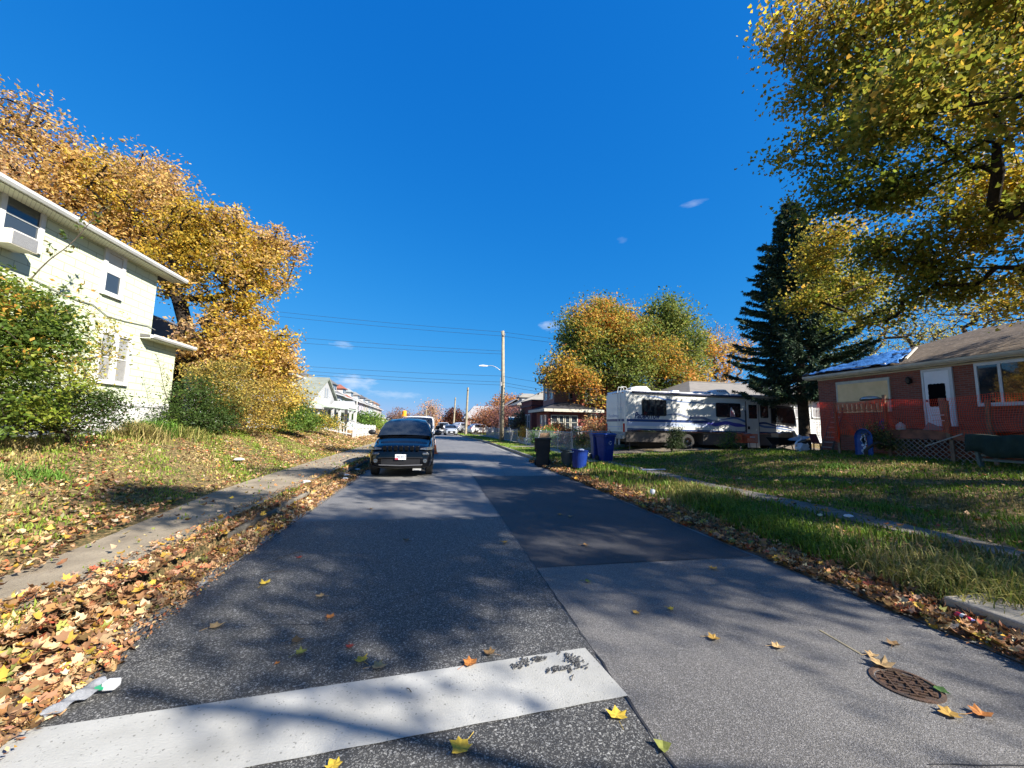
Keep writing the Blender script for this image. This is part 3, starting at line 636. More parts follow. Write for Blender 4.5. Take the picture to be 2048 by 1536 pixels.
stalk('dry_weed', 'tall dry weed stalk standing against the lean-to wall', tuple(s0-Vector((0, 0, .5))), tuple(s1), 22, 5, None, .5, [(.16, .13, .08), (.12, .10, .06)], .045)
s0 = atX(60, 560, -8.6); s1 = atX(222, 408, -8.6)
stalk('vine_shoot', 'long green vine shoot reaching from the bush up to the gutter', tuple(s0), tuple(s1), 16, 8, None, .3, [(.07, .12, .02), (.16, .13, .04)], .11, 'vine')
# ---- mid distance, right: maple and its neighbours
tree('autumn_tree', 'large round maple turning from green to orange behind the motor home', (19.5, 35, .3), .5, 3,
  [B(1160, 660, 34, (2.2, 2.4, 2.0)), B(1120, 740, 33, (1.6, 2, 1.8)), B(1200, 640, 35, 2.4), B(1150, 760, 33, (2.2, 2, 1.2)), B(1240, 690, 34, 2.6), B(1330, 640, 35, (2.2, 2.3, 2.4)), B(1300, 700, 34, 2.8), B(1365, 680, 35, 2.2),
   B(1390, 730, 35, 1.5), B(1250, 750, 33, 2.4), B(1340, 750, 34, 2.2), B(1190, 800, 32, (1.4, 1.5, .9), .5), B(1250, 650, 35, 2.2), B(1170, 700, 34, 2.2)],
  1000, 84, .24, [[(.48, .22, .045), (.38, .17, .04)], [(.38, .25, .045), (.46, .29, .05)], [(.16, .19, .035), (.24, .24, .05)], [(.09, .13, .028), (.13, .17, .035)], [(.12, .16, .03), (.18, .21, .05)]], seed=61, sigma=.62, step=1.2, cvar=.75, shell=.4)
tree('autumn_tree', 'yellow orange tree showing between the round maple and the spruce', (30.5, 40, .3), .3, 3,
  [B(1415, 700, 40, (1.6, 2, 2.2)), B(1440, 740, 40, 1.6), B(1400, 760, 40, 1.7), B(1470, 700, 42, (1.6, 2, 1.8), .4)], 170, 30, .27, [[(.5, .3, .04), (.42, .2, .04)], [(.45, .33, .06), (.5, .3, .05)]], seed=62, sigma=.6, step=1.2)
tree('bare_tree', 'nearly bare pale twigged tree above the yellow orange tree', (31.5, 43, .3), .28, 3,
  [B(1445, 680, 43, (2.2, 2, 2.6)), B(1490, 700, 43, (2, 2, 2)), B(1460, 760, 43, (2.4, 2, 1.8))], 420, 2, .16, [[(.45, .3, .12)]], seed=63, sigma=.5, step=.9, wood=M_barkp, tip=.014)
YB = 'thin yellow leaved trees behind the brick house'
for i, (px, py, Yd, lab) in enumerate(((1790, 640, 24, 'thin yellow leaved tree rising behind the blue tarpaulin'), (1930, 610, 22, 'thin yellow leaved tree rising behind the brown roof slope'), (2060, 600, 20, 'mostly bare dark twigged tree behind the roof ridge, at the right edge'))):
    c = atY(px, py, Yd)
    tree('autumn_tree', lab, (c.x, Yd, .3), .22, 3, [B(px, py, Yd, (3, 2.4, 2.2)), B(px-60, py+60, Yd, (2.2, 2, 1.5)), B(px+50, py+40, Yd, (2.2, 2, 1.5)), B(px+10, py-40, Yd, (2, 2, 1.4), .6)], 210, (16, 13, 2)[i], .16,
         [[(.36, .30, .06), (.26, .25, .05)], [(.45, .34, .06), (.16, .18, .04)]], seed=70+i, sigma=.4, step=.8, group=YB, tip=.016)
# ---- far end of the street
tree('bare_tree', 'tall open pale tree with few leaves at the end of the street', (-1.0, 112, 0), .5, 6,
  [B(858, 815, 112, (2.6, 2, 2)), B(870, 825, 112, (2.6, 2, 2)), B(850, 830, 112, 2.2)], 190, 8, .4, [[(.4, .26, .16), (.5, .3, .2)]], seed=81, sigma=.9, step=1.6, wood=M_barkp, tip=.035)
tree('autumn_tree', 'dark red round tree beside the leaning street poles', (4.2, 92, 0), .4, 2.0,
  [B(908, 838, 92, (2.1, 2, 2.0)), B(900, 845, 92, 1.7), B(915, 848, 92, 1.6), B(907, 828, 92, 1.2)], 210, 24, .42, [[(.14, .05, .03), (.09, .035, .025)], [(.10, .10, .03), (.2, .08, .04)]], seed=82, sigma=.8, step=1.4)
far = [(872, 850, 125, 3.6, [(.42, .18, .05), (.5, .25, .07)], 'orange tree at the far end of the street, below the open pale tree'), (848, 852, 135, 3.6, [(.36, .26, .09), (.3, .2, .08)], 'tan tree at the far end of the street'),
       (812, 838, 170, 5.5, [(.24, .13, .09), (.3, .18, .1)], 'hazy brown treetops behind the last row house'), (792, 833, 175, 4.5, [(.3, .16, .1), (.2, .12, .08)], 'reddish treetop just beyond the last row house'), (832, 848, 190, 4, [(.14, .16, .06), (.2, .18, .08)], 'olive green treetop between the van roof and the pale tree'),
       (893, 852, 150, 3, [(.4, .22, .08), (.2, .12, .06)], 'orange brown tree just left of the dark red tree')]
for i, (px, py, Yd, r, c, lab) in enumerate(far):
    q = atY(px, py, Yd); tree('autumn_tree', lab, (q.x, Yd, -.5), .4, 2, [((q.x, Yd, q.z), (r, r, r*.8), 1), ((q.x+r*.5, Yd, q.z-1.2), (r*.8, r*.8, r*.6), 1), ((q.x-r*.4, Yd, q.z-1.5), (r*.8, r*.8, r*.6), 1)], 120, 22, .5, [c], seed=90+i, sigma=1., step=2, group='distant trees closing the street')
pk = 'purple and orange street trees right of the road'
for i, (px, py, Yd, r, c, lab) in enumerate(((975, 838, 66, 3.0, [(.4, .17, .06), (.32, .13, .06)], 'orange tree behind the white hatchback in its driveway'), (1022, 832, 54, 2.9, [(.24, .11, .09), (.18, .08, .07)], 'purple brown small tree directly behind the tall street lamp pole'), (993, 828, 60, 2.8, [(.26, .13, .09), (.36, .16, .07)], 'russet small tree left of the tall street lamp pole'), (1050, 838, 47, 1.7, [(.16, .10, .07), (.2, .16, .07)], 'thin dull brown tree beside the brick corner porch'))):
    q = atY(px, py, Yd); tree('autumn_tree', lab, (q.x, Yd, .1), .16, 1.6, [((q.x, Yd, q.z), (r*.95, r, r*.6), 1), ((q.x+r*.6, Yd, q.z-.5), (r*.6, r*.6, r*.45), .7), ((q.x-r*.6, Yd, q.z-.5), (r*.6, r*.6, r*.45), .7)], 130, 22, .24, [c, c[::-1]], seed=100+i, sigma=.55, step=.9, group=pk, wood=M_barkd)
tree('autumn_tree', 'orange treetop showing over the grey hip roof beyond the street lamp', (19, 90, .1), .3, 3, [B(1018, 805, 90, (4, 3, 2.2)), B(1005, 812, 90, (3, 3, 2))], 100, 24, .45, [[(.42, .2, .06), (.35, .16, .06)]], seed=111, sigma=.9, step=1.8)
# shrubs of the right hand gardens
RG = 'garden shrubs along the right hand chain link fence'
bush('green and red leaved shrub before the porch windows', gb(9.2, 28.3), [B(1112, 862, 28.5, (.9, .7, .5)), B(1104, 870, 28, (.9, .8, .5)), B(1130, 870, 28.4, (1.0, .8, .45)), B(1118, 852, 29, (.5, .5, .35), .5)], 230, 30, .14,
     [[(.14, .16, .05), (.2, .2, .08)], [(.5, .13, .06), (.4, .2, .06)], [(.07, .14, .03), (.1, .2, .03)]], 121, group=RG, sigma=.25)
bush('dark green rounded shrub at the fence corner behind the black bin', gb(7.4, 27.0), [B(1088, 872, 27, (.9, .7, .6)), B(1080, 880, 26.6, (.7, .6, .5))], 110, 34, .10, [[(.05, .11, .02), (.08, .17, .03)]], 122, group=RG, sigma=.2)
bush('orange leaved shrub between the fence and the motor home', gb(11.4, 25.5), [B(1195, 850, 25.5, (1.1, .8, .9)), B(1188, 870, 25.2, (.9, .7, .6)), B(1178, 858, 26, (.8, .7, .7), .6)], 130, 22, .14, [[(.5, .2, .08), (.42, .15, .06)], [(.2, .14, .07), (.4, .25, .1)]], 123, group=RG, sigma=.26)
bush('ragged green vine on the dark end post of the fence', gb(10.2, 21.5), [B(1162, 882, 21.5, (.45, .4, .45)), B(1170, 897, 21.2, (.5, .4, .35)), B(1158, 866, 21.5, (.3, .3, .4), .5)], 70, 22, .10, [[(.10, .16, .03), (.06, .1, .02)], [(.16, .14, .05)]], 124, group=RG, sigma=.15)
bush('small orange bush at the white kerb by the road side fence corner', gb(7.1, 31), [B(1052, 872, 31, (.5, .5, .5)), B(1050, 864, 31, (.4, .4, .4))], 60, 22, .11, [[(.5, .3, .05), (.4, .22, .05)]], 125, group=RG, sigma=.2)
LS = 'shrubs on the lawn before the motor home'
bush('dark narrow yew like shrub before the rear wheel of the motor home', gb(12.3, 18.7), [B(1352, 868, 18.6, (.38, .35, .45)), B(1350, 888, 18.5, (.42, .35, .4)), B(1345, 900, 18.5, (.35, .35, .2))], 150, 34, .07, [[(.02, .035, .012), (.03, .05, .018)], [(.035, .045, .02)]], 126, group=LS, sigma=.12)
bush('sparse green weed clump left of the orange shopping cart', gb(15.2, 17.9), [B(1460, 880, 17.9, (.35, .3, .45)), B(1475, 893, 17.6, (.4, .3, .25)), B(1450, 890, 17.8, (.3, .3, .3))], 80, 16, .08, [[(.05, .09, .02), (.09, .14, .03)]], 127, group=LS, sigma=.14)
bush('leggy bush with yellowing leaves before the deck lattice', gb(14.6, 10.9), [B(1775, 880, 11, (.45, .4, .35)), B(1800, 895, 10.8, (.55, .4, .25)), B(1750, 862, 11.2, (.35, .3, .3), .6), B(1830, 885, 10.6, (.45, .3, .2), .5), B(1700, 915, 11.6, (.5, .4, .12), .4)], 150, 18, .075,
     [[(.07, .09, .03), (.12, .12, .04)], [(.25, .2, .07), (.08, .1, .03)]], 128, group=LS, sigma=.14)
HV = 'hedges before the row houses'
bush('green hedge before the third row house', gb(-10.2, 60), [B(728, 838, 60, (2.6, 2.5, 1.1)), B(745, 842, 64, (2.5, 2.5, .9)), B(715, 845, 58, (2, 2, .9))], 120, 26, .3, [[(.09, .16, .03), (.15, .22, .04)], [(.06, .11, .02)]], 129, group=HV, sigma=.5, rt=.1)
bush('yellow green hedge low beside the parked cars', gb(-9.5, 68), [B(755, 848, 68, (2.4, 2.5, .7)), B(768, 849, 72, (2, 2, .6))], 80, 24, .3, [[(.2, .26, .04), (.3, .3, .06)]], 130, group=HV, sigma=.45, rt=.1)
# ================================================================== FALLEN LEAVES, GRASS
LC = [(.38, .235, .12), (.32, .165, .07), (.44, .31, .17), (.22, .115, .055), (.46, .29, .05), (.13, .07, .038), (.5, .40, .27), (.18, .19, .05), (.33, .085, .04)]
LCp = [.21, .15, .14, .16, .09, .15, .04, .03, .03]
def litter(name, n, xf, yf, size, tilt, zoff, label, dens=None, tpl=LEAF_MAPLE, p=LCp, seed=1):
    g = np.random.default_rng(seed); u = g.uniform(0, 1, n); v = g.uniform(0, 1, n)
    y = yf(v); x = xf(u, y, g)
    if dens is not None: k = g.uniform(0, 1, n) < dens(x, y); x, y = x[k], y[k]; n = len(x)
    xr = x-bend(y); road_ = (xr > KL) & (xr < KR); z = np.where(road_, .008, gz(x, y)); kerb_ = ((xr > KL-.17) & (xr < KL)) | ((xr > KR) & (xr < KR+.17) & (y > 17.5)); z = np.where(kerb_, .145, z)
    walk_ = ((xr > -4.45) & (xr < -2.95)) | ((xr > 6.6) & (xr < 7.56)); z = np.where(walk_, z+.045, z)
    z = z+zoff(x, y, g)
    s = size*(.55+.75*g.uniform(0, 1, n)); nrm = g.normal(0, tilt, (n, 3)); nrm[:, 2] = 1
    V, Fa, k = scatter(np.stack([x, y, z+.012], 1), nrm, s, variants(tpl, 9, seed))
    C = pick(LC, n, .22, p)
    o = np_mesh(name, V, Fa, M_litter, np.repeat(C, k, 0)); return tag(o, label, 'leaves', kind='stuff')
def fbm(x, y, f, s=0): return .5+.25*(np.sin(x*f+s)*np.cos(y*f*.8+s*2)+np.sin(x*f*2.3+y*f*1.7+s)+.6*np.sin(x*f*4.1-y*f*3.3+s*3))
near = lambda a, b, pw: (lambda v: a+(b-a)*v**pw)
# heap in the left gutter: wide and deep close to the view, thinning up the street
def xg(u, y, g): 
    w = np.where(y < 3.4, .66, .42)
    return KL-.05+u*w+.05*np.sin(y*5)
litter('gutter_leaves', 8200, xg, near(1.2, 26, 1.75), .078, .75, lambda x, y, g: g.uniform(0, 1, len(x))*np.where(y < 4, .10, .06)*np.clip(1-(x-KL)/.7, 0, 1)*np.clip(1.3-y/26, .3, 1), 'heap of tan and yellow fallen leaves filling the left gutter', seed=2)
litter('gutter_leaves', 5200, lambda u, y, g: KL-.55+u*.75, near(1.0, 4.6, 1.0), .075, .7, lambda x, y, g: g.uniform(0, 1, len(x))*.05+np.where(x > KL, .08, 0), 'mixed fallen leaves burying the near left kerb', dens=lambda x, y: np.clip(1.25-(y-2.4)/2.2-.5*fbm(x, y, 3, 2), 0, 1), seed=8)
litter('gutter_leaves', 9500, lambda u, y, g: RR-.02+(1-u**.55)*(.75+.25*(y < 3.5))+.03*np.sin(y*6), near(1.0, 17, 1.3), .08, .5, lambda x, y, g: g.uniform(0, 1, len(x))*.06, 'rust and brown fallen leaves lining the right gutter', p=[.16, .2, .06, .22, .06, .22, .02, .02, .04], seed=3)
litter('leaf_crumbs', 24000, lambda u, y, g: KL-.5+u*(1.22-.25*np.clip((y-2)/3, 0, 1)), near(1.2, 12, 1.5), .034, .6, lambda x, y, g: g.uniform(0, 1, len(x))*.05, 'brown crumbs of crushed leaf among the left gutter leaves', dens=lambda x, y: np.clip(1.3-1.2*np.abs(x+2.5)/.8, .05, 1), tpl=LEAF_OVAL, p=[.18, .14, .05, .25, .03, .27, .03, .02, .03], seed=31)
litter('leaf_crumbs', 9000, lambda u, y, g: RR-.1+u*1.0, near(1.2, 10, 1.3), .034, .6, lambda x, y, g: g.uniform(0, 1, len(x))*.04, 'brown crumbs of crushed leaf along the right gutter', dens=lambda x, y: np.clip((x-RR+.15)/.3, .05, 1), tpl=LEAF_OVAL, p=[.18, .16, .04, .25, .02, .28, .02, .02, .03], seed=32)
# the left verge and bank
litter('fallen_leaves', 36000, lambda u, y, g: -2.75-(u**1.15)*6.6, near(1.8, 34, 1.5), .088, .55, lambda x, y, g: g.uniform(0, .03, len(x)), 'tan maple leaves strewn over the left lawn and bank',
       dens=lambda x, y: np.where(x > -3.0, .6, np.where(x > -4.45+.72*np.clip((9.3-y)/4.7, 0, 1)+.12*np.sin(y*3), np.where(y < 3.2, .25, .03), np.clip(.16+1.15*fbm(x, y, .9, 1)-.25*(y > 7), .10, 1))), tpl=LEAF_STAR, seed=4)
litter('fallen_leaves', 9000, lambda u, y, g: -4.6-(u)*5.2+bend(y), near(20, 62, 1.2), .2, .35, lambda x, y, g: g.uniform(0, .03, len(x)), 'pale golden leaves on the far left verge behind the black car', tpl=LEAF_OVAL, seed=5, p=[.35, .1, .35, .04, .1, .02, .04, 0, 0])
# the right verge and lawn
litter('fallen_leaves', 6500, lambda u, y, g: 4.55+u*12.5, near(.8, 17, 1.35), .10, .45, lambda x, y, g: g.uniform(0, .05, len(x)), 'scattered brown and yellow leaves on the shaded right lawn',
       dens=lambda x, y: np.where((x < 6.6) & (y < 4), .85, np.where(x < 7.6, .25, .30)), tpl=LEAF_STAR, seed=6, p=[.2, .18, .1, .16, .12, .14, .03, .04, .03])
litter('fallen_leaves', 5200, lambda u, y, g: -2.75-(u**1.15)*6.6, lambda v: -2.6+4.4*v, .088, .55, lambda x, y, g: g.uniform(0, .03, len(x)), 'tan leaves on the left lawn nearest the viewer', dens=lambda x, y: np.where((x > -3.85) & (x < -3), .15, .9), tpl=LEAF_STAR, seed=51)
litter('gutter_leaves', 3200, lambda u, y, g: KL-.45+u*1.1, lambda v: -2.6+3.9*v, .078, .7, lambda x, y, g: g.uniform(0, .08, len(x)), 'leaves heaped in the left gutter beside the viewer', seed=52)
litter('gutter_leaves', 2200, lambda u, y, g: RR+u*1.0, lambda v: -2.6+3.7*v, .08, .5, lambda x, y, g: g.uniform(0, .05, len(x)), 'leaves in the right gutter beside the viewer', seed=53)
# grass: blades a few centimetres long, longer in tufts
def grass(name, n, xf, yf, hf, cols, label, dens=None, seed=1, width=.006, lean=.5):
    g = np.random.default_rng(seed); y = yf(g.uniform(0, 1, n)); x = xf(g.uniform(0, 1, n), y, g)
    if dens is not None: k = g.uniform(0, 1, n) < dens(x, y); x, y = x[k], y[k]; n = len(x)
    z = gz(x, y); h = hf(x, y, g)*(.5+g.uniform(0, 1, n)); a = g.uniform(0, 2*np.pi, n); l = lean*h*g.uniform(.2, 1.3, n)
    la = a+g.normal(0, .8, n); dx, dy = np.cos(la)*l, np.sin(la)*l
    w_ = width*(1+np.clip(y, 0, 40)*.10)*(.6+.8*g.uniform(0, 1, n)); px, py = -np.sin(a)*w_, np.cos(a)*w_
    P = np.stack([np.stack([x-px, y-py, z], 1), np.stack([x+px, y+py, z], 1), np.stack([x+dx*.35+px*.7, y+dy*.35+py*.7, z+h*.6], 1), np.stack([x+dx*.35-px*.7, y+dy*.35-py*.7, z+h*.6], 1), np.stack([x+dx, y+dy, z+h*np.clip(1-l/(h*2.2), .35, 1)], 1)], 1)
    i = np.arange(n)[:, None]*5; F3 = np.concatenate([i+[0, 1, 2], i+[0, 2, 3], i+[3, 2, 4]], 0)
    C = cols(x, y, g); o = np_mesh(name, P.reshape(-1, 3), F3, M_grass, np.concatenate([C, C, C], 0)); return tag(o, label, 'grass', kind='stuff')
def gcol(gr, dry, f, s, base=.5):
    def fn(x, y, g):
        t = (fbm(x, y, f, s)+g.normal(0, .22, len(x)) > base)[:, None]
        c = np.where(t, np.array(gr)[g.integers(0, len(gr), len(x))], np.array(dry)[g.integers(0, len(dry), len(x))]); return np.clip(c*(1+g.normal(0, .2, (len(x), 1))), .004, .9)
    return fn
G1 = [(.12, .19, .025), (.17, .25, .035), (.09, .14, .02)]; G2 = [(.10, .17, .015), (.13, .21, .02), (.075, .125, .012)]; D1 = [(.34, .27, .10), (.26, .20, .08), (.4, .33, .15)]
grass('lawn_grass', 130000, lambda u, y, g: -2.76-u*6.6, near(1.8, 30, 1.6), lambda x, y, g: .035+.05*np.clip(fbm(x, y, 1.4, 3), 0, 1)**2+.12*sm(-7.2, -8.8, x), gcol([(.17, .24, .03), (.23, .29, .045), (.12, .18, .02)], D1, 1.5, 2, .42), 'short green and straw coloured grass on the left lawn',
      dens=lambda x, y: np.where(x > -2.98, .8, np.where(x > -4.42, .02, np.clip(1.5*fbm(x, y, 1.2, 5)-.25, .1, 1))), seed=11)
grass('lawn_grass', 120000, lambda u, y, g: 4.55+u*13.0, near(.8, 19, 1.35), lambda x, y, g: np.where(x < 6.6, .06+.12*np.clip(fbm(x, y, 1.7, 4), 0, 1), .05+.05*np.clip(fbm(x, y, 1.1, 2), 0, 1)), gcol(G2, [(.24, .19, .07), (.15, .13, .04)], 1.1, 7, .3), 'dark green grass on the shaded right lawn',
      dens=lambda x, y: np.where((x > 6.8) & (x < 7.35), .22*fbm(x, y, 2.1, 3), np.where(x < 4.95, .35, np.clip(.35+.9*fbm(x, y, 1.5, 6), .3, 1))), seed=12)
grass('verge_grass', 26000, lambda u, y, g: 4.62+u*2.1+bend(y), near(18, 70, 1.3), lambda x, y, g: .06+0*x, gcol([(.14, .24, .03), (.2, .3, .05)], D1, .5, 3, .2), 'sunlit bright green grass between the right kerb and pavement', seed=13)
grass('garden_grass', 16000, lambda u, y, g: 7.6+u*7+bend(y), near(21, 60, 1.2), lambda x, y, g: .07+0*x, gcol([(.16, .26, .04), (.2, .3, .05)], D1, .5, 3, .15), 'sunlit green garden grass behind the right chain link fence', seed=14)
grass('lawn_grass', 16000, lambda u, y, g: -2.76-u*6.6, lambda v: -2.6+4.4*v, lambda x, y, g: .05+0*x, gcol([(.17, .24, .03), (.12, .18, .02)], D1, 1.5, 2, .42), 'grass on the left lawn nearest the viewer', dens=lambda x, y: np.where(x > -4.0, .05, .9), seed=54)
grass('lawn_grass', 16000, lambda u, y, g: 4.6+u*9, lambda v: -2.6+3.4*v, lambda x, y, g: .08+0*x, gcol(G2, D1, 1.1, 7, .3), 'grass on the right lawn nearest the viewer', dens=lambda x, y: np.where((x > 6.8) & (x < 7.35), .05, .9), seed=55)
# long tufts that droop over the right kerb
def tufts():
    g = np.random.default_rng(9); S = []
    for (cx, cy, n, h, c) in [(5.0, 3.0, 900, .34, 0), (4.95, 3.45, 700, .34, 1), (5.3, 2.6, 500, .28, 0), (4.9, 4.2, 900, .28, 2), (4.95, 4.9, 800, .26, 2), (5.1, 5.6, 900, .26, 2), (5.3, 6.4, 900, .24, 2), (5.5, 7.4, 900, .25, 0), (5.9, 8.2, 700, .22, 0), (6.9, 2.6, 600, .26, 1), (7.9, 3.3, 900, .3, 3), (8.6, 3.9, 700, .25, 3),
                              (5.7, 2.9, 600, .25, 1), (6.2, 2.2, 500, .3, 1), (8.2, 6.0, 500, .15, 3), (9.5, 8.4, 500, .15, 3), (11.5, 9.5, 500, .14, 3), (-8.2, 12.8, 900, .45, 1), (-8.6, 13.8, 900, .5, 3), (-7.9, 14.4, 500, .4, 0), (-4.9, 4.2, 200, .16, 3), (-6.6, 8, 400, .14, 3), (14.9, 17.3, 500, .3, 0), (13.4, 16.6, 400, .12, 3)]:
        S.append((g.normal(cx, .26, n), g.normal(cy, .26, n), h*np.ones(n), np.full(n, c)))
    x, y, h, c = [np.concatenate(a) for a in zip(*S)]; k = (x > 4.62) | (x < 0); x, y, h, c = x[k], y[k], h[k], c[k]
    pal = np.array([[(.30, .27, .08), (.2, .2, .05), (.12, .16, .03)], [(.38, .31, .12), (.28, .22, .09), (.2, .2, .05)], [(.09, .16, .015), (.12, .21, .02), (.07, .12, .012)], [(.10, .2, .025), (.14, .26, .04), (.07, .14, .02)]])
    col = pal[c, g.integers(0, 3, len(x))]
    it = iter([h]); 
    return grass('grass_tufts', len(x), lambda u, yy, gg: x, lambda v: y, lambda xx, yy, gg: h*np.where(x > 0, .72, 1), lambda xx, yy, gg: np.clip(col*(1+gg.normal(0, .18, (len(xx), 1))), 0, 1), 'long drooping grass tufts along the right kerb and lawn', seed=19, width=.0045, lean=.95)
tufts()
# single leaves lying on the road, each one its own thing
fl = None
road_leaves = [(595, 1282, 'brown', 'curled brown leaf on the coarse asphalt'), (602, 1305, 'green', 'green and yellow oval leaf'), (661, 1233, 'orange', 'small orange leaf on dark asphalt'), (700, 1292, 'red', 'small dark red leaf'), (722, 1320, 'yellow', 'yellow leaf just above the white bar'),
    (757, 1334, 'tan', 'tan leaf with long stem touching the white bar edge'), (941, 1327, 'orange', 'orange leaf on the upper edge of the white bar'), (978, 1306, 'brown', 'folded brown leaf above the white bar'), (1234, 1430, 'yellow', 'bright yellow maple leaf below the right end of the white bar'),
    (921, 1496, 'yellow', 'bright yellow maple leaf below the middle of the white bar'), (1327, 1497, 'green', 'dull green leaf lying in the branch shadow at the bottom'), (1341, 1218, 'yellow', 'small yellow leaf on the grey patch'), (1427, 1277, 'gold', 'golden leaf on the grey patch'),
    (1555, 1294, 'tan', 'tan leaf standing on edge left of the manhole'), (1745, 1311, 'tan', 'pale tan leaf up the road from the manhole cover'), (1762, 1330, 'tan', 'long curled tan leaf touching the manhole cover'), (1885, 1383, 'dgreen', 'flat dark green leaf on the rim of the manhole cover'),
    (1788, 1289, 'brown', 'brown leaf lying between manhole and right gutter'), (1176, 1163, 'green', 'pale green leaf just below the dark patch'), (1427, 1137, 'gold', 'brown and gold leaf at the edge of the dark patch'), (1172, 1091, 'brown', 'grey brown leaf on the dark patch, lowest there'), (742, 1018, 'brown', 'brown leaf on the pale lane before the black car'),
    (811, 1080, 'brown', 'brown leaf in the shadow of the left lane'), (531, 1167, 'yellow', 'yellow leaf near the left gutter'), (431, 1253, 'tan', 'olive tan leaf beside the gutter heap'), (555, 1325, 'orange', 'tiny orange crumb of leaf left of the olive one'), (1898, 1428, 'gold', 'orange leaf right below the manhole cover'),
    (1964, 1430, 'orange', 'orange brown leaf by the bottom right corner'), (1119, 1029, 'gold', 'tan leaf on the dark patch, left of a pair'), (1140, 1033, 'tan', 'tan leaf on the dark patch, right of a pair'), (1272, 1225, 'gold', 'small gold leaf on the seam of the grey patch'), (667, 1530, 'yellow', 'yellow leaf cut by the bottom edge of the view'),
    (640, 1192, 'tan', 'pale leaf on the coarse asphalt'), (598, 1115, 'red', 'small red leaf by the old patch'), (1009, 1085, 'gold', 'gold leaf on the centre seam'), (1040, 962, 'tan', 'small leaf far up the centre of the road')]
LCOL = dict(brown=(.2, .12, .05), green=(.2, .22, .05), orange=(.45, .17, .04), red=(.28, .045, .03), yellow=(.6, .42, .05), tan=(.5, .33, .15), gold=(.45, .27, .06), dgreen=(.05, .12, .025))
for c, v in LCOL.items(): mat('fallen leaf '+c, v, .75, tuple(q*.6 for q in v), 40, 4, transl=.12)
for i, (px, py, c, lab) in enumerate(road_leaves):
    q = atZ(px, py, .012); r = random.Random(i); s = r.uniform(.075, .11)*(1.25 if 'maple leaf' in lab or 'long curled' in lab else 1)*(.35 if 'tiny' in lab else .7 if 'small' in lab else 1)
    T, Fc = LEAF_MAPLE if c in ('yellow', 'tan', 'gold', 'orange') or i % 2 else LEAF_STAR
    th = r.uniform(0, 6.28); curl = r.uniform(.1, .7); R2 = np.array([[math.cos(th), -math.sin(th), 0], [math.sin(th), math.cos(th), 0], [0, 0, 1]])
    V = T.copy()*(1+np.random.default_rng(i).normal(0, .09, T.shape)); V[:, 2] = V[:, 2]+curl*(V[:, 0]**2+.4*V[:, 1]**2)*.8+.1; V = (V*s)@R2.T+np.array([q.x, q.y, .006])
    me_v = [tuple(p) for p in V]; m = MB(); m.add(me_v, [tuple(f) for f in Fc])
    st = R2@np.array([0, -.5, 0])*s; e = R2@np.array([.1, -1.0, 0])*s
    m.tube([(q.x+st[0], q.y+st[1], .018), (q.x+e[0], q.y+e[1], .014)], .0016, 4)
    o = m.build('fallen_leaf', MC['fallen leaf '+c], smooth=False); tag(o, lab, 'leaf', 'single leaves lying on the road')
# ================================================================== BUILDINGS, left
M_glass = mat('window glass', (.03, .04, .05), .06, spec=.9)
M_glassb = mat('window glass with pale blind', (.30, .30, .29), .15, (.2, .2, .2), 1.5, spec=.8)
M_white = mat('white painted trim', (.58, .59, .58), .55, (.48, .49, .48), 2, 6)
M_whites = mat('white vinyl siding', (.35, .36, .37), .6, brick=(40, .13, .010, (.2, .2, .21), (.33, .34, .35), .5))
M_dgrey = mat('dark grey metal', (.05, .05, .055), .5, metal=.3)
M_galv = mat('galvanised steel', (.42, .43, .44), .45, (.3, .31, .32), 8, 5, metal=.6)
M_black = mat('black plastic', (.012, .012, .014), .45)
M_rub = mat('tyre rubber', (.02, .02, .021), .85, (.035, .033, .03), 9, 5)
M_chrome = mat('chrome', (.65, .66, .68), .12, metal=1)
def window(par, nrm, pos, w, h, rows=2, cols=1, fm=None, gm=None, fr=.07, dep=.05, name='window', sill=True, shade=0):
    """a framed window set on a wall: frame with sashes; panes are its child"""
    fm = fm or M_white; m = MB()
    F_ = lambda u0, u1, v0, v1, d0, d1: m.face(nrm, pos, u0, u1, v0, v1, d0, d1)
    F_(-w/2-fr, -w/2, -fr, h+fr, -.02, dep); F_(w/2, w/2+fr, -fr, h+fr, -.02, dep); F_(-w/2, w/2, h, h+fr*1.2, -.02, dep+.003)
    F_(-w/2-(fr*.6 if sill else 0), w/2+(fr*.6 if sill else 0), -fr, 0, -.02, dep+(.04 if sill else .003))
    for i in range(1, rows): F_(-w/2, w/2, h*i/rows-.018, h*i/rows+.018, -.02, dep*.55)
    for i in range(1, cols): F_(-w/2+w*i/cols-.02, -w/2+w*i/cols+.02, 0, h, -.02, dep*.55+.003)
    f = m.build(name, fm, par)
    g = MB().face(nrm, pos, -w/2, w/2, 0, h, -.01, .012).build('pane', gm or M_glass, f)
    if shade: MB().face(nrm, pos, -w/2+.01, w/2-.01, h*(1-shade), h-.005, .013, .018).build('blind', mat('window blind', (.55, .54, .5), .8), f)
    return f
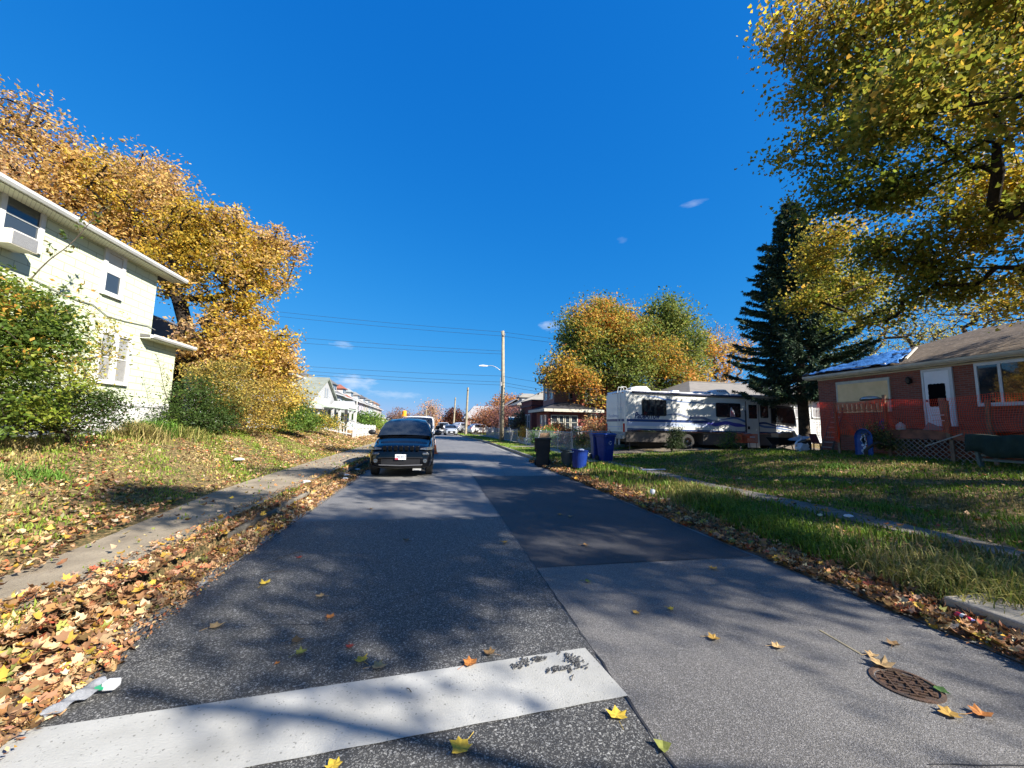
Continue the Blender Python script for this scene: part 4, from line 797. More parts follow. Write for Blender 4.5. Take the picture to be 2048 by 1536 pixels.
def gable_roof(m, x0, x1, y0, y1, ze, zr, axis='y', oh=.35, th=.16, hip=0.):
    """two slopes (or four when hip>0) as slabs over a plan, ridge along axis"""
    x0 -= oh; x1 += oh; y0 -= oh; y1 += oh
    if axis == 'y':
        xc = (x0+x1)/2; A = [(x0, y0, ze), (x1, y0, ze), (x1, y1, ze), (x0, y1, ze), (xc, y0+hip, zr), (xc, y1-hip, zr)]; f = [(0, 4, 5, 3), (1, 2, 5, 4), (0, 1, 4), (3, 5, 2)]
    else:
        yc = (y0+y1)/2; A = [(x0, y0, ze), (x1, y0, ze), (x1, y1, ze), (x0, y1, ze), (x0+hip, yc, zr), (x1-hip, yc, zr)]; f = [(0, 1, 5, 4), (3, 4, 5, 2), (0, 4, 3), (1, 2, 5)]
    n = 6; low = [(a, b, c-th) for a, b, c in A]
    return m.add(A+low, f+[tuple(i+n for i in reversed(q)) for q in f]+[(0, 6, 7, 1), (1, 7, 8, 2), (2, 8, 9, 3), (3, 9, 6, 0)])
# ---- pale green house
XH = -10.2
def P(px, py, X=XH): return atX(px, py, X)
zt = P(319, 551).z; yc = P(308, 615).y; zl = P(359, 694).z; yl = P(346, 754).y; zb = gzf(XH, 14)-.4
M_shin = mat('pale green asbestos shingles', (.50, .545, .40), .8, brick=(.61, .232, .008, (.25, .28, .19), (.475, .52, .38), .6))
hs_ = thing('pale_green_house', 'pale green two storey house with shingle siding and low lean-to at its right end', 'house', (XH-4, 8, zb))
MB().box(XH-8, -6, zb, XH, yc, zt).box(XH-7.9, yc, zb, XH-.003, yl, zl).build('wall', M_shin, hs_)
M_found = mat('white painted foundation', (.66, .67, .66), .85, (.55, .55, .53), 3, 6, bump=.3, bscale=30)
MB().box(XH-7.8, -5.9, zb, XH+.03, yl-.02, P(300, 806).z).build('foundation', M_found, hs_)
M_roofd = mat('dark roof shingles', (.10, .10, .10), .9, (.15, .145, .14), 3, 8, bump=.5, bscale=30)
gx = XH+.42; zg_ = zt+.10
rm = MB(); rm.add([(gx, -6.4, zg_+.02), (gx, yc+.6, zg_+.02), (XH-4, yc+.75, zg_+2.3), (XH-4, -6.4, zg_+2.3), (gx, -6.4, zg_-.1), (gx, yc+.75, zg_-.1), (XH-8.5, yc+.75, zg_), (XH-8.5, -6.4, zg_)], [(0, 1, 2, 3), (3, 2, 6, 7), (0, 3, 7, 4), (1, 5, 6, 2)])
rf = rm.build('roof', M_roofd, hs_)
def gutter(par, x, ya, yb, z, m=None, side=1):
    s = side; g = MB()
    prof = [(0, .12), (0, 0), (.08, -.01), (.12, .05), (.12, .12), (.105, .12), (.105, .06), (.075, .01), (.015, .012), (.015, .12)]
    g.loft([[(x+s*a, y, z+b) for a, b in prof] for y in (ya, yb)]); return g.build('gutter', m or M_white, par)
gutter(rf, gx, -6.4, yc+.78, zg_-.1)
M_soff = mat('cream ribbed soffit', (.62, .62, .5), .7, brick=(.1, 50, .008, (.4, .4, .32), (.6, .6, .48), .5))
MB().box(XH, -6.4, zg_-.13, gx+.002, yc+.75, zg_-.105).build('soffit', M_soff, rf)
# lean-to roof
lr = MB().add([(XH+.32, yc-.5, zl+.04), (XH+.32, yl+.5, zl+.04), (XH-7.9, yl+.5, zl+.9), (XH-7.9, yc-.5, zl+.9), (XH+.32, yc-.5, zl-.06), (XH+.32, yl+.5, zl-.06), (XH-7.9, yl+.5, zl+.7), (XH-7.9, yc-.5, zl+.7)], [(0, 1, 2, 3), (4, 7, 6, 5), (0, 4, 5, 1), (1, 5, 6, 2), (0, 3, 7, 4)]).build('porch_roof', M_roofd, hs_)
gutter(lr, XH+.32, yc-.5, yl+.52, zl-.06); MB().box(XH, yc-.5, zl-.09, XH+.321, yl+.5, zl-.061).build('soffit', M_soff, lr)
# windows on the street side
wA = P(36, 380); w1 = window(hs_, '+x', (XH, P(40, 430).y+.05, P(8, 470).z), .8, P(40, 392).z-P(8, 470).z, 2, 1, fr=.12, shade=.0)
w2y0, w2y1 = P(203, 540).y+.13, P(246, 555).y-.1
w2 = window(hs_, '+x', (XH, (w2y0+w2y1)/2, P(220, 586).z+.0), w2y1-w2y0-.02, P(225, 509).z-P(220, 586).z, 2, 1, fr=.13, shade=.5)
w3y0, w3y1 = P(192, 715).y, P(256, 725).y; w3z0, w3z1 = P(226, 762).z, P(228, 672).z
w3 = window(hs_, '+x', (XH, (w3y0+w3y1)/2, w3z0), w3y1-w3y0-.16, w3z1-w3z0, 2, 2, fr=.12, gm=M_glassb)
MB().box(XH-.01, w3y0+(w3y1-w3y0)*.5-.10, w3z0+.002, XH+.047, w3y0+(w3y1-w3y0)*.5+.10, w3z1-.002).build('mullion', M_white, w3)
# cable stapled along the wall
cb = [P(px, py, XH+.03) for px, py in ((60, 555), (110, 580), (155, 600), (185, 608), (215, 632), (250, 642), (296, 652), (310, 660))]
MB().tube(cb, .014, 6).build('wall_cable', mat('grey cable', (.25, .26, .24), .7), hs_)
# window air conditioner
ac = atX(30, 480, XH+.3); t = thing('window_air_conditioner', 'white boxy air conditioner hanging out of the upper left window', 'air conditioner', (XH+.02, ac.y, ac.z-.22))
MB().box(XH+.02, ac.y-.32, ac.z-.2, XH+.5, ac.y+.32, ac.z+.16).build('casing', mat('yellowed white metal', (.6, .58, .5), .5, (.5, .47, .4), 5), t, bevel=.015)
g = MB()
for i in range(16): g.box(XH+.501, ac.y-.28, ac.z-.17+i*.019, XH+.512, ac.y+.28, ac.z-.162+i*.019)
g.build('grille', mat('grey fins', (.35, .36, .38), .6), t)
# ---- chain link fences
def chain_fence(name, label, p, q, h, nposts=4, top=True, cell=.055, sag=0, wire=.0035, postm=None, group=None):
    p, q = Vector(p), Vector(q); t = thing(name, label, 'fence', tuple(p), 0, group); L = (q-p).length; d = (q-p)/L; up = Vector((0, 0, 1))
    for i in range(nposts):
        s = p+d*L*i/(nposts-1); MB().tube([s-up*.1, s+up*(h+.06)], .03, 8).lathe(s+up*(h+.06), [(.034, 0), (.03, .03), (.0, .045)], 8).build('post', postm or M_galv, t)
    if top: MB().tube([p+up*h, q+up*h], .021, 8).build('top_rail', postm or M_galv, t)
    m = MB(); k = int(L/cell); nh = h-.06
    for i in range(-int(nh/cell), k):
        for sgn in (1, -1):
            a = i*cell; b = a+nh
            a0, b0 = max(a, 0), min(b, L)
            if b0 <= a0: continue
            za, zb_ = (a0-a), (b0-a)
            if sgn < 0: za, zb_ = nh-za, nh-zb_
            A, B_ = p+d*a0+up*(.04+za), p+d*b0+up*(.04+zb_)
            m.beam(A, B_, wire)
    m.build('mesh', M_galv, t); return t
fz = gzf(-9.6, 13); chain_fence('chain_link_fence', 'low chain link fence in front of the pale green house foundation', (-9.3, 10.5, gzf(-9.3, 10.5)), (-9.3, 15.4, gzf(-9.3, 15.4)), .95, 3)
# ---- row houses up the left side
def steps(par, x0, x1, y0, y1, z0, z1, n, m, dirx=1):
    s = MB()
    for i in range(n): s.box(x0+(x1-x0)*i/n, y0, z0, x0+(x1-x0)*(i+1)/n, y1, z1-(z1-z0)*i/n)
    return s.build('steps', m, par)
M_trimw = mat('row house trim', (.38, .39, .40), .6)
RH = 'row houses with front porches up the left side'
def row_house(y0, y1, wallc, roofc, label, X=-13.2, ez=5.7, rz_=8.7, dormer=True, pz=3.05, gap=1.0, porchc=(.3, .31, .3), rails=True):
    b0 = float(bend((y0+y1)/2)); X = X+b0; z0 = .35
    t = thing('row_house', label, 'house', (X-4, (y0+y1)/2, z0), 0, RH); ya, yb = y0+gap/2, y1-gap/2; yc_ = (ya+yb)/2
    wallc = tuple(c*.60 for c in wallc); wm = mat('siding '+label[:24], wallc, .75, brick=(40, .2, .012, tuple(c*.6 for c in wallc), tuple(c*.95 for c in wallc), .4)); rmt = mat('roof '+label[:24], roofc, .9, tuple(c*.7 for c in roofc), 2, 6, bump=.4, bscale=20)
    MB().box(X-9, ya, z0-1, X, yb, ez).build('wall', wm, t)
    m = MB(); gable_roof(m, X-9, X, ya, yb, ez, rz_, 'y', .45, .18, hip=1.2); r = m.build('roof', rmt, t)
    MB().box(X+.451, ya-.45, ez-.19, X+.55, yb+.45, ez-.03).build('gutter', M_trimw, r)
    if dormer:
        dm_ = MB().box(X-2.9, yc_-1.1, ez+.3, X-.35, yc_+1.1, ez+1.45); dd = dm_.build('dormer', wm if dormer == 2 else mat('dormer white', (.42, .43, .43), .7), r)
        q = MB(); gable_roof(q, X-3.1, X-.35, yc_-1.1, yc_+1.1, ez+1.45, ez+2.15, 'x', .25, .1, hip=.9); q.build('dormer_roof', rmt, dd)
        for s in (-.5, .5): MB().face('+x', (X-.35, yc_+s, ez+.62), -.32, .32, 0, .7, 0, .02).build('dormer_window', M_glass, dd)
    n = 2
    for s in (-1.5, 1.5): window(t, '+x', (X, yc_+s, 3.65), .95, 1.3, 2, 1, fr=.12, dep=.06, fm=M_trimw)
    for s in (-3.5, -6.3): window(t, '-y', (X+s, ya, 3.7), .8, 1.2, 2, 1, fr=.1, dep=.05, fm=M_trimw)
    # porch
    pr = MB().add([(X+2.5, ya-.1, pz), (X+2.5, yb+.1, pz), (X, yb+.1, pz+.55), (X, ya-.1, pz+.55), (X+2.5, ya-.1, pz-.16), (X+2.5, yb+.1, pz-.16), (X, yb+.1, pz-.12), (X, ya-.1, pz-.12)], [(0, 1, 2, 3), (4, 7, 6, 5), (0, 4, 5, 1), (1, 5, 6, 2), (0, 3, 7, 4)]).build('porch_roof', mat('porch roof '+label[:14], porchc, .85), t)
    MB().box(X+2.501, ya-.1, pz-.2, X+2.58, yb+.1, pz-.01).build('fascia', M_trimw, pr)
    MB().box(X, ya, z0-.6, X+2.35, yb, .95).build('porch_floor', mat('porch base', (.45, .45, .44), .8, (.3, .3, .3), 2), t)
    for yy in (ya+.2, yc_, yb-.2): MB().box(X+2.05, yy-.09, .951, X+2.25, yy+.09, pz-.161).build('porch_post', M_trimw, t)
    if rails:
        m = MB(); m.beam((X+2.15, ya+.29, 1.75), (X+2.15, yb-1.6, 1.75), .06)
        for i in range(int((yb-ya-2)/.16)): m.box(X+2.135, ya+.36+i*.16, .951, X+2.165, ya+.39+i*.16, 1.72)
        m.build('porch_rail', M_trimw, t)
    MB().face('+x', (X, yc_+1.8, .96), -.45, .45, 0, 1.95, 0, .04).build('door', M_dgrey, t)
    window(t, '+x', (X, yc_-1.2, 1.35), 1.5, 1.3, 1, 2, fr=.1, dep=.05, fm=M_trimw)
    steps(t, X+2.36, X+3.9, yb-1.5, yb-.4, .1, .94, 5, mat('step concrete', (.55, .55, .53), .8))
    return t
# white duplex, mostly behind leaves
row_house(26.5, 34.5, (.70, .71, .72), (.14, .14, .14), 'white two storey house half hidden by the tall yellow green bush', X=-13.6, ez=6.1, rz_=8.2, dormer=False, gap=.4)
row_house(34.9, 42.6, (.68, .69, .68), (.17, .18, .17), 'white two storey house with bay windows just left of the grey gable cottage', X=-13.6, ez=6.1, rz_=8.0, dormer=False, gap=.4)
# front gabled cottage
t = thing('gabled_cottage', 'white cottage with tall grey green roof, steep front gable and porch', 'house', (-17, 49.3, .3))
M_rg = mat('grey green shingle roof', (.21, .235, .21), .9, (.15, .165, .14), 1.6, 8, bump=.4, bscale=18)
ze, zr, yg = 3.7, 6.9, 49.6
MB().box(-22, 43.6, -.6, -13.2, 55, ze).build('wall', M_whites, t)
rf = MB().add([(-12.9, 43.0, ze), (-12.9, yg, zr), (-12.9, 55.6, ze), (-22.4, 43.0, ze), (-22.4, yg, zr), (-22.4, 55.6, ze)]+[(-12.9, 43.0, ze-.2), (-12.9, yg, zr-.25), (-12.9, 55.6, ze-.2), (-22.4, 43.0, ze-.2), (-22.4, yg, zr-.25), (-22.4, 55.6, ze-.2)],
    [(0, 1, 4, 3), (1, 2, 5, 4), (6, 9, 10, 7), (7, 10, 11, 8), (0, 6, 7, 1), (1, 7, 8, 2), (3, 4, 10, 9), (4, 5, 11, 10), (0, 3, 9, 6), (2, 8, 11, 5)]).build('roof', M_rg, t)
MB().prism([(-13.2, 43.7, ze-.1), (-13.2, yg, zr-.3), (-13.2, 54.9, ze-.1)], (-.3, 0, 0)).build('gable', M_whites, t)
for s in (-.45, .45): MB().face('+x', (-13.2, yg+s, 4.5), -.28, .28, 0, 1.1, 0, .05).build('gable_window', M_glassb, t)
pr = MB().add([(-10.6, 43.2, 3.25), (-10.6, 55.2, 3.25), (-13.2, 55.2, 3.75), (-13.2, 43.2, 3.75), (-10.6, 43.2, 3.07), (-10.6, 55.2, 3.07), (-13.2, 55.2, 3.2), (-13.2, 43.2, 3.2)], [(0, 1, 2, 3), (4, 7, 6, 5), (0, 4, 5, 1), (1, 5, 6, 2), (0, 3, 7, 4)]).build('porch_roof', mat('pale green porch roof', (.42, .5, .42), .7), t)
pg = MB().prism([(-10.5, 50.2, 3.26), (-10.5, 52.6, 4.15), (-10.5, 55.2, 3.26)], (-.12, 0, 0)).add([(-10.45, 50.0, 3.27), (-10.45, 52.6, 4.24), (-12.9, 52.6, 4.24), (-12.9, 50, 3.27), (-10.45, 55.4, 3.27), (-12.9, 55.4, 3.27)], [(0, 1, 2, 3), (1, 4, 5, 2)]).build('porch_gable', M_trimw, pr)
for yy in (43.6, 46.6, 49.6, 52.2, 54.8): MB().box(-10.95, yy-.12, .4, -10.7, yy+.12, 3.07).build('porch_post', M_trimw, t)
MB().box(-13.2, 43.4, -.5, -10.6, 55, 1.0).build('porch_floor', M_whites, t)
for yy in (45.2, 48): window(t, '+x', (-13.2, yy, 1.5), 1.1, 1.3, 2, 1, fr=.1)
MB().face('+x', (-13.2, 51.6, 1.0), -.45, .45, 0, 2, 0, .04).build('door', M_dgrey, t)
steps(t, -10.6, -8.4, 50.6, 52.4, 0, 1.0, 6, mat('step concrete', (.55, .55, .53), .8))
m = MB()
for yy in (50.6, 52.4): m.beam((-10.6, yy, 1.85), (-8.4, yy, .85), .06); m.beam((-8.45, yy, .0), (-8.45, yy, .9), .06)
m.build('stair_rail', M_trimw, t)
# dark porch column standing in the neighbour's yard: the black post by the stair
rows = [((.50, .58, .68), (.13, .135, .145), 'pale blue row house with dark grey roof, first after the gabled cottage', True), ((.55, .66, .50), (.27, .10, .07), 'pale green row house with red brown roof', True), ((.55, .68, .78), (.26, .29, .3), 'light sky blue row house under a pale grey roof', True),
        ((.64, .56, .64), (.24, .23, .22), 'pinkish lilac row house under a worn brown grey roof', True), ((.55, .49, .40), (.1, .1, .11), 'tan row house with dark slate dormer roof', True), ((.6, .68, .74), (.16, .17, .18), 'small pale blue row house beyond the tan one', True),
        ((.68, .69, .66), (.22, .2, .17), 'white row house, third from the far end', True), ((.66, .62, .5), (.25, .14, .09), 'cream row house with rusty roof, second from the far end', True), ((.5, .36, .28), (.18, .12, .1), 'brown brick coloured row house closing the row', True)]
yy = 57.2
for i, (wc, rc, lab, dm_) in enumerate(rows):
    wd = 7.6 if i < 3 else 8.6; row_house(yy, yy+wd, wc, rc, lab, rails=(i < 4)); yy += wd
# ---- white picket fence with tall white pole, parked cars behind it
def picket(name, label, p, q, h, m, step=.2, group=None):
    p, q = Vector(p), Vector(q); t = thing(name, label, 'fence', tuple(p), 0, group); L = (q-p).length; d = (q-p)/L; n = int(L/step); a = MB()
    s = Vector((-d.y, d.x, 0))*.012
    for i in range(n):
        c = p+d*(i*step); c1 = c+d*.075; z = h*(1+.015*math.sin(i*2.1))
        a.prism([c, c1, c1+Vector((0, 0, z-.05)), (c+c1)/2+Vector((0, 0, z)), c+Vector((0, 0, z-.05))], s)
    a.build('pickets', m, t); b = MB()
    for zz in (h*.25, h*.75): b.beam(p+Vector((0, 0, zz))-s*2, q+Vector((0, 0, zz))-s*2, .03, .08)
    b.build('rail', m, t)
    for k in range(int(L/2.4)+1): e = p+d*min(L, k*2.4)-s*5; MB().box(e.x-.05, e.y-.05, e.z-.1, e.x+.05, e.y+.05, e.z+h+.05).build('post', m, t)
    return t
picket('picket_fence', 'white picket fence behind the black car', (-6.2, 31.0, gzf(-6.2, 31)), (-6.9, 47, gzf(-6.9, 47)), 1.0, mat('chalky white fence paint', (.46, .47, .46), .7))
picket('picket_fence', 'short return of white picket fence running back from the tall white pole', (-9.4, 30.9, gzf(-9.4, 31)), (-6.25, 30.9, gzf(-6.2, 31)), 1.0, MC['chalky white fence paint'])
q = atY(711, 846, 31.3); MB().tube([(q.x, 31.3, .4), (q.x+.02, 31.3, atY(711, 796, 31.3).z)], .035, 8).build('flag_pole', M_white); tag(bpy.data.objects['flag_pole'], 'thin tall white pole at the corner of the picket fence', 'pole')
q = atY(692, 830, 45); MB().box(q.x-.14, 44.9, .2, q.x+.14, 45.1, 3.0).build('porch_column', M_dgrey); tag(bpy.data.objects['porch_column'], 'black square post standing before the cottage stair', 'post')
# ================================================================== BUILDINGS, right
M_brick = mat('red brick wall', (.25, .075, .045), .85, brick=(.215, .075, .009, (.17, .12, .10), (.17, .05, .032), .7))
M_brickd = mat('purple brown brick wall', (.30, .17, .15), .85, brick=(.215, .075, .006, (.3, .24, .22), (.26, .14, .12), .6))
M_brickr = mat('dark red brick wall', (.22, .05, .04), .85, brick=(.215, .075, .006, (.16, .08, .07), (.17, .04, .035), .6))
M_shb = mat('brown roof shingles', (.13, .095, .065), .92, (.065, .048, .034), 1.8, 8, bump=.5, bscale=26, speck=((14, .8, (.24, .2, .16), .5),))
M_trimt = mat('weathered cream trim', (.50, .48, .40), .7, (.38, .36, .3), 3, 6)
XB = 17.7; OVH = .26
def Q(px, py, X=XB): return atX(px, py, X)
cY = Q(1638, 800).y; bz = .3; ez = atX(1690, 743, XB-.26).z-.1
t = thing('brick_house', 'red brick rancher with boarded opening, raised deck and bow window at the right edge', 'house', (XB+5, 6, bz))
MB().box(XB, -8, -.3, XB+10, cY, ez).build('wall', M_brick, t)
# roof: hip ended at the far end, ridge along the street
ge = Q(1690, 745, 17.2); zE = atX(1690, 743, XB-OVH).z; xr_ = XB+5; rpk = atX(1960, 657, XB+5); zr = rpk.z
r = MB(); ov = OVH
y0, y1, x0, x1 = -8.6, cY+.45, XB-ov, XB+10+ov; hip = y1-rpk.y
A = [(x0, y0, zE), (x1, y0, zE), (x1, y1, zE), (x0, y1, zE), (xr_, y0+.1, zr), (xr_, y1-hip, zr)]
low = [(a, b, c-.14) for a, b, c in A]
r.add(A+low, [(0, 4, 5, 3), (1, 2, 5, 4), (0, 1, 4), (3, 5, 2), (6, 9, 11, 10), (7, 10, 11, 8), (6, 10, 7), (9, 8, 11), (0, 6, 7, 1), (1, 7, 8, 2), (2, 8, 9, 3), (3, 9, 6, 0)])
rf = r.build('roof', M_shb, t)
gutter(rf, x0, y0, y1, zE-.15, M_trimt, side=-1)
MB().box(x0+.002, y0, zE-.2, XB+.02, y1, zE-.145).build('soffit', M_trimt, rf)
MB().box(XB-.03, -8, zE-.26, XB-.002, cY, zE-.201).build('frieze_board', M_trimt, t)
# boarded opening
pa, pb = Q(1678, 800), Q(1781, 800); zt_ = Q(1730, 765).z; zb_ = 2.42
M_ply = mat('bare plywood', (.78, .56, .30), .8, (.66, .47, .24), 2.2, 8, bump=.1, bscale=20)
MB().box(XB-.045, pb.y+.02, zb_, XB-.004, pa.y, zt_).build('plywood_board', M_ply, t)
b = MB(); b.box(XB-.055, pb.y-.04, zb_, XB-.003, pb.y+.018, zt_+.12); b.box(XB-.055, pa.y+.002, zb_, XB-.003, pa.y+.06, zt_+.12); b.box(XB-.056, pb.y+.02, zt_+.002, XB-.003, pa.y, zt_+.12); b.build('opening_trim', M_trimt, t)
# door with dark scalloped curtain
dy0, dy1 = Q(1912, 800).y, Q(1849, 800).y; dz0, dz1 = 1.85, 3.84; dw = dy1-dy0
dr = MB().box(XB-.06, dy0+.1, dz0, XB-.01, dy1-.07, dz1).build('door', mat('white storm door', (.74, .75, .76), .5, (.66, .67, .68), 2, 5), t, bevel=.01)
fr = MB(); fr.box(XB-.07, dy0+.0, dz0, XB-.005, dy0+.095, dz1+.09); fr.box(XB-.07, dy1-.065, dz0, XB-.005, dy1, dz1+.09); fr.box(XB-.07, dy0+.096, dz1+.003, XB-.005, dy1-.066, dz1+.09); fr.build('door_frame', M_white, t)
m = MB(); cyc, czc = (dy0+dy1)/2+.02, Q(1882, 790).z; hw, hh = .235, .40; n = 72; pl = []
for i in range(n):
    a = 2*math.pi*i/n; c, s = math.cos(a), math.sin(a); k = 1/max(abs(c), abs(s)); sc_ = 1+.045*abs(math.sin(a*8))
    pl.append((XB-.061, cyc+c*k*hw*sc_, czc+s*k*hh*sc_))
m.prism(pl, (-.012, 0, 0)); m.build('door_glass', mat('dark curtained glass', (.004, .004, .005), .9, spec=.05), dr)
MB().ball((XB-.10, dy1-.13, dz0+.92), .035).tube([(XB-.06, dy1-.13, dz0+.92), (XB-.10, dy1-.13, dz0+.92)], .015).build('handle', M_black, dr)
# porch lamp beside the door
ly, lz = Q(1821, 765).y, Q(1821, 762).z
m = MB().box(XB-.05, ly-.05, lz-.08, XB-.002, ly+.05, lz+.1).lathe((XB-.12, ly, lz-.12), [(.03, 0), (.065, .04), (.075, .2), (.03, .27), (.01, .29)], 8); m.build('porch_lamp', M_black, t)
# bow window
by1 = Q(1957, 770).y; bz0, bz1 = Q(1965, 806).z, Q(1958, 733).z; by0 = by1-3.2
bw = MB(); xo = XB-.14
bw.box(xo, by0, bz0-.12, XB-.003, by1, bz0-.002).box(xo, by0, bz1+.002, XB-.003, by1, bz1+.1)
for yy in (by1-.07, by1-.62, by1-1.62, by1-2.6, by0): bw.box(xo+.002, yy, bz0, XB-.004, yy+.07, bz1)
wf = bw.build('window', M_white, t)
MB().box(xo+.03, by0+.07, bz0, xo+.045, by1-.08, bz1).build('pane', mat('reflective window glass', (.015, .018, .02), .03, spec=1.), wf)
MB().box(XB-.09, by1-.5, bz0+.01, XB-.07, by1-.25, bz1-.01).build('curtain', mat('pale curtain', (.4, .42, .44), .8), wf)
# blue tarpaulin held down on the roof corner
TA = Q(1690, 742, x0+.1)
def roofz(x, y):
    za = zE+(zr-zE)*(x-x0)/(xr_-x0); zb2 = zE+(zr-zE)*(y1-y)/hip; return min(za, zb2)
tm = MB(); nx, ny = 22, 34; r2 = random.Random(4); g_ = []
for i in range(nx+1):
    for j in range(ny+1):
        u, v = i/nx, j/ny; x = x0-.06+u*2.7; yb0 = y1-4.0+u*1.3+.12*math.sin(u*7); y = yb0+v*(y1+.02-yb0)
        if v > .98: y = y1+.03
        x_ = min(x, x0+4.9); z = roofz(max(x_, x0), min(y, y1))+.035+.10*abs(math.sin(u*9+v*13+2*math.sin(v*6)))*(.3+r2.random()*.9)
        if y > y1-.02 and False: z -= .1
        g_.append((x_, y, z))
fs = [(i*(ny+1)+j, (i+1)*(ny+1)+j, (i+1)*(ny+1)+j+1, i*(ny+1)+j+1) for i in range(nx) for j in range(ny)]
tm.add(g_, fs); M_tarp = mat('blue tarpaulin', (.035, .14, .40), .42, (.05, .18, .5), 4, 5, bump=.5, bscale=9, spec=.5, dist=.08)
tt = thing('blue_tarpaulin', 'crumpled blue tarpaulin nailed over the far corner of the brown roof', 'tarpaulin', (x0+2, y1-2, zE))
o = tm.build('sheet', M_tarp, tt, smooth=True); so_ = o.modifiers.new('s', 'SOLIDIFY'); so_.thickness = .008
M_batten = mat('grey wooden batten', (.45, .43, .38), .8)
m = MB()
def rp(x, y): return (x, y, roofz(x, y)+.09)
m.beam(rp(x0+.5, y1-3.85), rp(x0+2.6, y1-2.9), .07, .04); m.beam(rp(x0+1.9, y1-2.5), rp(x0+1.5, y1-3.4), .1, .04); m.beam(rp(x0+2.6, y1-2.9), rp(x0+2.7, y1-2.5), .1, .04); m.beam(rp(x0+.12, y1-.5), rp(x0+.12, y1-3.4), .06, .04)
m.build('batten', M_batten, tt)
# ---- raised deck
XD = 15.75; dyA, dyB = Q(1935, 860, XD).y, Q(1672, 850, XD).y; zD = 1.70
M_deck = mat('weathered red brown deck boards', (.26, .11, .07), .85, (.10, .055, .04), 3, 8, bump=.4, bscale=30)
M_post = mat('grey brown timber', (.20, .14, .09), .85, (.12, .085, .06), 5, 8, bump=.4, bscale=30)
dk = thing('deck', 'raised timber deck with lattice skirt in front of the brick house door', 'deck', (XD+1, (dyA+dyB)/2, .5))
m = MB(); n = int((dyB-dyA+.6)/.145)
for i in range(n): m.box(XD, dyA-.6+i*.145, zD-.035, XB-.005, dyA-.6+i*.145+.137, zD)
m.build('boards', M_deck, dk); MB().box(XD-.04, dyA-.6, zD-.3, XD-.002, dyB, zD-.036).box(XD, dyB+.002, zD-.3, XB-.01, dyB+.04, zD-.036).build('skirt_board', M_deck, dk)
posts = [(XD-.02, dyB-.1, 2.78), (XD-.02, Q(1773, 800, XD).y, 2.93), (XD-.02, Q(1896, 800, XD).y, 2.62), (XD-.02, dyA-.55, 2.6)]
for (x, y, z) in posts: MB().box(x-.09, y-.09, .3, x-.042-.0, y+.0, zD-.301).box(x-.13, y-.05, zD-.3, x-.042, y+.04, z).build('post', M_post, dk)
m = MB(); ya_, yb_ = posts[1][1], dyB-.1
m.box(XD-.10, ya_+.06, 2.66, XD-.06, yb_, 2.76).box(XD-.10, ya_+.06, 2.40, XD-.06, yb_, 2.44); k = int((yb_-ya_)/.17)
for i in range(k): m.box(XD-.135, ya_+.12+i*.17, 2.36, XD-.101, ya_+.21+i*.17, 2.66)
m.build('railing', mat('pale new timber', (.42, .26, .14), .8, (.3, .18, .1), 5), dk)
m = MB(); la, lb, z0_, z1_ = dyA-.3, Q(1790, 890, XD).y, .5, zD-.31; s = .16
for sg in (1, -1):
    i = -12
    while i*s < lb-la:
        a = i*s; b_ = a+(z1_-z0_); a0, b0 = max(a, 0), min(b_, lb-la)
        if b0 > a0:
            za, zc = a0-a, b0-a
            if sg < 0: za, zc = (z1_-z0_)-za, (z1_-z0_)-zc
            m.beam((XD-.02-.012*sg, la+a0, z0_+za), (XD-.02-.012*sg, la+b0, z0_+zc), .01, .035, up=(1, 0, 0))
        i += 1
m.build('lattice', mat('grey lattice', (.28, .26, .22), .85), dk)
# orange safety net hung along the rail and over to the right
M_net = mat('orange safety net', (.95, .10, .03), .5, transl=.35, spec=.3)
nn = thing('safety_net', 'sagging orange plastic mesh fence strung along the deck railing', 'safety net', (XD-.2, dyB, 1.5))
def netz(y):
    f = (dyB+.45-y)/(dyB+.45-posts[1][1])
    return 2.72+.05*math.sin(y*3) if y > posts[1][1] else 2.78-.10*abs(math.sin((posts[1][1]-y)*1.1))
yA, yB_ = 5.4, dyB+.5; Nh = int((yB_-yA)/.055); Nv = 19; G = []
for i in range(Nh+1):
    y = yA+(yB_-yA)*i/Nh; col_ = []
    for j in range(Nv+1):
        v = j/Nv; zt2 = netz(y); zb2 = 1.62-.15*math.sin(y*1.7)-(.35 if y > dyB-.3 else 0)
        x = XD-.2-.07*math.sin(y*9+v*2.5)*v-.05*math.sin(y*4.3+1)*v-(.12*math.sin(v*3.1))
        col_.append(Vector((x, y+.03*math.sin(v*7+y*2), zt2+(zb2-zt2)*v)))
    G.append(col_)
m = MB()
for i in range(0, Nh+1):
    for j in range(Nv): m.beam(G[i][j], G[i][j+1], .013 if G[i][j].y > 10.6 else .006, .004)
for j in range(Nv+1):
    for i in range(Nh): m.beam(G[i][j], G[i+1][j], (.016 if j else .025) if G[i][j].y > 10.6 else .007, .005)
m.build('mesh', M_net, nn)
# ---- white sided house behind the motor home
wx0, wx1 = atY(1500, 850, 26).x, atY(1672, 850, 26).x
t = thing('white_sided_house', 'white clapboard house with low grey roof behind the motor home cab', 'house', (24, 30, 0))
M_clap = mat('white clapboard', (.58, .59, .58), .65, brick=(60, .21, .014, (.3, .3, .3), (.56, .57, .56), .6))
ehz = atY(1640, 800, 26).z
MB().box(wx0-5, 26, 0, wx1+5, 35, ehz).build('wall', M_clap, t)
m = MB(); rzz = atY(1470, 766, 30.5).z; gable_roof(m, wx0-5, wx1+5, 26, 35, ehz+.05, rzz, 'x', .45, .15, hip=3.5); m.build('roof', mat('pale grey roof shingles', (.20, .185, .17), .9, (.16, .15, .14), 2, 6, bump=.3, bscale=20), t)
MB().box(wx0-5.4, 25.47, ehz-.12, wx1+5.4, 25.56, ehz+.03).build('gutter', M_white, t)
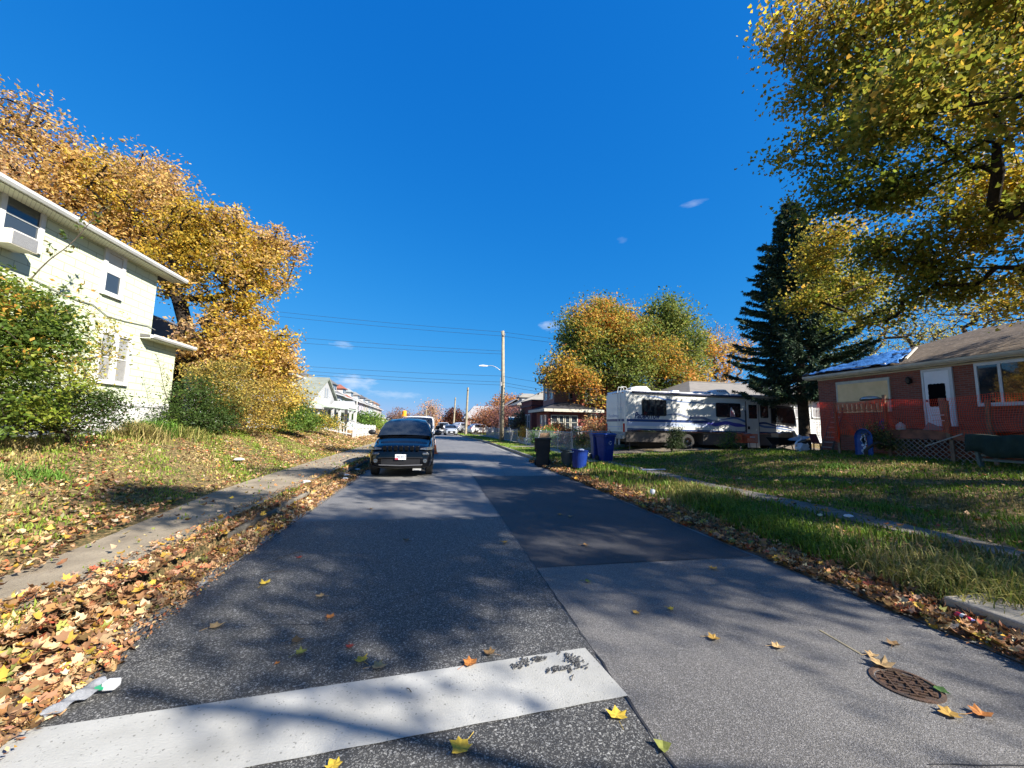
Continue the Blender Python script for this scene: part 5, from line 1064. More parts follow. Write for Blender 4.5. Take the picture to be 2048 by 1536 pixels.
for px in (1598, 1633): q = atY(px, 812, 26); window(t, '-y', (q.x, 26, q.z-.9), .9, 1.3, 2, 1, fr=.1, gm=M_glassb)
# ---- brick house with enclosed porch
t = thing('porch_house', 'purple brown brick house with glazed red brick porch behind the garden fence', 'house', (14, 37, .2))
z0 = .1; px0 = atY(1097, 850, 32).x; px1 = atY(1165, 850, 32).x; pe = atY(1130, 818, 32).z
MB().box(px0, 32, z0, px1+.5, 36, pe-.25).build('porch_wall', M_brickr, t)
m = MB(); gable_roof(m, px0, px1+1.2, 32, 37, pe, pe+.75, 'x', .55, .2, hip=2.2); pr = m.build('porch_roof', mat('black porch roof', (.035, .035, .04), .9), t)
MB().box(px0-.56, 31.4, pe-.26, px1+1.76, 31.452, pe-.02).box(px0-.61, 31.453, pe-.26, px0-.552, 37, pe-.02).build('fascia', M_trimt, pr)
wz0, wz1 = atY(1130, 858, 32).z, atY(1130, 832, 32).z
for px in (1110, 1122.5, 1134.5, 1147): q = atY(px, 845, 32); window(t, '-y', (q.x, 32, wz0), .62, wz1-wz0, 2, 1, fr=.07, fm=M_trimt)
for yy in (33, 34.2): window(t, '-x', (px0, yy, wz0), .6, wz1-wz0, 2, 1, fr=.08)
pq = atY(1108, 850, 36.4).x
MB().box(pq, 36.4, z0, pq+8, 40.4, 6.3).build('wall', M_brickd, t)
m = MB(); gable_roof(m, pq, pq+8, 36.4, 40.4, 6.35, 8.0, 'x', .6, .16, hip=2.2); m.build('roof', M_roofd, t)
for yy in (37.3, 39.3): window(t, '-x', (pq, yy, 4.35), .8, 1.35, 2, 1, fr=.1)
for xx in (pq+2, pq+5.2): window(t, '-y', (xx, 36.4, 4.35), .8, 1.35, 2, 1, fr=.1)
MB().box(px1+.52, 34, z0, px1+5, 36-.003, 5.6).build('side_wing', M_brickr, t); window(t, '-y', (px1+1.6, 34, 1.3), .9, 1.4, 2, 1, fr=.09); window(t, '-y', (px1+1.6, 34, 3.8), .9, 1.3, 2, 1, fr=.09)
q = atY(1156, 860, 30.6); MB().box(q.x-.36, 30.6, .9, q.x+.36, 31.2, 1.62).build('window_frame_panel', M_white, None); tag(bpy.data.objects['window_frame_panel'], 'white boxy panel standing by the porch wall', 'panel'); bpy.data.objects['window_frame_panel'].name = 'utility_box'
# ---- flat roofed dark red brick porch house next along
t = thing('flat_roofed_house', 'dark red brick house with flat parapet porch beside the glazed porch house', 'house', (13, 46, .2))
fx = atY(1063, 850, 43).x; fz = atY(1063, 800, 43).z
MB().box(fx, 43, 0, fx+6, 48.5, fz).build('porch_wall', M_brickr, t); MB().box(fx-.12, 42.88, fz-.75, fx+6.1, 48.6, fz-.55).box(fx-.08, 42.92, fz-.1, fx+6.1, 48.6, fz+.06).build('cornice', mat('dark maroon cornice', (.07, .025, .03), .7), t)
window(t, '-y', (fx+1.35, 43, 1.4), .9, 1.5, 2, 1, fr=.1); window(t, '-x', (fx, 44.2, 1.3), .8, 1.5, 2, 1, fr=.1); window(t, '-x', (fx, 45.6, 1.3), .8, 1.5, 2, 1, fr=.1)
MB().box(fx+2.6, 46, 0, fx+10, 54, 4.7).build('wall', M_brickr, t)
# ---- white house with grey hip roof and dormer
t = thing('hip_roofed_house', 'white house with large pale grey hip roof and small dormer, beyond the brick porches', 'house', (18, 66, .2))
hx = atY(1040, 830, 60).x; he = atY(1060, 809, 60).z; ha = atY(1072, 782, 65).z
MB().box(hx, 60, 0, hx+11, 71, he).build('wall', M_whites, t)
m = MB(); gable_roof(m, hx, hx+11, 60, 71, he, ha+.2, 'y', .6, .2, hip=5.2); rf = m.build('roof', mat('pale grey hip shingles', (.24, .23, .205), .9, (.19, .185, .165), 1.5, 6), t)
MB().box(hx+1.2, 64.2, he+.3, hx+3.2, 66.8, he+1.5).build('dormer', M_whites, rf); m = MB(); gable_roof(m, hx+.9, hx+4.2, 64.2, 66.8, he+1.5, he+2.2, 'x', .25, .1, hip=1.0); m.build('dormer_roof', MC['pale grey hip shingles'], rf)
for xx in (hx+2, hx+5): window(t, '-y', (xx, 60, he-2.2), .9, 1.4, 2, 1, fr=.1)
for y_ in (62, 65, 68): window(t, '-x', (hx, y_, he-2.3), .9, 1.4, 2, 1, fr=.1); window(t, '-x', (hx, y_, 1.3), .9, 1.4, 2, 1, fr=.1)
# further houses on the right
t = thing('grey_roofed_bungalow', 'low brown brick bungalow with grey roof beside the dark red tree', 'house', (13, 84, 0))
gx_ = atY(932, 850, 80).x; MB().box(gx_, 80, 0, gx_+9, 88, 2.9).build('wall', M_brickd, t); m = MB(); gable_roof(m, gx_, gx_+9, 80, 88, 3.0, 5.6, 'x', .5, .2, hip=2.4); m.build('roof', mat('grey bungalow roof', (.25, .245, .25), .9), t)
for xx in (gx_+1.5, gx_+4.6, gx_+7.2): window(t, '-y', (xx, 80, 1.0), 1.0, 1.2, 2, 1, fr=.1)
t = thing('gabled_house', 'long pale gabled house mostly behind the russet trees', 'house', (16, 76, 0))
g2 = atY(990, 850, 73).x; MB().box(g2, 73, 0, g2+8, 79, 3.9).build('wall', M_whites, t); m = MB(); gable_roof(m, g2, g2+8, 73, 79, 4.0, 6.7, 'y', .4, .15); m.build('roof', mat('grey shingle gable roof', (.18, .18, .19), .9), t)
window(t, '-y', (g2+2.2, 73, 1.4), .9, 1.3, 2, 1, fr=.1)
# low retaining wall, chain fences of the gardens
q0 = atY(1052, 884, 28); 
MB().box(6.95, 28.2, .05, 7.25, 33, .62).build('low_wall', M_whites if False else mat('whitewashed masonry', (.62, .6, .56), .85, (.5, .48, .44), 4, 6)); tag(bpy.data.objects['low_wall'], 'low whitewashed wall under the orange bush by the pavement', 'wall')
MB().box(8.2, 29.3, .1, 13.5, 29.6, .72).build('low_wall', MC['whitewashed masonry']); tag(bpy.data.objects['low_wall.001'], 'low white wall behind the chain link fence, below the porch windows', 'wall')
CF = 'chain link fences of the right hand garden'
chain_fence('chain_link_fence', 'galvanised chain link fence running back from the black bin', (7.75, 21.6, .2), (6.6, 28.2, .2), 1.05, 5, cell=.07, wire=.005, group=CF)
chain_fence('chain_link_fence', 'galvanised chain link fence crossing the garden before the porch house', (7.8, 21.5, .2), (10.1, 21.5, .25), 1.1, 3, cell=.07, wire=.005, group=CF)
chain_fence('chain_link_fence', 'chain link fence with dark posts ending beside the blue wheeled bin', (10.15, 21.5, .25), (12.6, 22.5, .25), 1.0, 3, cell=.07, wire=.005, postm=M_dgrey, group=CF)
chain_fence('chain_link_fence', 'long chain link fence behind the tall street lamp pole', (6.6, 31.5, .2), (6.0, 47, .2), 1.0, 7, cell=.09, wire=.006, postm=M_galv, group=CF)
# garden things
q = atY(1040, 850, 50); t = thing('storage_shed', 'low white shed half hidden behind the dull brown tree', 'shed', (q.x, 50, .1))
MB().box(q.x-1.3, 50, .9, q.x+1.5, 51.4, 2.3).box(q.x-1.2, 50.1, .1, q.x-1.0, 51.2, .9).box(q.x+1.1, 50.1, .1, q.x+1.3, 51.2, .9).build('body', M_whites, t); m = MB(); gable_roof(m, q.x-1.3, q.x+1.5, 50, 51.4, 2.32, 2.7, 'x', .1, .05); m.build('roof', M_white, t)
q = atY(1153, 858, 29.5); 
# ---- utility poles, street lamp, wires
M_pole = mat('grey weathered pole wood', (.33, .29, .2), .9, (.22, .19, .14), 3, 8, bump=.5, bscale=20)
p = atY(1003, 886, 35.2); top = atY(1006, 662, 35.2)
t = thing('utility_pole', 'tall thick wooden utility pole with street lamp arm, nearest of the poles', 'utility pole', (p.x, 35.2, 0))
MB().tube([(p.x, 35.2, -.2), (p.x+.02, 35.2, 5), (top.x, 35.2, top.z)], [.2, .175, .13], 14).build('pole', M_pole, t, smooth=True)
cx_ = top.x; MB().beam((cx_-.05, 34.2, top.z-.75), (cx_+.05, 36.2, top.z-.05), .1, .12).build('crossarm', M_pole, t)
m = MB()
for yy, zz in ((34.3, -.6), (35.3, -.25), (36.1, .02)): m.lathe((cx_, yy, top.z+zz), [(.03, 0), (.06, .04), (.06, .1), (.03, .18)], 8)
m.build('insulator', M_glassb, t)
la, lb = atY(1002, 742, 35.2), atY(972, 732, 35.2)
m = MB(); A = [la.lerp(lb, i/8)+Vector((0, 0, .22*math.sin(math.pi*i/8))) for i in range(9)]; m.tube(A, .03, 8); m.build('lamp_arm', M_galv, t, smooth=True)
e = A[-1]; MB().loft([[(e.x+.15, e.y-.06, e.z-.03), (e.x+.15, e.y+.06, e.z-.03), (e.x+.15, e.y+.06, e.z+.05), (e.x+.15, e.y-.06, e.z+.05)], [(e.x-.3, e.y-.15, e.z-.05), (e.x-.3, e.y+.15, e.z-.05), (e.x-.3, e.y+.08, e.z+.09), (e.x-.3, e.y-.08, e.z+.09)], [(e.x-.65, e.y-.09, e.z-.04), (e.x-.65, e.y+.09, e.z-.04), (e.x-.65, e.y+.05, e.z+.03), (e.x-.65, e.y-.05, e.z+.03)]]).build('lamp_head', mat('lamp grey paint', (.55, .56, .57), .5), t)
MB().box(cx_-.14, 34.9, 5.2, cx_-.02, 35.0, 5.55).tube([(cx_-.17, 35.2, .5), (cx_-.15, 35.2, 6)], .025, 6).build('conduit', M_galv, t)
UP = 'bare wooden poles along the street'
for (px, py, ptx, pty, Y, lab) in ((931, 869, 936, 775, 55, 'second wooden pole along the right kerb, left of the purple tree'), (906, 862, 911, 795, 78, 'third wooden pole, in front of the dark red tree'), (852, 866, 853, 818, 100, 'thin pale pole standing before the open pale tree at the street end')):
    a, b_ = atY(px, py, Y), atY(ptx, pty, Y); t2 = thing('utility_pole', lab, 'utility pole', (a.x, Y, 0), 0, UP)
    MB().tube([(a.x, Y, -.5), (b_.x, Y, b_.z)], [.19, .13], 10).build('pole', M_pole, t2); MB().beam((b_.x, Y-.7, b_.z-.4), (b_.x, Y+.7, b_.z-.4), .09, .1).build('crossarm', M_pole, t2)
q = atY(965, 869, 60); b_ = atY(970, 820, 60); MB().tube([(q.x, 60, 0), (b_.x, 60, b_.z)], .06, 8).build('metal_pole', mat('rusty metal', (.3, .14, .09), .7)); tag(bpy.data.objects['metal_pole'], 'thin rusty brown pole before the white hatchback driveway', 'pole')
M_wire = mat('wire', (.03, .035, .035), .5)
def wires(name, lab, rows_, r=.012):
    for i, (a, b_, sag) in enumerate(rows_):
        a, b_ = Vector(a), Vector(b_); P_ = [a.lerp(b_, k/18)-Vector((0, 0, sag*4*(k/18)*(1-k/18))) for k in range(19)]
        o = MB().tube(P_, r, 5).build(name, M_wire); tag(o, lab[i], 'wire', 'overhead wires crossing the street')
def wy(px, py, Y): return tuple(atY(px, py, Y))
pl = (cx_, 35.2); 
wires('overhead_wire', ['thick overhead cable left of the lamp pole, highest of the low three', 'thick overhead cable left of the lamp pole, middle of the low three', 'thick overhead cable left of the lamp pole, lowest of the low three',
      'thin power wire at the top left of the lamp pole', 'second thin power wire at the top left of the lamp pole', 'thin wire halfway up on the left of the lamp pole', 'lower thin wire halfway up on the left of the lamp pole'],
      [(wy(560, 729, 40), wy(1003, 752, 35.2), .12), (wy(560, 738, 40), wy(1002, 764, 35.2), .12), (wy(560, 745, 40), wy(1001, 770, 35.2), .12), (wy(560, 624, 40), wy(1005, 664, 35.2), .1), (wy(560, 633, 40), wy(1005, 672, 35.2), .1), (wy(560, 672, 40), wy(1004, 702, 35.2), .1), (wy(560, 683, 40), wy(1004, 708, 35.2), .1)][:7], .013)
wires('overhead_wire', ['thick overhead cable right of the lamp pole running down before the maple, highest', 'thick overhead cable right of the lamp pole, middle', 'thick overhead cable right of the lamp pole, lowest', 'upper power wire before the crown of the round maple', 'lower power wire before the crown of the round maple', 'slack service wire before the middle of the round maple'],
      [(wy(1003, 752, 35.2), wy(1260, 784, 27), .15), (wy(1002, 764, 35.2), wy(1260, 800, 27), .15), (wy(1001, 770, 35.2), wy(1260, 806, 27), .15), (wy(1005, 664, 35.2), wy(1480, 706, 27), .25), (wy(1005, 672, 35.2), wy(1480, 716, 27), .25), (wy(1110, 727, 30), wy(1480, 768, 26), .3)], .012)
# ================================================================== VEHICLES
def wheel(par, x, y, r, w, name='wheel', hub=None, spokes=5, side=1):
    m = MB(); m.lathe((x, y, r), [(r*.62, -w/2), (r*.93, -w/2), (r, -w/2+.03), (r, w/2-.03), (r*.93, w/2), (r*.62, w/2)], 28, 'x')
    t = m.build(name, M_rub, par, local=True)
    h = MB(); xo = x+side*(w/2-.035); h.lathe((xo, y, r), [(r*.64, -.02), (r*.64, .02), (r*.58, .022), (r*.56, -.015), (.02, -.015)] if side > 0 else [(.02, .015), (r*.56, .015), (r*.58, -.022), (r*.64, -.02), (r*.64, .02)], 24, 'x')
    for k in range(spokes):
        a = 2*math.pi*k/spokes+.3; c, s = math.cos(a), math.sin(a); xx = xo+side*.015
        h.beam((xx, y+c*.04, r+s*.04), (xx, y+c*r*.6, r+s*r*.6), .03, r*.16, up=(1, 0, 0))
    h.lathe((xo+side*.01, y, r), [(r*.16, 0), (r*.14, side*.03), (.01, side*.035)], 12, 'x'); h.build('rim', hub or M_chrome, t, local=True); return t
M_clearg = mat('car window glass', (.006, .009, .013), .03, (.02, .025, .03), 2.5, 3, spec=.8)
M_lens = mat('headlamp lens', (.09, .10, .11), .06, (.02, .022, .025), 40, spec=1., coat=.8)
M_redl = mat('tail lamp red', (.4, .01, .01), .2)
M_ambl = mat('amber lens', (.6, .2, .02), .2)
def vehicle(name, label, cat, loc, rz, paint, spec, group=None):
    """front looks to -Y in its own frame. spec: L,W,H, hood z, belt z, windshield base/top y, roof end y, rear glass base y, wheel r, wheel ys, clear"""
    L, Wd, Ht = spec['L'], spec['W'], spec['H']; hz, bz = spec['hood'], spec['belt']; a, b, c, d = spec['cab']; cl = spec.get('clear', .22); wr = spec['wr']; wys = spec['wy']; hw = Wd/2; fr = spec.get('nose', .12)
    t = thing(name, label, cat, loc, rz, group)
    # body: lofted along the length
    def ring(y, k, zb, zt, crown=.03, tuck=.08):
        h = hw*k; return [(-h*.88, y, zb), (-h*.985, y, zb+.12), (-h, y, zb+(zt-zb)*.45), (-h*.98, y, zt-tuck*1.7), (-h*.88, y, zt-.035), (-h*.6, y, zt+crown*.6), (0, y, zt+crown), (h*.6, y, zt+crown*.6), (h*.88, y, zt-.035), (h*.98, y, zt-tuck*1.7), (h, y, zt-(zt-zb)*.55), (h*.985, y, zb+.12), (h*.88, y, zb)]
    rings = [ring(0.0, .78, cl+.12, hz-.36), ring(.05, .88, cl+.04, hz-.22), ring(fr, .94, cl, hz-.11), ring(fr+.25, .975, cl, hz-.03), ring(a-.35, 1., cl, hz+.02), ring(a, 1., cl, bz), ring((a+c)/2, 1., cl, bz+.01), ring(c, 1., cl, bz+.03), ring(d, .99, cl, bz+.04), ring(L-.12, .96, cl+.02, bz-.0), ring(L, .88, cl+.1, bz-.25)]
    body = MB().loft(rings).build('body', paint, t, local=True, smooth=True); bpy_mod = body.modifiers.new('sub', 'SUBSURF'); bpy_mod.levels = 1; bpy_mod.render_levels = 2
    # cabin
    wt = hw*spec.get('taper', .80); wb = hw*.965
    def cr(y, wb_, wt_, zb, zt): return [(-wb_, y, zb), (-wt_-(wb_-wt_)*.06, y, zt-.09), (-wt_*.93, y, zt-.015), (-wt_*.5, y, zt+.02), (0, y, zt+.03), (wt_*.5, y, zt+.02), (wt_*.93, y, zt-.015), (wt_+(wb_-wt_)*.06, y, zt-.09), (wb_, y, zb)]
    e1, e2 = (b-a), (d-c)
    R = [cr(a, wb*.97, wb*.93, bz-.04, bz+.02), cr(a+e1*.33, wb, (wb*2+wt)/3, bz-.03, bz+(Ht-bz)*.42), cr(a+e1*.7, wb, (wb+wt*2)/3, bz-.03, bz+(Ht-bz)*.80), cr(b, wb, wt, bz-.02, Ht-.045), cr(b+.35, wb, wt, bz-.02, Ht-.01), cr((b+c)/2, wb, wt, bz, Ht), cr(c-.15, wb*.99, wt*.98, bz, Ht-.03), cr(c, wb*.98, wt*.97, bz+.0, Ht-.06), cr(c+e2*.6, wb*.96, (wb+wt)/2*.98, bz+.0, bz+(Ht-bz)*.5), cr(d, wb*.94, wb*.9, bz, bz+.05)]
    MB().loft(R).build('cabin', paint, t, local=True, smooth=True)
    # glass, set just proud of the cabin
    def sidept(y, f, s):  # f 0..1 from belt to roof
        if y < b: k = (y-a)/e1; top = bz+(Ht-.045-bz)*min(1, k*1.12); wtt = wb+(wt-wb)*k
        elif y > c: k = (y-c)/e2; top = Ht-.06+(bz+.05-Ht+.06)*k; wtt = wt*.97+(wb*.9-wt*.97)*k
        else: top = Ht-.02; wtt = wt
        z0_, z1_ = bz+.045, max(bz+.05, top-.12); z = z0_+(z1_-z0_)*f; xx = wb+(wtt-wb)*((z-bz)/(max(.1, top-bz)))
        return (s*(xx+.012), y, z)
    gl = MB()
    n = 4
    ws = []
    for i in range(n+1):
        k = .0+.93*i/n; y = a+e1*k; z = [bz+.02, bz+(Ht-bz)*.42, bz+(Ht-bz)*.80, Ht-.045]; kk = k; zz = np.interp(kk, [0, .33, .7, 1], z); ww = np.interp(kk, [0, .33, .7, 1], [wb*.90, (wb*2+wt)/3*.93, (wb+wt*2)/3*.92, wt*.90])
        ws.append([(-ww, y-.015, zz-.01), (-ww*.5, y-.035, zz+.012), (0, y-.04, zz+.022), (ww*.5, y-.035, zz+.012), (ww, y-.015, zz-.01)])
    gl.loft(ws, cap=False, close=False); gl.build('windshield', M_clearg, t, local=True, smooth=True)
    for s in (-1, 1):
        cuts = spec.get('sides', [(a+e1*.62, b+.55), (b+.62, (b+c)/2+.45), ((b+c)/2+.53, c+.1)])
        for (ya, yb) in cuts:
            m = MB(); P_ = [[sidept(ya+(yb-ya)*i/4, f, s) for f in (0, 1)] for i in range(5)]
            m.loft([[p0, p1] for p0, p1 in P_], cap=False, close=False); m.build('side_window', M_clearg, t, local=True)
    if spec.get('rearglass', True):
        m = MB(); y0_, y1_ = c+e2*.12, c+e2*.8; z0_, z1_ = Ht-.12, bz+.14
        m.quad((-wt*.82, y0_+.03, z0_+.03), (wt*.82, y0_+.03, z0_+.03), (wb*.82, y1_+.05, z1_+.02), (-wb*.82, y1_+.05, z1_+.02)).build('rear_window', M_clearg, t, local=True)
    for (wy_) in wys:
        for s in (-1, 1):
            wheel(t, s*(hw-.115), wy_, wr, .22, hub=spec.get('rim'), side=s)
            m = MB(); N_ = 14; o_ = []
            for k in range(N_+1):
                an = math.pi*k/N_; o_.append([(s*(hw+.004), wy_+math.cos(an)*(wr+.03), wr+math.sin(an)*(wr+.03)), (s*(hw+.012), wy_+math.cos(an)*(wr+.085), wr+math.sin(an)*(wr+.085)), (s*(hw-.03), wy_+math.cos(an)*(wr+.09), wr+math.sin(an)*(wr+.09))])
            m.loft(o_, cap=False, close=False).build('wheel_arch', M_black, t, local=True)
    for s in (-1, 1):
        m = MB(); m.ball((s*(hw+.13), a+.28, bz+.1), (.12, .06, .085), 12, 8); m.tube([(s*hw*.95, a+.3, bz+.03), (s*(hw+.1), a+.29, bz+.06)], .025, 6); m.build('mirror', spec.get('mirror', paint), t, local=True, smooth=True)
        lx = s*hw
        m = MB(); zl_ = hz-.17
        m.loft([[(lx*.58, .040, zl_+.0), (lx*.60, .045, zl_+.03)], [(lx*.78, .065, zl_-.02), (lx*.80, .085, zl_+.06)], [(lx*.95, .16, zl_-.01), (lx*.945, .2, zl_+.08)], [(lx*.995, .36, zl_+.04), (lx*.98, .40, zl_+.09)]], cap=False, close=False)
        sd_ = m.build('headlight', M_lens, t, local=True); q_ = sd_.modifiers.new('s', 'SOLIDIFY'); q_.thickness = .03; q_.offset = 1
        MB().box(lx*.80-.06, L-.13, bz-.24, lx*.80+.06, L-.01, bz-.02).build('tail_light', M_redl, t, local=True)
    return t
SUV = dict(L=4.62, W=1.86, H=1.74, hood=1.0, belt=1.19, cab=(1.18, 2.05, 3.7, 4.45), clear=.24, wr=.36, wy=(.92, 3.62), taper=.69, rim=M_dgrey, mirror=M_black)
M_bpaint = mat('glossy black car paint', (.002, .0025, .004), .12, spec=.3, coat=.25)
q = atZ(740, 950, 0); q2 = atZ(866, 948, 0); cxs = (q.x+q2.x)/2
suv = vehicle('parked_suv', 'glossy black SUV parked facing the camera at the left kerb', 'car', (cxs, q.y-.78, 0), rad(0), M_bpaint, SUV)
L_ = lambda *a, **k: MB()
# face of the black car: grille, lamps, plate, rails
m = MB()
for i in range(7):
    x = (i-3)*.155; m.box(x-.052, -.012, .80, x+.052, .03, .93)
m.build('grille', mat('gloss black slots', (.001, .001, .001), .3), suv, local=True, bevel=.01)
m = MB(); m.box(-.62, -.03, .575, .62, .02, .60).box(-.55, .0, .40, .55, .05, .56); m.build('lower_grille', M_black, suv, local=True, bevel=.008)
m = MB(); m.loft([[(-.86, .22, .47), (-.86, .22, .44)], [(-.6, .0, .40), (-.6, .0, .37)], [(0, -.03, .385), (0, -.03, .355)], [(.6, .0, .40), (.6, .0, .37)], [(.86, .22, .47), (.86, .22, .44)]], cap=False, close=False); o = m.build('bumper_trim', mat('satin grey trim', (.18, .18, .19), .35, metal=.6), suv, local=True); o.modifiers.new('s', 'SOLIDIFY').thickness = .02
for s in (-1, 1):
    m = MB(); m.box(s*.71-.10, -.012, .66, s*.71+.10, .05, .735); m.build('headlight', M_lens, suv, local=True, bevel=.03)
    m = MB(); m.lathe((s*.70, .06, .50), [(.06, -.06), (.06, -.072), (.04, -.075), (.001, -.07)], 16, 'y'); m.build('fog_lamp', M_lens, suv, local=True)
    m = MB(); m.tube([(s*.70, 2.05, 1.72), (s*.70, 2.2, 1.785), (s*.69, 3.5, 1.77), (s*.68, 3.7, 1.70)], .02, 6); m.build('roof_rail', M_black, suv, local=True)
m = MB().box(.36, -.02, .225, .60, .06, .275).box(.40, -.035, .24, .56, -.018, .26); m.build('skid_plate', mat('scuffed alloy', (.5, .5, .48), .4, metal=.5), suv, local=True)
pl_ = MB().box(-.155, -.05, .535, .155, -.035, .69); lp = pl_.build('licence_plate', mat('plate white', (.6, .63, .66), .5), suv, local=True, bevel=.004)
MB().box(-.15, -.054, .54, -.06, -.0505, .585).build('plate_flag_emblem', mat('plate red', (.35, .03, .06), .5), lp, local=True)
me = text_mesh('7EU037', .085, .0015); me.transform(Matrix.Translation((.015, -.0525, .615)) @ Matrix.Rotation(math.pi/2, 4, 'X')); link_mesh(me, 'lettering', mat('plate dark blue ink', (.02, .03, .07), .5), lp, True, False)
m = MB().loft([[(-.17, 1.43, 1.30), (.19, 1.43, 1.30)], [(-.13, 1.49, 1.345), (.17, 1.49, 1.345)]], cap=False, close=False)
m.build('dashboard_card', mat('pale card', (.22, .27, .32), .6), suv, local=True)
# white work van behind it, with amber beacon
VAN = dict(L=5.4, W=2.0, H=1.98, hood=1.2, belt=1.28, cab=(1.5, 2.1, 4.9, 5.3), clear=.28, wr=.37, wy=(1.05, 4.2), taper=.86, rim=M_galv, mirror=M_black, sides=[(2.0, 2.9), (3.0, 3.9)])
M_vw = mat('white vehicle paint', (.70, .71, .72), .3, (.64, .65, .66), 3, 5, spec=.5, coat=.4)
van = vehicle('parked_van', 'white work truck parked behind the black SUV with an orange beacon on its roof', 'truck', (cxs+.0, q.y+6.6, 0), 0, M_vw, dict(VAN, W=1.86))
MB().lathe((-.75, 2.5, 1.97), [(.16, 0), (.16, .03), (.11, .04), (.12, .26), (.09, .3), (.02, .31)], 14).build('beacon', mat('orange beacon dome', (.75, .30, .03), .3), van, local=True)
m = MB(); m.box(1.13, 1.62, 1.36, 1.35, 1.75, 1.62).tube([(.95, 1.75, 1.45), (1.2, 1.7, 1.48)], .025, 6); m.build('mirror', M_black, van, local=True, bevel=.03)
# traffic cone
q = atZ(868, 907, 0); tc_ = thing('traffic_cone', 'orange traffic cone with pale top standing on the road beside the SUV', 'traffic cone', (q.x+.02, q.y, 0))
MB().box(-.2, -.2, 0, .2, .2, .04).lathe((0, 0, .04), [(.14, 0), (.118, .13)], 18).lathe((0, 0, .17), [(.117, 0), (.075, .28)], 18).build('cone', mat('orange cone plastic', (.85, .17, .04), .5), tc_, local=True)
MB().lathe((0, 0, .45), [(.076, 0), (.045, .22), (.03, .3), (.0, .31)], 18).build('reflective_collar', mat('pale reflective collar', (.75, .6, .55), .4), tc_, local=True)
# cars up the street
HB = dict(L=4.1, W=1.75, H=1.5, hood=.98, belt=1.0, cab=(1.05, 1.85, 3.3, 3.95), clear=.18, wr=.31, wy=(.8, 3.3), taper=.76)
q = atZ(903, 871, 0); st_ = mat('silver car paint', (.45, .48, .52), .25, metal=.5, coat=.6)
c1 = vehicle('parked_car', 'silver hatchback parked facing us at the right kerb up the street', 'car', (q.x, q.y, 0), rad(3), st_, HB)
MB().box(-.17, -.03, .42, .17, -.01, .53).build('licence_plate', mat('plate white', (.6, .63, .66), .5), c1, local=True); MB().box(-.5, -.012, .28, .5, .02, .62).build('grille', M_black, c1, local=True)
q = atZ(893, 866, 0); c2 = vehicle('parked_truck', 'white pickup truck parked directly behind the silver hatchback', 'truck', (q.x-.3, q.y+2, 0), rad(4), M_vw, dict(VAN, H=1.85, rim=M_dgrey)); MB().box(-.75, -.02, .55, .75, .03, 1.0).build('grille', M_black, c2, local=True)
q = atY(884, 860, 84); c3 = vehicle('parked_car', 'dark small car parked farthest up the right kerb', 'car', (q.x, 84, 0), rad(4), mat('dark green car paint', (.03, .06, .06), .3, coat=.5), HB)
q = atY(958, 866, 62); c4 = vehicle('parked_car', 'white hatchback standing sideways in a driveway on the right', 'car', (q.x+2.0, 62, .15), rad(112), M_vw, dict(HB, H=1.56))
q = atY(938, 862, 66); c5 = vehicle('parked_car', 'silver blue SUV seen from behind, left of the white hatchback', 'car', (q.x-.2, 68.5, .15), rad(150), st_, dict(SUV, rim=M_chrome))
for px, Yd, lab, c in ((722, 46, 'pale green grey minivan parked behind the picket fence', (.5, .56, .54)), (742, 53, 'greenish white wagon parked behind the picket fence, right of the minivan', (.42, .5, .48))):
    q = atY(px, 850, Yd); vehicle('parked_car', lab, 'car', (q.x-1.5, Yd, gzf(q.x, Yd)-.05), rad(68), mat('paint '+lab[:10], c, .3, coat=.5), dict(VAN if px < 730 else SUV, H=1.75, L=4.8, rim=M_chrome), group='cars in the yard behind the picket fence')
# ---- the motor home
X0, X1, Y0, Y1 = 10.34, 21.75, 20.0, 22.5; zF, zT = .78, 3.72
M_rv = mat('off white fibreglass', (.60, .60, .56), .35, (.56, .555, .51), 1.2, 5, spec=.5, coat=.3)
M_rvb = mat('dark taupe skirt', (.10, .085, .075), .5, (.08, .07, .06), 2, 5)
M_rvblue = mat('deep blue stripe', (.02, .045, .15), .35)
M_rvpale = mat('pale blue stripe', (.36, .42, .56), .4)
rv = thing('motor_home', 'long white motor home with blue stripes parked across the driveway', 'motor home', ((X0+X1)/2, (Y0+Y1)/2, .2))
def rr(x, y0, y1, z0, z1, r=.16, rb=.03):
    P_ = []
    for cx1, cz1, a0, rr_ in ((y1-r, z1-r, 0, r), (y0+r, z1-r, 90, r)):
        for k in range(5): a = rad(a0+90*k/4); P_.append((x, cx1+rr_*math.cos(a), cz1+rr_*math.sin(a)))
    P_ += [(x, y0, z0+rb), (x, y0+rb, z0), (x, y1-rb, z0), (x, y1, z0+rb)]
    return P_
zB = 1.35
rings = [rr(X0, Y0+.06, Y1-.06, zB, zT-.12), rr(X0+.06, Y0, Y1, zB, zT), rr(X1-1.5, Y0, Y1, zB, zT), rr(X1-.85, Y0, Y1, zB, zT-.02), rr(X1-.45, Y0+.03, Y1-.03, zB, zT-.14), rr(X1-.15, Y0+.1, Y1-.1, zB, zT-.42), rr(X1+.0, Y0+.12, Y1-.12, zB, zT-.9), rr(X1+.1, Y0+.14, Y1-.14, zB, zT-1.5), rr(X1+.14, Y0+.16, Y1-.16, zB, zT-2.0)]
MB().loft(rings).build('body', M_rv, rv)
MB().box(X0+.05, Y0+.03, zF+.02, X0+2.9, Y1-.03, zB-.002).box(X0+4.9, Y0+.03, zF-.1, X1+.02, Y1-.03, zB-.002).box(X0+2.9, Y0+.25, zB-.1, X0+4.9, Y1-.25, zB-.003).build('skirt', M_rvb, rv)
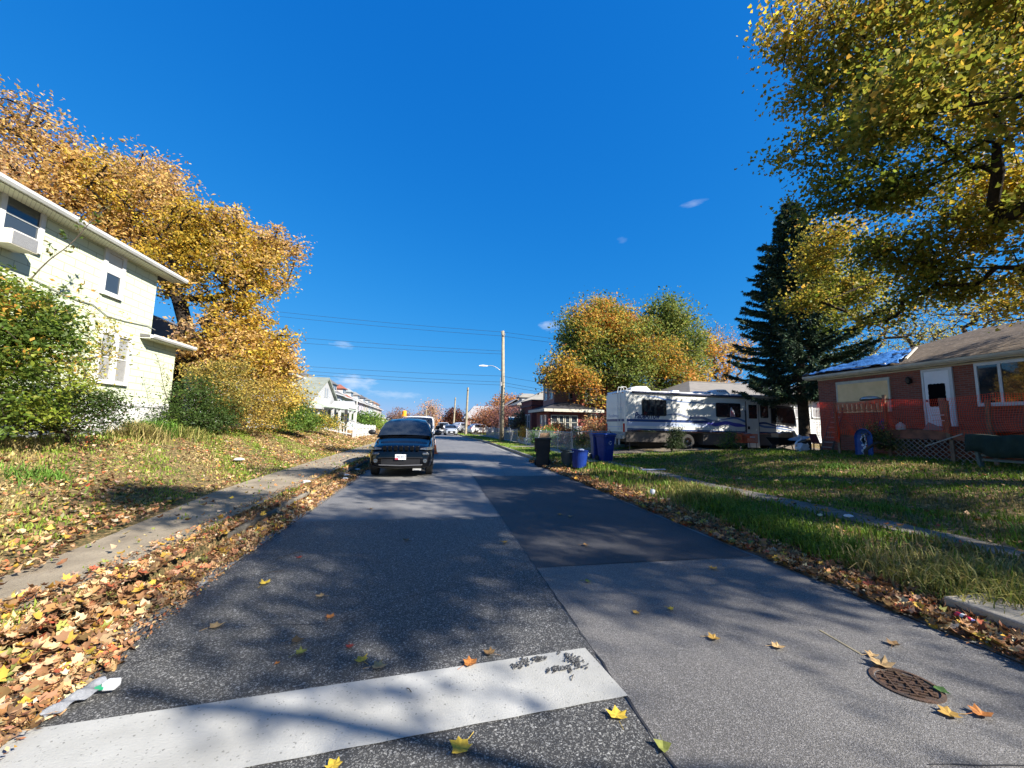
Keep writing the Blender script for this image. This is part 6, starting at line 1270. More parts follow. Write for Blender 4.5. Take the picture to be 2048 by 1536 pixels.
# chassis rail and underside
MB().box(X0+.3, Y0+.5, zF-.2, X1-1, Y0+.7, zF+.01).box(X0+.3, Y1-.7, zF-.2, X1-1, Y1-.5, zF+.01).box(X0+1.2, Y0+.7, .45, X0+2.6, Y1-.8, .7).build('chassis', M_black, rv)
for wx in (X0+3.9, X1-1.6):
    for yy, sd in ((Y0+.17, -1), (Y1-.17, 1)):
        m = MB(); rw = .43; zc = gzf(wx, 20)+.03+rw
        m.lathe((wx, yy, zc), [(rw*.55, -.13), (rw*.94, -.13), (rw, -.09), (rw, .09), (rw*.94, .13), (rw*.55, .13)], 28, 'y'); wh = m.build('wheel', M_rub, rv)
        MB().lathe((wx, yy+sd*.10, zc), [(rw*.6, sd*.03), (rw*.5, sd*.035), (rw*.42, -sd*.05), (rw*.2, -sd*.03), (rw*.16, sd*.05), (.01, sd*.06)], 20, 'y').build('rim', M_chrome, wh)
def side(poly, name, m_, par=rv, d=.008, Y=Y0):
    """flat piece on the near side, given as (x along, z) pairs"""
    return MB().prism([(x, Y, z) for x, z in poly], (0, -d, 0)).build(name, m_, par)
def rwin(x0, x1, z0, z1, name='window', split=None):
    r = .09; P_ = []
    for cx1, cz1, a0 in ((x1-r, z1-r, 0), (x0+r, z1-r, 90), (x0+r, z0+r, 180), (x1-r, z0+r, 270)):
        for k in range(5): a = rad(a0+90*k/4); P_.append((cx1+r*math.cos(a), cz1+r*math.sin(a)))
    f = side(P_, name, M_black, d=.03); c = ((x0+x1)/2, (z0+z1)/2); k_ = .045
    P2 = [(c[0]+(x-c[0])*(1-2*k_/(x1-x0)), c[1]+(z-c[1])*(1-2*k_/(z1-z0))) for x, z in P_]
    side(P2, 'pane', M_clearg, f, d=.036)
    if split: MB().box(split-.02, Y0-.042, z0+.04, split+.02, Y0-.03, z1-.04).build('mullion', M_black, f)
    return f
def rp_(px, py): v = atY(px, py, Y0); return v.x, v.z
(ax, az), (bx, bz_) = rp_(1284, 831), rp_(1332, 800); rwin(ax, bx, az, bz_, split=(ax+bx)/2)
(ax, az), (bx, bz_) = rp_(1432, 834), rp_(1480, 807); w_ = rwin(ax, bx, az, bz_, split=(ax+bx)/2)
# door
(ax, _), (bx, _) = rp_(1492, 830), rp_(1516, 830); dz0 = .55; dz1 = rp_(1500, 804)[1]
side([(ax, dz0), (bx, dz0), (bx, dz1-.08), (bx-.08, dz1), (ax+.08, dz1), (ax, dz1-.08)], 'door', M_rv, d=.03); do_ = rv.children[-1]
o = [c for c in rv.children if c.name.startswith('door')][0]
(ax2, az2), (bx2, bz2) = rp_(1497, 837), rp_(1512, 810); MB().box(ax2, Y0-.04, az2, bx2, Y0-.031, bz2).build('pane', M_clearg, o); MB().box(ax+.05, Y0-.05, 1.62, ax+.2, Y0-.031, 1.8).build('handle', M_black, o)
m = MB(); m.box(ax-.03, Y0-.034, dz0, ax-.002, Y0-.001, dz1+.03).box(bx+.002, Y0-.034, dz0, bx+.03, Y0-.001, dz1+.03); m.build('door_seam', M_dgrey, rv)
m = MB(); hx_ = ax-.12; m.tube([(hx_, Y0-.07, 1.5), (hx_, Y0-.07, 2.75)], .02, 6).tube([(hx_, Y0, 1.55), (hx_, Y0-.07, 1.55)], .015, 6).tube([(hx_, Y0, 2.7), (hx_, Y0-.07, 2.7)], .015, 6); m.build('grab_handle', M_dgrey, rv)
(ax, az), (bx, bz_) = rp_(1521, 836), rp_(1535, 810); rwin(ax, bx, az, bz_)
# cab side window and windshield wrap
cxa, cxb = rp_(1542, 840)[0], X1-.1
side([(cxa, 2.0), (cxb-.05, 1.86), (cxb-.02, 2.4), (X1-.22, 3.05), (cxa, 3.12)], 'cab_window', M_black, d=.02); cw = [c for c in rv.children if c.name.startswith('cab_window')][0]
side([(cxa+.08, 2.12), (cxb-.13, 2.0), (cxb-.12, 2.4), (X1-.3, 2.93), (cxa+.08, 2.98)], 'pane', M_clearg, cw, d=.026)
MB().add([(X1+.145, Y0+.3, 1.95), (X1+.145, Y1-.3, 1.95), (X1-.12, Y1-.3, 3.2), (X1-.12, Y0+.3, 3.2)], [(0, 1, 2, 3)]).build('windshield', M_clearg, rv)
# stripes
zs = lambda py, px=1300: atY(px, py, Y0).z
za, zb_ = 1.95, 2.08
side([(X0+.1, 1.93), (X0+5.6, 1.93), (X0+5.9, 2.02), (X0+5.6, 2.08), (X0+.1, 2.08)], 'stripe', M_rvblue, d=.006)
side([(X0+.1, 1.70), (X0+5.4, 1.70), (X0+5.4, 1.90), (X0+.1, 1.90)], 'stripe', M_rvpale, d=.005)
side([(X0+.1, 1.48), (X1-.3, 1.40), (X1-.3, 1.47), (X0+.1, 1.56)], 'stripe', M_rvblue, d=.006)
side([(X0+.1, 1.36), (X1-.2, 1.36), (X1-.2, 1.395), (X0+.1, 1.47)], 'stripe', M_chrome, d=.012)
def ribbon(pts, name, m_, d=.009):
    up = [(x, z+w/2) for x, z, w in pts]; dn = [(x, z-w/2) for x, z, w in pts]; m = MB()
    for i in range(len(pts)-1): m.prism([(dn[i][0], Y0, dn[i][1]), (dn[i+1][0], Y0, dn[i+1][1]), (up[i+1][0], Y0, up[i+1][1]), (up[i][0], Y0, up[i][1])], (0, -d, 0))
    return m.build(name, m_, rv)
def spl(P_, n=8):
    o = []
    for i in range(len(P_)-1):
        for k in range(n):
            t_ = k/n; s_ = t_*t_*(3-2*t_); o.append(tuple(P_[i][j]+(P_[i+1][j]-P_[i][j])*(t_ if j == 0 else s_) for j in range(3)))
    return o+[P_[-1]]
ribbon(spl([(X0+2.3, 2.33, .03), (X0+3.2, 2.42, .12), (X0+4.1, 2.22, .16), (X0+4.7, 2.26, .14), (X0+5.6, 2.02, .2), (X0+6.4, 1.93, .16), (X0+7.6, 1.88, .03)]), 'wave_stripe', mat('slate grey blue stripe', (.14, .17, .25), .4), .011)
ribbon(spl([(X0+4.9, 1.95, .04), (X0+5.7, 1.86, .2), (X0+6.4, 1.98, .2), (X0+7.2, 1.86, .22), (X0+8, 1.8, .03)]), 'wave_stripe', mat('violet stripe', (.07, .07, .32), .4), .013)
ribbon(spl([(X0+6.0, 2.16, .03), (X0+7.0, 2.27, .1), (X0+8.1, 2.0, .16), (X0+9.2, 1.78, .12), (X1-.3, 1.62, .04)]), 'wave_stripe', mat('mid blue stripe', (.09, .16, .34), .4), .010)
ribbon(spl([(X0+1.0, 3.40, .02), (X0+1.9, 3.37, .07), (X0+2.5, 3.24, .09), (X0+3.6, 3.13, .06), (X0+5.5, 3.08, .03), (X0+7.5, 3.04, .015)]), 'roof_wave_stripe', MC['mid blue stripe'], .009)
ribbon(spl([(X0+8.0, 1.9, .03), (X0+9.0, 2.02, .12), (X0+10, 1.85, .1), (X1-.2, 1.72, .03)]), 'wave_stripe', M_rvblue, .012)
me = text_mesh('PaceArrow', .50, .003, .28, .014); w0_ = rp_(1268, 838)[0]; w1_ = rp_(1320, 838)[0]
bbx = [v.co.x for v in me.vertices]; sx_ = (w1_-w0_)/(max(bbx)-min(bbx)); me.transform(Matrix.Translation(((w0_+w1_)/2, Y0-.004, 2.27)) @ Matrix.Rotation(math.pi/2, 4, 'X') @ Matrix.Diagonal((sx_, 1, 1, 1))); link_mesh(me, 'lettering', mat('navy lettering', (.02, .03, .12), .4), rv, False, False)
me = text_mesh('PaceArrow', .30, .003, .28, .002); me.transform(Matrix.Translation((X0-.002, (Y0+Y1)/2+.25, 2.27)) @ Matrix.Rotation(-math.pi/2, 4, 'Z') @ Matrix.Rotation(math.pi/2, 4, 'X')); link_mesh(me, 'lettering', mat('faded blue lettering', (.25, .3, .42), .4), rv, False, False)
# rear face: ribs, ladder, lamps, bumper
MB().box(X0-.012, Y0+.12, 1.93, X0-.001, Y1-.12, 2.08).build('rear_stripe', M_rvblue, rv); MB().box(X0-.010, Y0+.12, 1.62, X0-.001, Y1-.12, 1.66).build('rear_stripe', M_rvpale, rv)
for yy in (Y0+.13, Y1-.13): MB().box(X0-.06, yy-.05, 1.35, X0-.001, yy+.05, 1.82).build('tail_light', M_redl, rv)
m = MB()
for yy in (Y0+.35, Y0+.72): m.tube([(X0-.09, yy, 1.45), (X0-.09, yy, 3.7), (X0-.04, yy, 3.92), (X0+.25, yy, 3.9), (X0+.32, yy, 3.72)], .02, 6)
for i in range(8): m.tube([(X0-.09, Y0+.35, 1.6+i*.28), (X0-.09, Y0+.72, 1.6+i*.28)], .015, 6)
for zz in (1.5, 2.6, 3.6):
    for yy in (Y0+.35, Y0+.72): m.tube([(X0, yy, zz), (X0-.09, yy, zz)], .012, 5)
m.build('ladder', M_white, rv)
MB().box(X0-.16, Y0+.1, .95, X0-.02, Y1-.1, 1.2).box(X0-.02, Y0+.08, 1.0, X0+.049, Y1-.08, 1.34).build('bumper', mat('worn cream bumper', (.4, .38, .33), .6, (.25, .23, .2), 6), rv, bevel=.02)
for i in range(4):
    o = MB().box(X0-.12, Y0+.46+i*.45, .62, X0-.105, Y0+.68+i*.45, .945).build('mud_flap', mat('pale mud flap', (.35, .34, .32), .8), rv)
MB().tube([(X0+.4, Y0+.3, .2), (X0+.4, Y0+.3, .8)], .03).tube([(X0+.7, Y1-.4, .2), (X0+.7, Y1-.4, .8)], .03).build('levelling_jack', M_dgrey, rv)
m = MB()
for yy in (Y0+1.0, Y0+1.25, Y0+1.5, Y0+.25, Y1-.25): m.ball((X0-.01, yy, 3.58), (.03, .05, .03), 8, 6)
m.build('marker_light', M_ambl, rv)
# roof: awning tube, air conditioners, vents
MB().tube([(X0+.4, Y0-.06, 3.6), (X1-3.2, Y0-.06, 3.55)], .055, 10).build('awning_tube', mat('navy awning', (.03, .04, .09), .6), rv)
MB().tube([(X1-3.1, Y0-.03, 3.52), (X1-.7, Y0-.03, 3.45)], .02, 6).box(X0+.3, Y0-.015, 3.45, X1-1, Y0-.001, 3.48).build('roof_rail', M_chrome, rv)
def roof_ac(x, m_):
    return MB().loft([[(x-.1, Y0+.9, zT), (x-.1, Y0+1.6, zT), (x-.02, Y0+1.55, zT+.2), (x-.02, Y0+.95, zT+.2)], [(x+.25, Y0+.8, zT-.01), (x+.25, Y0+1.7, zT-.01), (x+.3, Y0+1.6, zT+.32), (x+.3, Y0+.9, zT+.32)], [(x+1.0, Y0+.8, zT-.01), (x+1.0, Y0+1.7, zT-.01), (x+.95, Y0+1.6, zT+.34), (x+.95, Y0+.9, zT+.34)], [(x+1.35, Y0+.9, zT), (x+1.35, Y0+1.6, zT), (x+1.25, Y0+1.5, zT+.14), (x+1.25, Y0+1.0, zT+.14)]]).build('air_conditioner', m_, rv, bevel=.04)
a1 = roof_ac(X0+.9, mat('white roof unit', (.58, .60, .62), .5)); a2 = roof_ac(X0+6.3, MC['white roof unit'])
for a_, x in ((a1, X0+.9), (a2, X0+6.3)):
    g = MB()
    for i in range(5): g.box(x+.3+i*.13, Y0+.86, zT+.1, x+.38+i*.13, Y0+.872, zT+.24)
    g.box(x-.04, Y0+1.0, zT+.03, x-.02-.04, Y0+1.5, zT+.17); g.build('vent', M_black, a_)
for x in (X0+3.3, X0+4.8, X0+5.2): MB().box(x, Y0+.5, zT-.005, x+.45, Y0+.95, zT+.12).build('roof_vent', M_rvpale, rv, bevel=.03)
m = MB(); m.tube([(X1-.2, Y0-.02, 2.95), (X1+.25, Y0-.25, 3.0), (X1+.3, Y0-.3, 2.7)], .02, 6).box(X1+.2, Y0-.42, 2.3, X1+.3, Y0-.18, 2.75); m.build('mirror', M_chrome, rv)
# flag inside the window
fx_, fz_ = rp_(1462, 832); fl_ = thing('flag', 'small red and white striped flag hanging in the motor home window', 'flag', (fx_, Y0-.045, fz_))
m = MB(); n_ = 5
for i in range(5): m.prism([(fx_-.05+i*.055, Y0-.045, fz_-.02), (fx_-.02+i*.055, Y0-.045, fz_-.04), (fx_-.02+i*.045, Y0-.045, fz_+.38-i*.05), (fx_-.05+i*.045, Y0-.045, fz_+.4-i*.05)], (0, -.005, 0))
m.build('red_stripes', mat('flag red', (.45, .03, .05), .8), fl_)
MB().prism([(fx_-.1, Y0-.0440, fz_-.04), (fx_+.25, Y0-.0440, fz_-.04), (fx_+.18, Y0-.0440, fz_+.3), (fx_, Y0-.0440, fz_+.52), (fx_-.07, Y0-.0440, fz_+.4)], (0, .004, 0)).build('cloth', mat('flag white', (.6, .6, .62), .8), fl_)
# ================================================================== THINGS
def wheeled_bin(name, label, loc, rz, m_, lid_open=False, s=1.0, emblem=False, group=None):
    t = thing(name, label, 'bin', loc, rz, group)
    # tapered body with rim, front towards -y
    def rg(hx, y0, y1, z): r = .05; return [(-hx, y0+r, z), (-hx+r, y0, z), (hx-r, y0, z), (hx, y0+r, z), (hx, y1-r, z), (hx-r, y1, z), (-hx+r, y1, z), (-hx, y1-r, z)]
    MB().loft([rg(.22*s, -.20*s, .20*s, .03), rg(.235*s, -.24*s, .23*s, .45*s), rg(.27*s, -.30*s, .27*s, .93*s), rg(.30*s, -.33*s, .30*s, .935*s), rg(.30*s, -.33*s, .30*s, .985*s), rg(.28*s, -.31*s, .28*s, .99*s)]).build('body', m_, t, local=True, bevel=.006)
    if lid_open:
        m = MB(); m.loft([[(x, .30*s+y, z) for x, y, z in ((-.29*s, 0, .97*s), (.29*s, 0, .97*s), (.29*s, .05, .97*s), (-.29*s, .05, .97*s))], [(x, .42*s+y, z) for x, y, z in ((-.28*s, 0, .45*s), (.28*s, 0, .45*s), (.28*s, .04, .45*s), (-.28*s, .04, .45*s))]]); m.build('lid', m_, t, local=True)
    else:
        m = MB(); m.loft([rg(.31*s, -.36*s, .33*s, 1.0*s), rg(.31*s, -.36*s, .33*s, 1.03*s), rg(.25*s, -.28*s, .26*s, 1.07*s)]); m.build('lid', m_, t, local=True, bevel=.01)
    m = MB(); m.tube([(-.24*s, .36*s, .93*s), (.24*s, .36*s, .93*s)], .018, 8).tube([(-.22*s, .28*s, .9*s), (-.22*s, .36*s, .93*s)], .015, 6).tube([(.22*s, .28*s, .9*s), (.22*s, .36*s, .93*s)], .015, 6); m.build('handle', m_, t, local=True)
    for sd in (-1, 1):
        MB().lathe((sd*.25*s, .2*s, .12), [(.02, -.03), (.12, -.03), (.12, .03), (.02, .03)], 18, 'x').build('wheel', M_rub, t, local=True)
    if emblem:
        m = MB(); cz = .70*s
        for k in range(3):
            a0 = 2*math.pi*k/3+.5
            for j in range(6):
                a, b_ = a0+j*.24, a0+(j+1)*.24; r1, r2 = .05, .072
                m.quad((r1*math.cos(a), -.285*s, cz+r1*math.sin(a)*1.15), (r2*math.cos(a), -.285*s, cz+r2*math.sin(a)*1.15), (r2*math.cos(b_), -.285*s, cz+r2*math.sin(b_)*1.15), (r1*math.cos(b_), -.285*s, cz+r1*math.sin(b_)*1.15))
        o = m.build('recycling_emblem', M_white, t, local=True)
    return t
M_bink = mat('black bin plastic', (.008, .010, .012), .5, (.014, .016, .018), 5, 5)
M_binb = mat('royal blue plastic', (.006, .03, .20), .42, (.005, .022, .14), 5, 5)
def g0(px, py, z): q = atZ(px, py, z); return (q.x, q.y, z)
bb = wheeled_bin('wheeled_bin', 'tall black wheeled bin at the kerb with cardboard poking out', g0(1085, 932, .02), rad(-14), M_bink, lid_open=True, s=1.12)
bl = bb.location
t = thing('cardboard_box', 'torn cardboard and white rod poking out of the black bin', 'cardboard', (bl.x, bl.y, 1.05)); M_card = mat('brown cardboard', (.33, .21, .12), .9, (.26, .16, .09), 5, 5)
M = MB(); M.add([(bl.x-.18, bl.y-.1, .9), (bl.x+.28, bl.y-.12, .92), (bl.x+.26, bl.y-.06, 1.34), (bl.x-.10, bl.y-.04, 1.27), (bl.x-.18, bl.y+.2, .9), (bl.x+.28, bl.y+.2, .92), (bl.x+.26, bl.y+.2, 1.34), (bl.x-.10, bl.y+.22, 1.30)], [(0, 1, 2, 3), (4, 7, 6, 5), (0, 3, 7, 4), (1, 5, 6, 2), (3, 2, 6, 7)]); M.build('box', M_card, t)
MB().tube([(bl.x-.26, bl.y-.05, .85), (bl.x-.12, bl.y-.05, 1.38)], .014, 6).ball((bl.x-.11, bl.y-.05, 1.40), .035).build('rod', M_white, t)
# round blue tub with rope handle, dark tub behind
def tub(label, loc, r0, r1, h, m_, tilt=0, group=None, handle=True):
    t = thing('round_tub', label, 'tub', loc, 0, group); t.rotation_euler = (0, tilt, 0)
    MB().lathe((0, 0, 0), [(r0, 0), (r0+(r1-r0)*.5, h*.5), (r1, h*.93), (r1+.02, h*.935), (r1+.025, h), (r1-.01, h), (r1-.02, h*.9), (r0-.02, .05), (.01, .04)], 26).build('body', m_, t, local=True, smooth=False)
    if handle:
        for s in (-1, 1): MB().tube([(s*r1*.9, -.1, h*.86), (s*(r1+.05), -.08, h*.82), (s*(r1+.055), .08, h*.82), (s*r1*.9, .1, h*.86)], .014, 6).build('handle', M_white, t, local=True)
    return t
TB = 'round tubs standing by the driveway apron'
p = g0(1158, 935, gzf(5.3, 13.7)); tub('bright blue round plastic tub right of the black wheeled bin', p, .24, .30, .64, M_binb, rad(4), TB)
p2 = (p[0]-.14, p[1]+.75, p[2]); tub('dark grey round tub directly behind the bright blue tub', p2, .25, .31, .6, mat('dark grey plastic', (.04, .055, .06), .55), 0, TB)
t = thing('paper_bag', 'crumpled black bag and paper heaped in the blue tub', 'bag', (p[0], p[1], p[2]+.55)); r_ = random.Random(3)
MB().ball((p[0]-.02, p[1]+.03, p[2]+.56), (.22, .22, .12), 16, 8, .12, r_).build('black_bag', mat('black bin bag', (.008, .008, .01), .3), t); MB().ball((p[0]+.06, p[1]-.08, p[2]+.62), (.12, .09, .06), 10, 6, .2, r_).build('paper', mat('pale blue paper', (.35, .4, .5), .8), t)
RB = 'blue wheeled recycling bins behind the motor home'
q = g0(1211, 922, .14); wheeled_bin('wheeled_bin', 'blue wheeled recycling bin with white emblem at the rear of the motor home', q, rad(14), M_binb, s=1.12, emblem=True, group=RB)
wheeled_bin('wheeled_bin', 'second blue wheeled bin half hidden behind the one with the emblem', (q[0]-.02, q[1]+.75, .14), rad(-8), M_binb, s=1.1, group=RB)
# ---- orange shopping cart
def wz(x, y): return gzf(x, y)
sp = atY(1493, 905, 17.9); z0 = wz(sp.x, 17.9); cx_ = sp.x
t = thing('shopping_cart', 'orange shopping cart standing against the motor home door', 'shopping cart', (cx_, 17.9, z0)); M_or = mat('orange plastic', (.75, .13, .04), .45, (.55, .1, .04), 9)
m = MB(); x0_, x1_, y0_, y1_, zb1, zt1 = cx_-.44, cx_+.44, 17.6, 18.15, z0+.55, z0+.98
for k in range(9):
    z = zb1+(zt1-zb1)*k/8; th = .035 if k in (0, 8) else .012
    for a, b_ in (((x0_, y0_, z), (x1_, y0_, z)), ((x1_, y0_, z), (x1_, y1_, z)), ((x1_, y1_, z), (x0_, y1_, z)), ((x0_, y1_, z), (x0_, y0_, z))): m.beam(a, b_, th)
for k in range(15):
    x = x0_+(x1_-x0_)*k/14; m.beam((x, y0_, zb1), (x, y0_, zt1), .018); m.beam((x, y1_, zb1), (x, y1_, zt1), .018)
for k in range(9):
    y = y0_+(y1_-y0_)*k/8; m.beam((x0_, y, zb1), (x0_, y, zt1), .018); m.beam((x1_, y, zb1), (x1_, y, zt1), .018); m.beam((x0_, y, zb1), (x1_, y, zb1), .012)
m.box(cx_-.2, y0_-.03, zt1-.2, cx_+.2, y0_-.012, zt1-.08); m.build('basket', M_or, t)
m = MB(); m.box(cx_-.05, y0_-.036, zt1-.17, cx_+.25, y0_-.031, zt1-.11); m.build('label_panel', mat('pale sticker', (.5, .5, .52), .5), t)
m = MB(); m.tube([(x0_-.08, y0_+.05, zt1+.03), (x0_-.08, y1_-.05, zt1+.03)], .02, 8).tube([(x1_-.05, y0_+.05, zb1), (x1_-.02, y0_+.05, z0+.12), (x0_+.15, y0_+.05, z0+.2)], .014, 6).tube([(x1_-.05, y1_-.05, zb1), (x1_-.02, y1_-.05, z0+.12), (x0_+.15, y1_-.05, z0+.2)], .014, 6); m.build('frame', M_dgrey, t)
for xx in (x0_+.15, x1_-.03):
    for yy in (y0_+.05, y1_-.05): MB().lathe((xx, yy, z0+.06), [(.01, -.015), (.06, -.015), (.06, .015), (.01, .015)], 14, 'y').build('caster', M_rub, t)
t = thing('cloth_bag', 'dark cloth bag slumped in the orange cart', 'bag', (cx_+.1, 17.9, zt1-.1)); MB().ball((cx_+.1, 17.88, zt1-.06), (.26, .2, .12), 14, 8, .1, r_).build('cloth', mat('grey cloth', (.16, .13, .13), .9), t)
# ---- wheelbarrow with box of rubbish
wp = atY(1566, 908, 17.0); z0 = wz(wp.x, 17.0); cx_ = wp.x
t = thing('wheelbarrow', 'black wheelbarrow loaded with an open cardboard box', 'wheelbarrow', (cx_, 17, z0))
m = MB(); m.loft([[(cx_-.42, 16.75, z0+.38), (cx_+.35, 16.75, z0+.38), (cx_+.35, 17.2, z0+.38), (cx_-.42, 17.2, z0+.38)], [(cx_-.62, 16.6, z0+.74), (cx_+.62, 16.6, z0+.74), (cx_+.62, 17.35, z0+.74), (cx_-.62, 17.35, z0+.74)], [(cx_-.66, 16.56, z0+.76), (cx_+.66, 16.56, z0+.76), (cx_+.66, 17.39, z0+.76), (cx_-.66, 17.39, z0+.76)]]); m.build('tray', M_bink, t)
m = MB(); 
for yy in (16.75, 17.2): m.beam((cx_-.6, yy, z0+.2), (cx_+1.1, yy-.05, z0+.62), .045); m.beam((cx_+.3, yy, z0+.38), (cx_+.42, yy, z0), .035)
m.build('handle', mat('pale worn timber handle', (.36, .28, .18), .8), t)
MB().lathe((cx_-.6, 16.97, z0+.19), [(.02, -.04), (.14, -.04), (.19, -.03), (.19, .03), (.14, .04), (.02, .04)], 20, 'y').build('wheel', M_rub, t)
t = thing('cardboard_box', 'open cardboard box with white scraps on top of the wheelbarrow', 'cardboard box', (cx_, 17, z0+.75))
MB().box(cx_-.5, 16.72, z0+.765, cx_+.12, 17.15, z0+.98).box(cx_+.14, 16.75, z0+.765, cx_+.42, 17.1, z0+1.02).build('carton', M_card, t)
m = MB(); r_ = random.Random(12)
for k in range(9): c = (cx_+r_.uniform(-.3, .6), 16.9+r_.uniform(-.1, .1), z0+1.0+r_.uniform(0, .05)); m.ball(c, (r_.uniform(.05, .12), .06, r_.uniform(.03, .06)), 8, 5, .25, r_)
m.add([(cx_+.38, 16.8, z0+.8), (cx_+.75, 16.8, z0+.8), (cx_+.62, 16.85, z0+1.13), (cx_+.42, 16.85, z0+1.1)], [(0, 1, 2, 3)]); m.build('paper_scraps', mat('white scraps', (.6, .56, .5), .8, (.5, .3, .15), 20), t)
# ---- shell edged bird bath and the swan planter
bp = atY(1604, 912, 15.4); z0 = wz(bp.x, 15.4); hz_ = atY(1604, 880, 15.4).z
t = thing('bird_bath', 'pale fluted bird bath tilted on a dark pedestal beside the spruce trunk', 'bird bath', (bp.x, 15.4, z0))
m = MB(); n = 32; R_ = []
for rr2, zz in ((.04, -.02), (.22, 0), (.40, .06), (.42, .075), (.38, .055), (.2, .02), (.01, .015)):
    R_.append([(bp.x-.12+rr2*(1+.07*math.cos(8*2*math.pi*k/n))*math.cos(2*math.pi*k/n), 15.4+rr2*math.sin(2*math.pi*k/n), hz_+zz+.25*rr2*math.cos(2*math.pi*k/n)) for k in range(n)])
m.loft(R_); m.build('bowl', mat('chalky blue grey glaze', (.42, .46, .5), .5, (.2, .22, .26), 16), t)
MB().lathe((bp.x-.1, 15.4, z0), [(.16, 0), (.13, .05), (.06, .15), (.05, .5), (.08, hz_-z0-.02)], 14).build('pedestal', M_dgrey, t)
sw = atY(1603, 917, 14.2); z0 = wz(sw.x, 14.2); s = .95
t = thing('swan_planter', 'white swan shaped planter standing on the grass before the spruce', 'planter', (sw.x, 14.2, z0)); M_swan = mat('white painted swan', (.62, .66, .72), .5, (.5, .54, .6), 6)
cx_ = sw.x
m = MB(); rings = []
for k in range(9):
    f = k/8; x = cx_-.26+.52*f; h = .06+.14*math.sin(math.pi*min(1, f*1.1))**.7; yw = .04+.11*math.sin(math.pi*f)**.6; zc = z0+.17+.03*f
    rings.append([(x, 14.2+yw*math.cos(a), zc+h*math.sin(a)) for a in [2*math.pi*j/12 for j in range(12)]])
m.loft(rings); m.build('body', M_swan, t, smooth=True)
neck = [(cx_-.2, 14.2, z0+.2), (cx_-.27, 14.18, z0+.33), (cx_-.2, 14.17, z0+.44), (cx_-.06, 14.17, z0+.48), (cx_+.02, 14.17, z0+.57), (cx_-.02, 14.16, z0+.67), (cx_-.12, 14.15, z0+.69), (cx_-.19, 14.15, z0+.62)]
MB().tube(neck, [.06, .045, .038, .035, .035, .038, .045, .02], 10).build('neck', M_swan, t, smooth=True)
for dy in (-.11, .11):
    m = MB(); pl = [(cx_-.2, 14.2+dy, z0+.12), (cx_-.05, 14.2+dy*1.3, z0+.36), (cx_+.12, 14.2+dy*1.3, z0+.33), (cx_+.2, 14.2+dy*1.2, z0+.38), (cx_+.3, 14.2+dy, z0+.28), (cx_+.26, 14.2+dy, z0+.18), (cx_+.36, 14.2+dy, z0+.12), (cx_+.1, 14.2+dy, z0+.04)]; m.prism(pl, (0, .025 if dy > 0 else -.025, 0)); m.build('wing', M_swan, t, bevel=.008)
MB().loft([[(cx_-.22, 14.06, z0-.02), (cx_+.26, 14.06, z0-.02), (cx_+.26, 14.34, z0-.02), (cx_-.22, 14.34, z0-.02)], [(cx_-.18, 14.1, z0+.08), (cx_+.22, 14.1, z0+.08), (cx_+.22, 14.3, z0+.08), (cx_-.18, 14.3, z0+.08)]]).build('base', M_swan, t)
# ---- toys and rubbish before the cart
q = atY(1490, 914, 16.6); z0 = wz(q.x, 16.6); t = thing('toppled_toy', 'peach coloured plastic toy lying on the grass below the shopping cart', 'toy', (q.x, 16.6, z0)); M_pe = mat('peach plastic', (.65, .35, .2), .5)
MB().tube([(q.x-.25, 16.6, z0+.12), (q.x+.3, 16.55, z0+.06)], .035, 8).tube([(q.x-.25, 16.6, z0+.12), (q.x-.2, 16.6, z0+.28)], .03, 8).ball((q.x-.3, 16.6, z0+.06), (.12, .08, .05), 10, 6).build('body', M_pe, t, smooth=True); MB().ball((q.x+.36, 16.55, z0+.1), (.11, .07, .05), 10, 6).build('end', M_white, t, smooth=True)
LT_ = 'scraps of rubbish lying about'
def scrap(label, px, py, z, s, m_, seed, cat='litter', name='litter_scrap', flat_=.35):
    q = atZ(px, py, z); r = random.Random(seed); m = MB(); m.ball((q.x, q.y, z+s*flat_*.9), (s*1.2, s, s*flat_), 12, 7, .22, r); return tag(m.build(name, m_), label, cat, LT_)
M_pap = mat('crumpled white paper', (.62, .63, .64), .7, (.45, .47, .5), 20, 5, bump=.3, bscale=40)
scrap('crumpled white paper on the left bank among leaves', 478, 921, gzf(-5.9, 13.5), .11, M_pap, 1); scrap('white and blue crumpled cup on the left verge beside the pavement', 612, 965, .15, .08, M_pap, 2)
scrap('white crumpled wrapper in the left gutter near the black car wheel, upper one', 715, 940, .06, .07, M_pap, 3); scrap('white crumpled wrapper in the left gutter, middle one', 692, 951, .06, .07, M_pap, 4); scrap('small white wrapper in the left gutter, lowest one', 690, 958, .06, .06, M_pap, 5)
scrap('upright white scrap on the right verge', 1305, 988, .17, .045, M_pap, 6, flat_=1.2); scrap('white scrap in the long grass by the right pavement', 1697, 1034, .2, .06, M_pap, 7); scrap('blue and white scrap under the cart side of the lawn', 1528, 895, .3, .1, M_pap, 8)
scrap('flattened blue can at the edge of the left gutter', 584, 1032, .02, .05, mat('blue can paint', (.05, .15, .6), .3, metal=.4), 9)
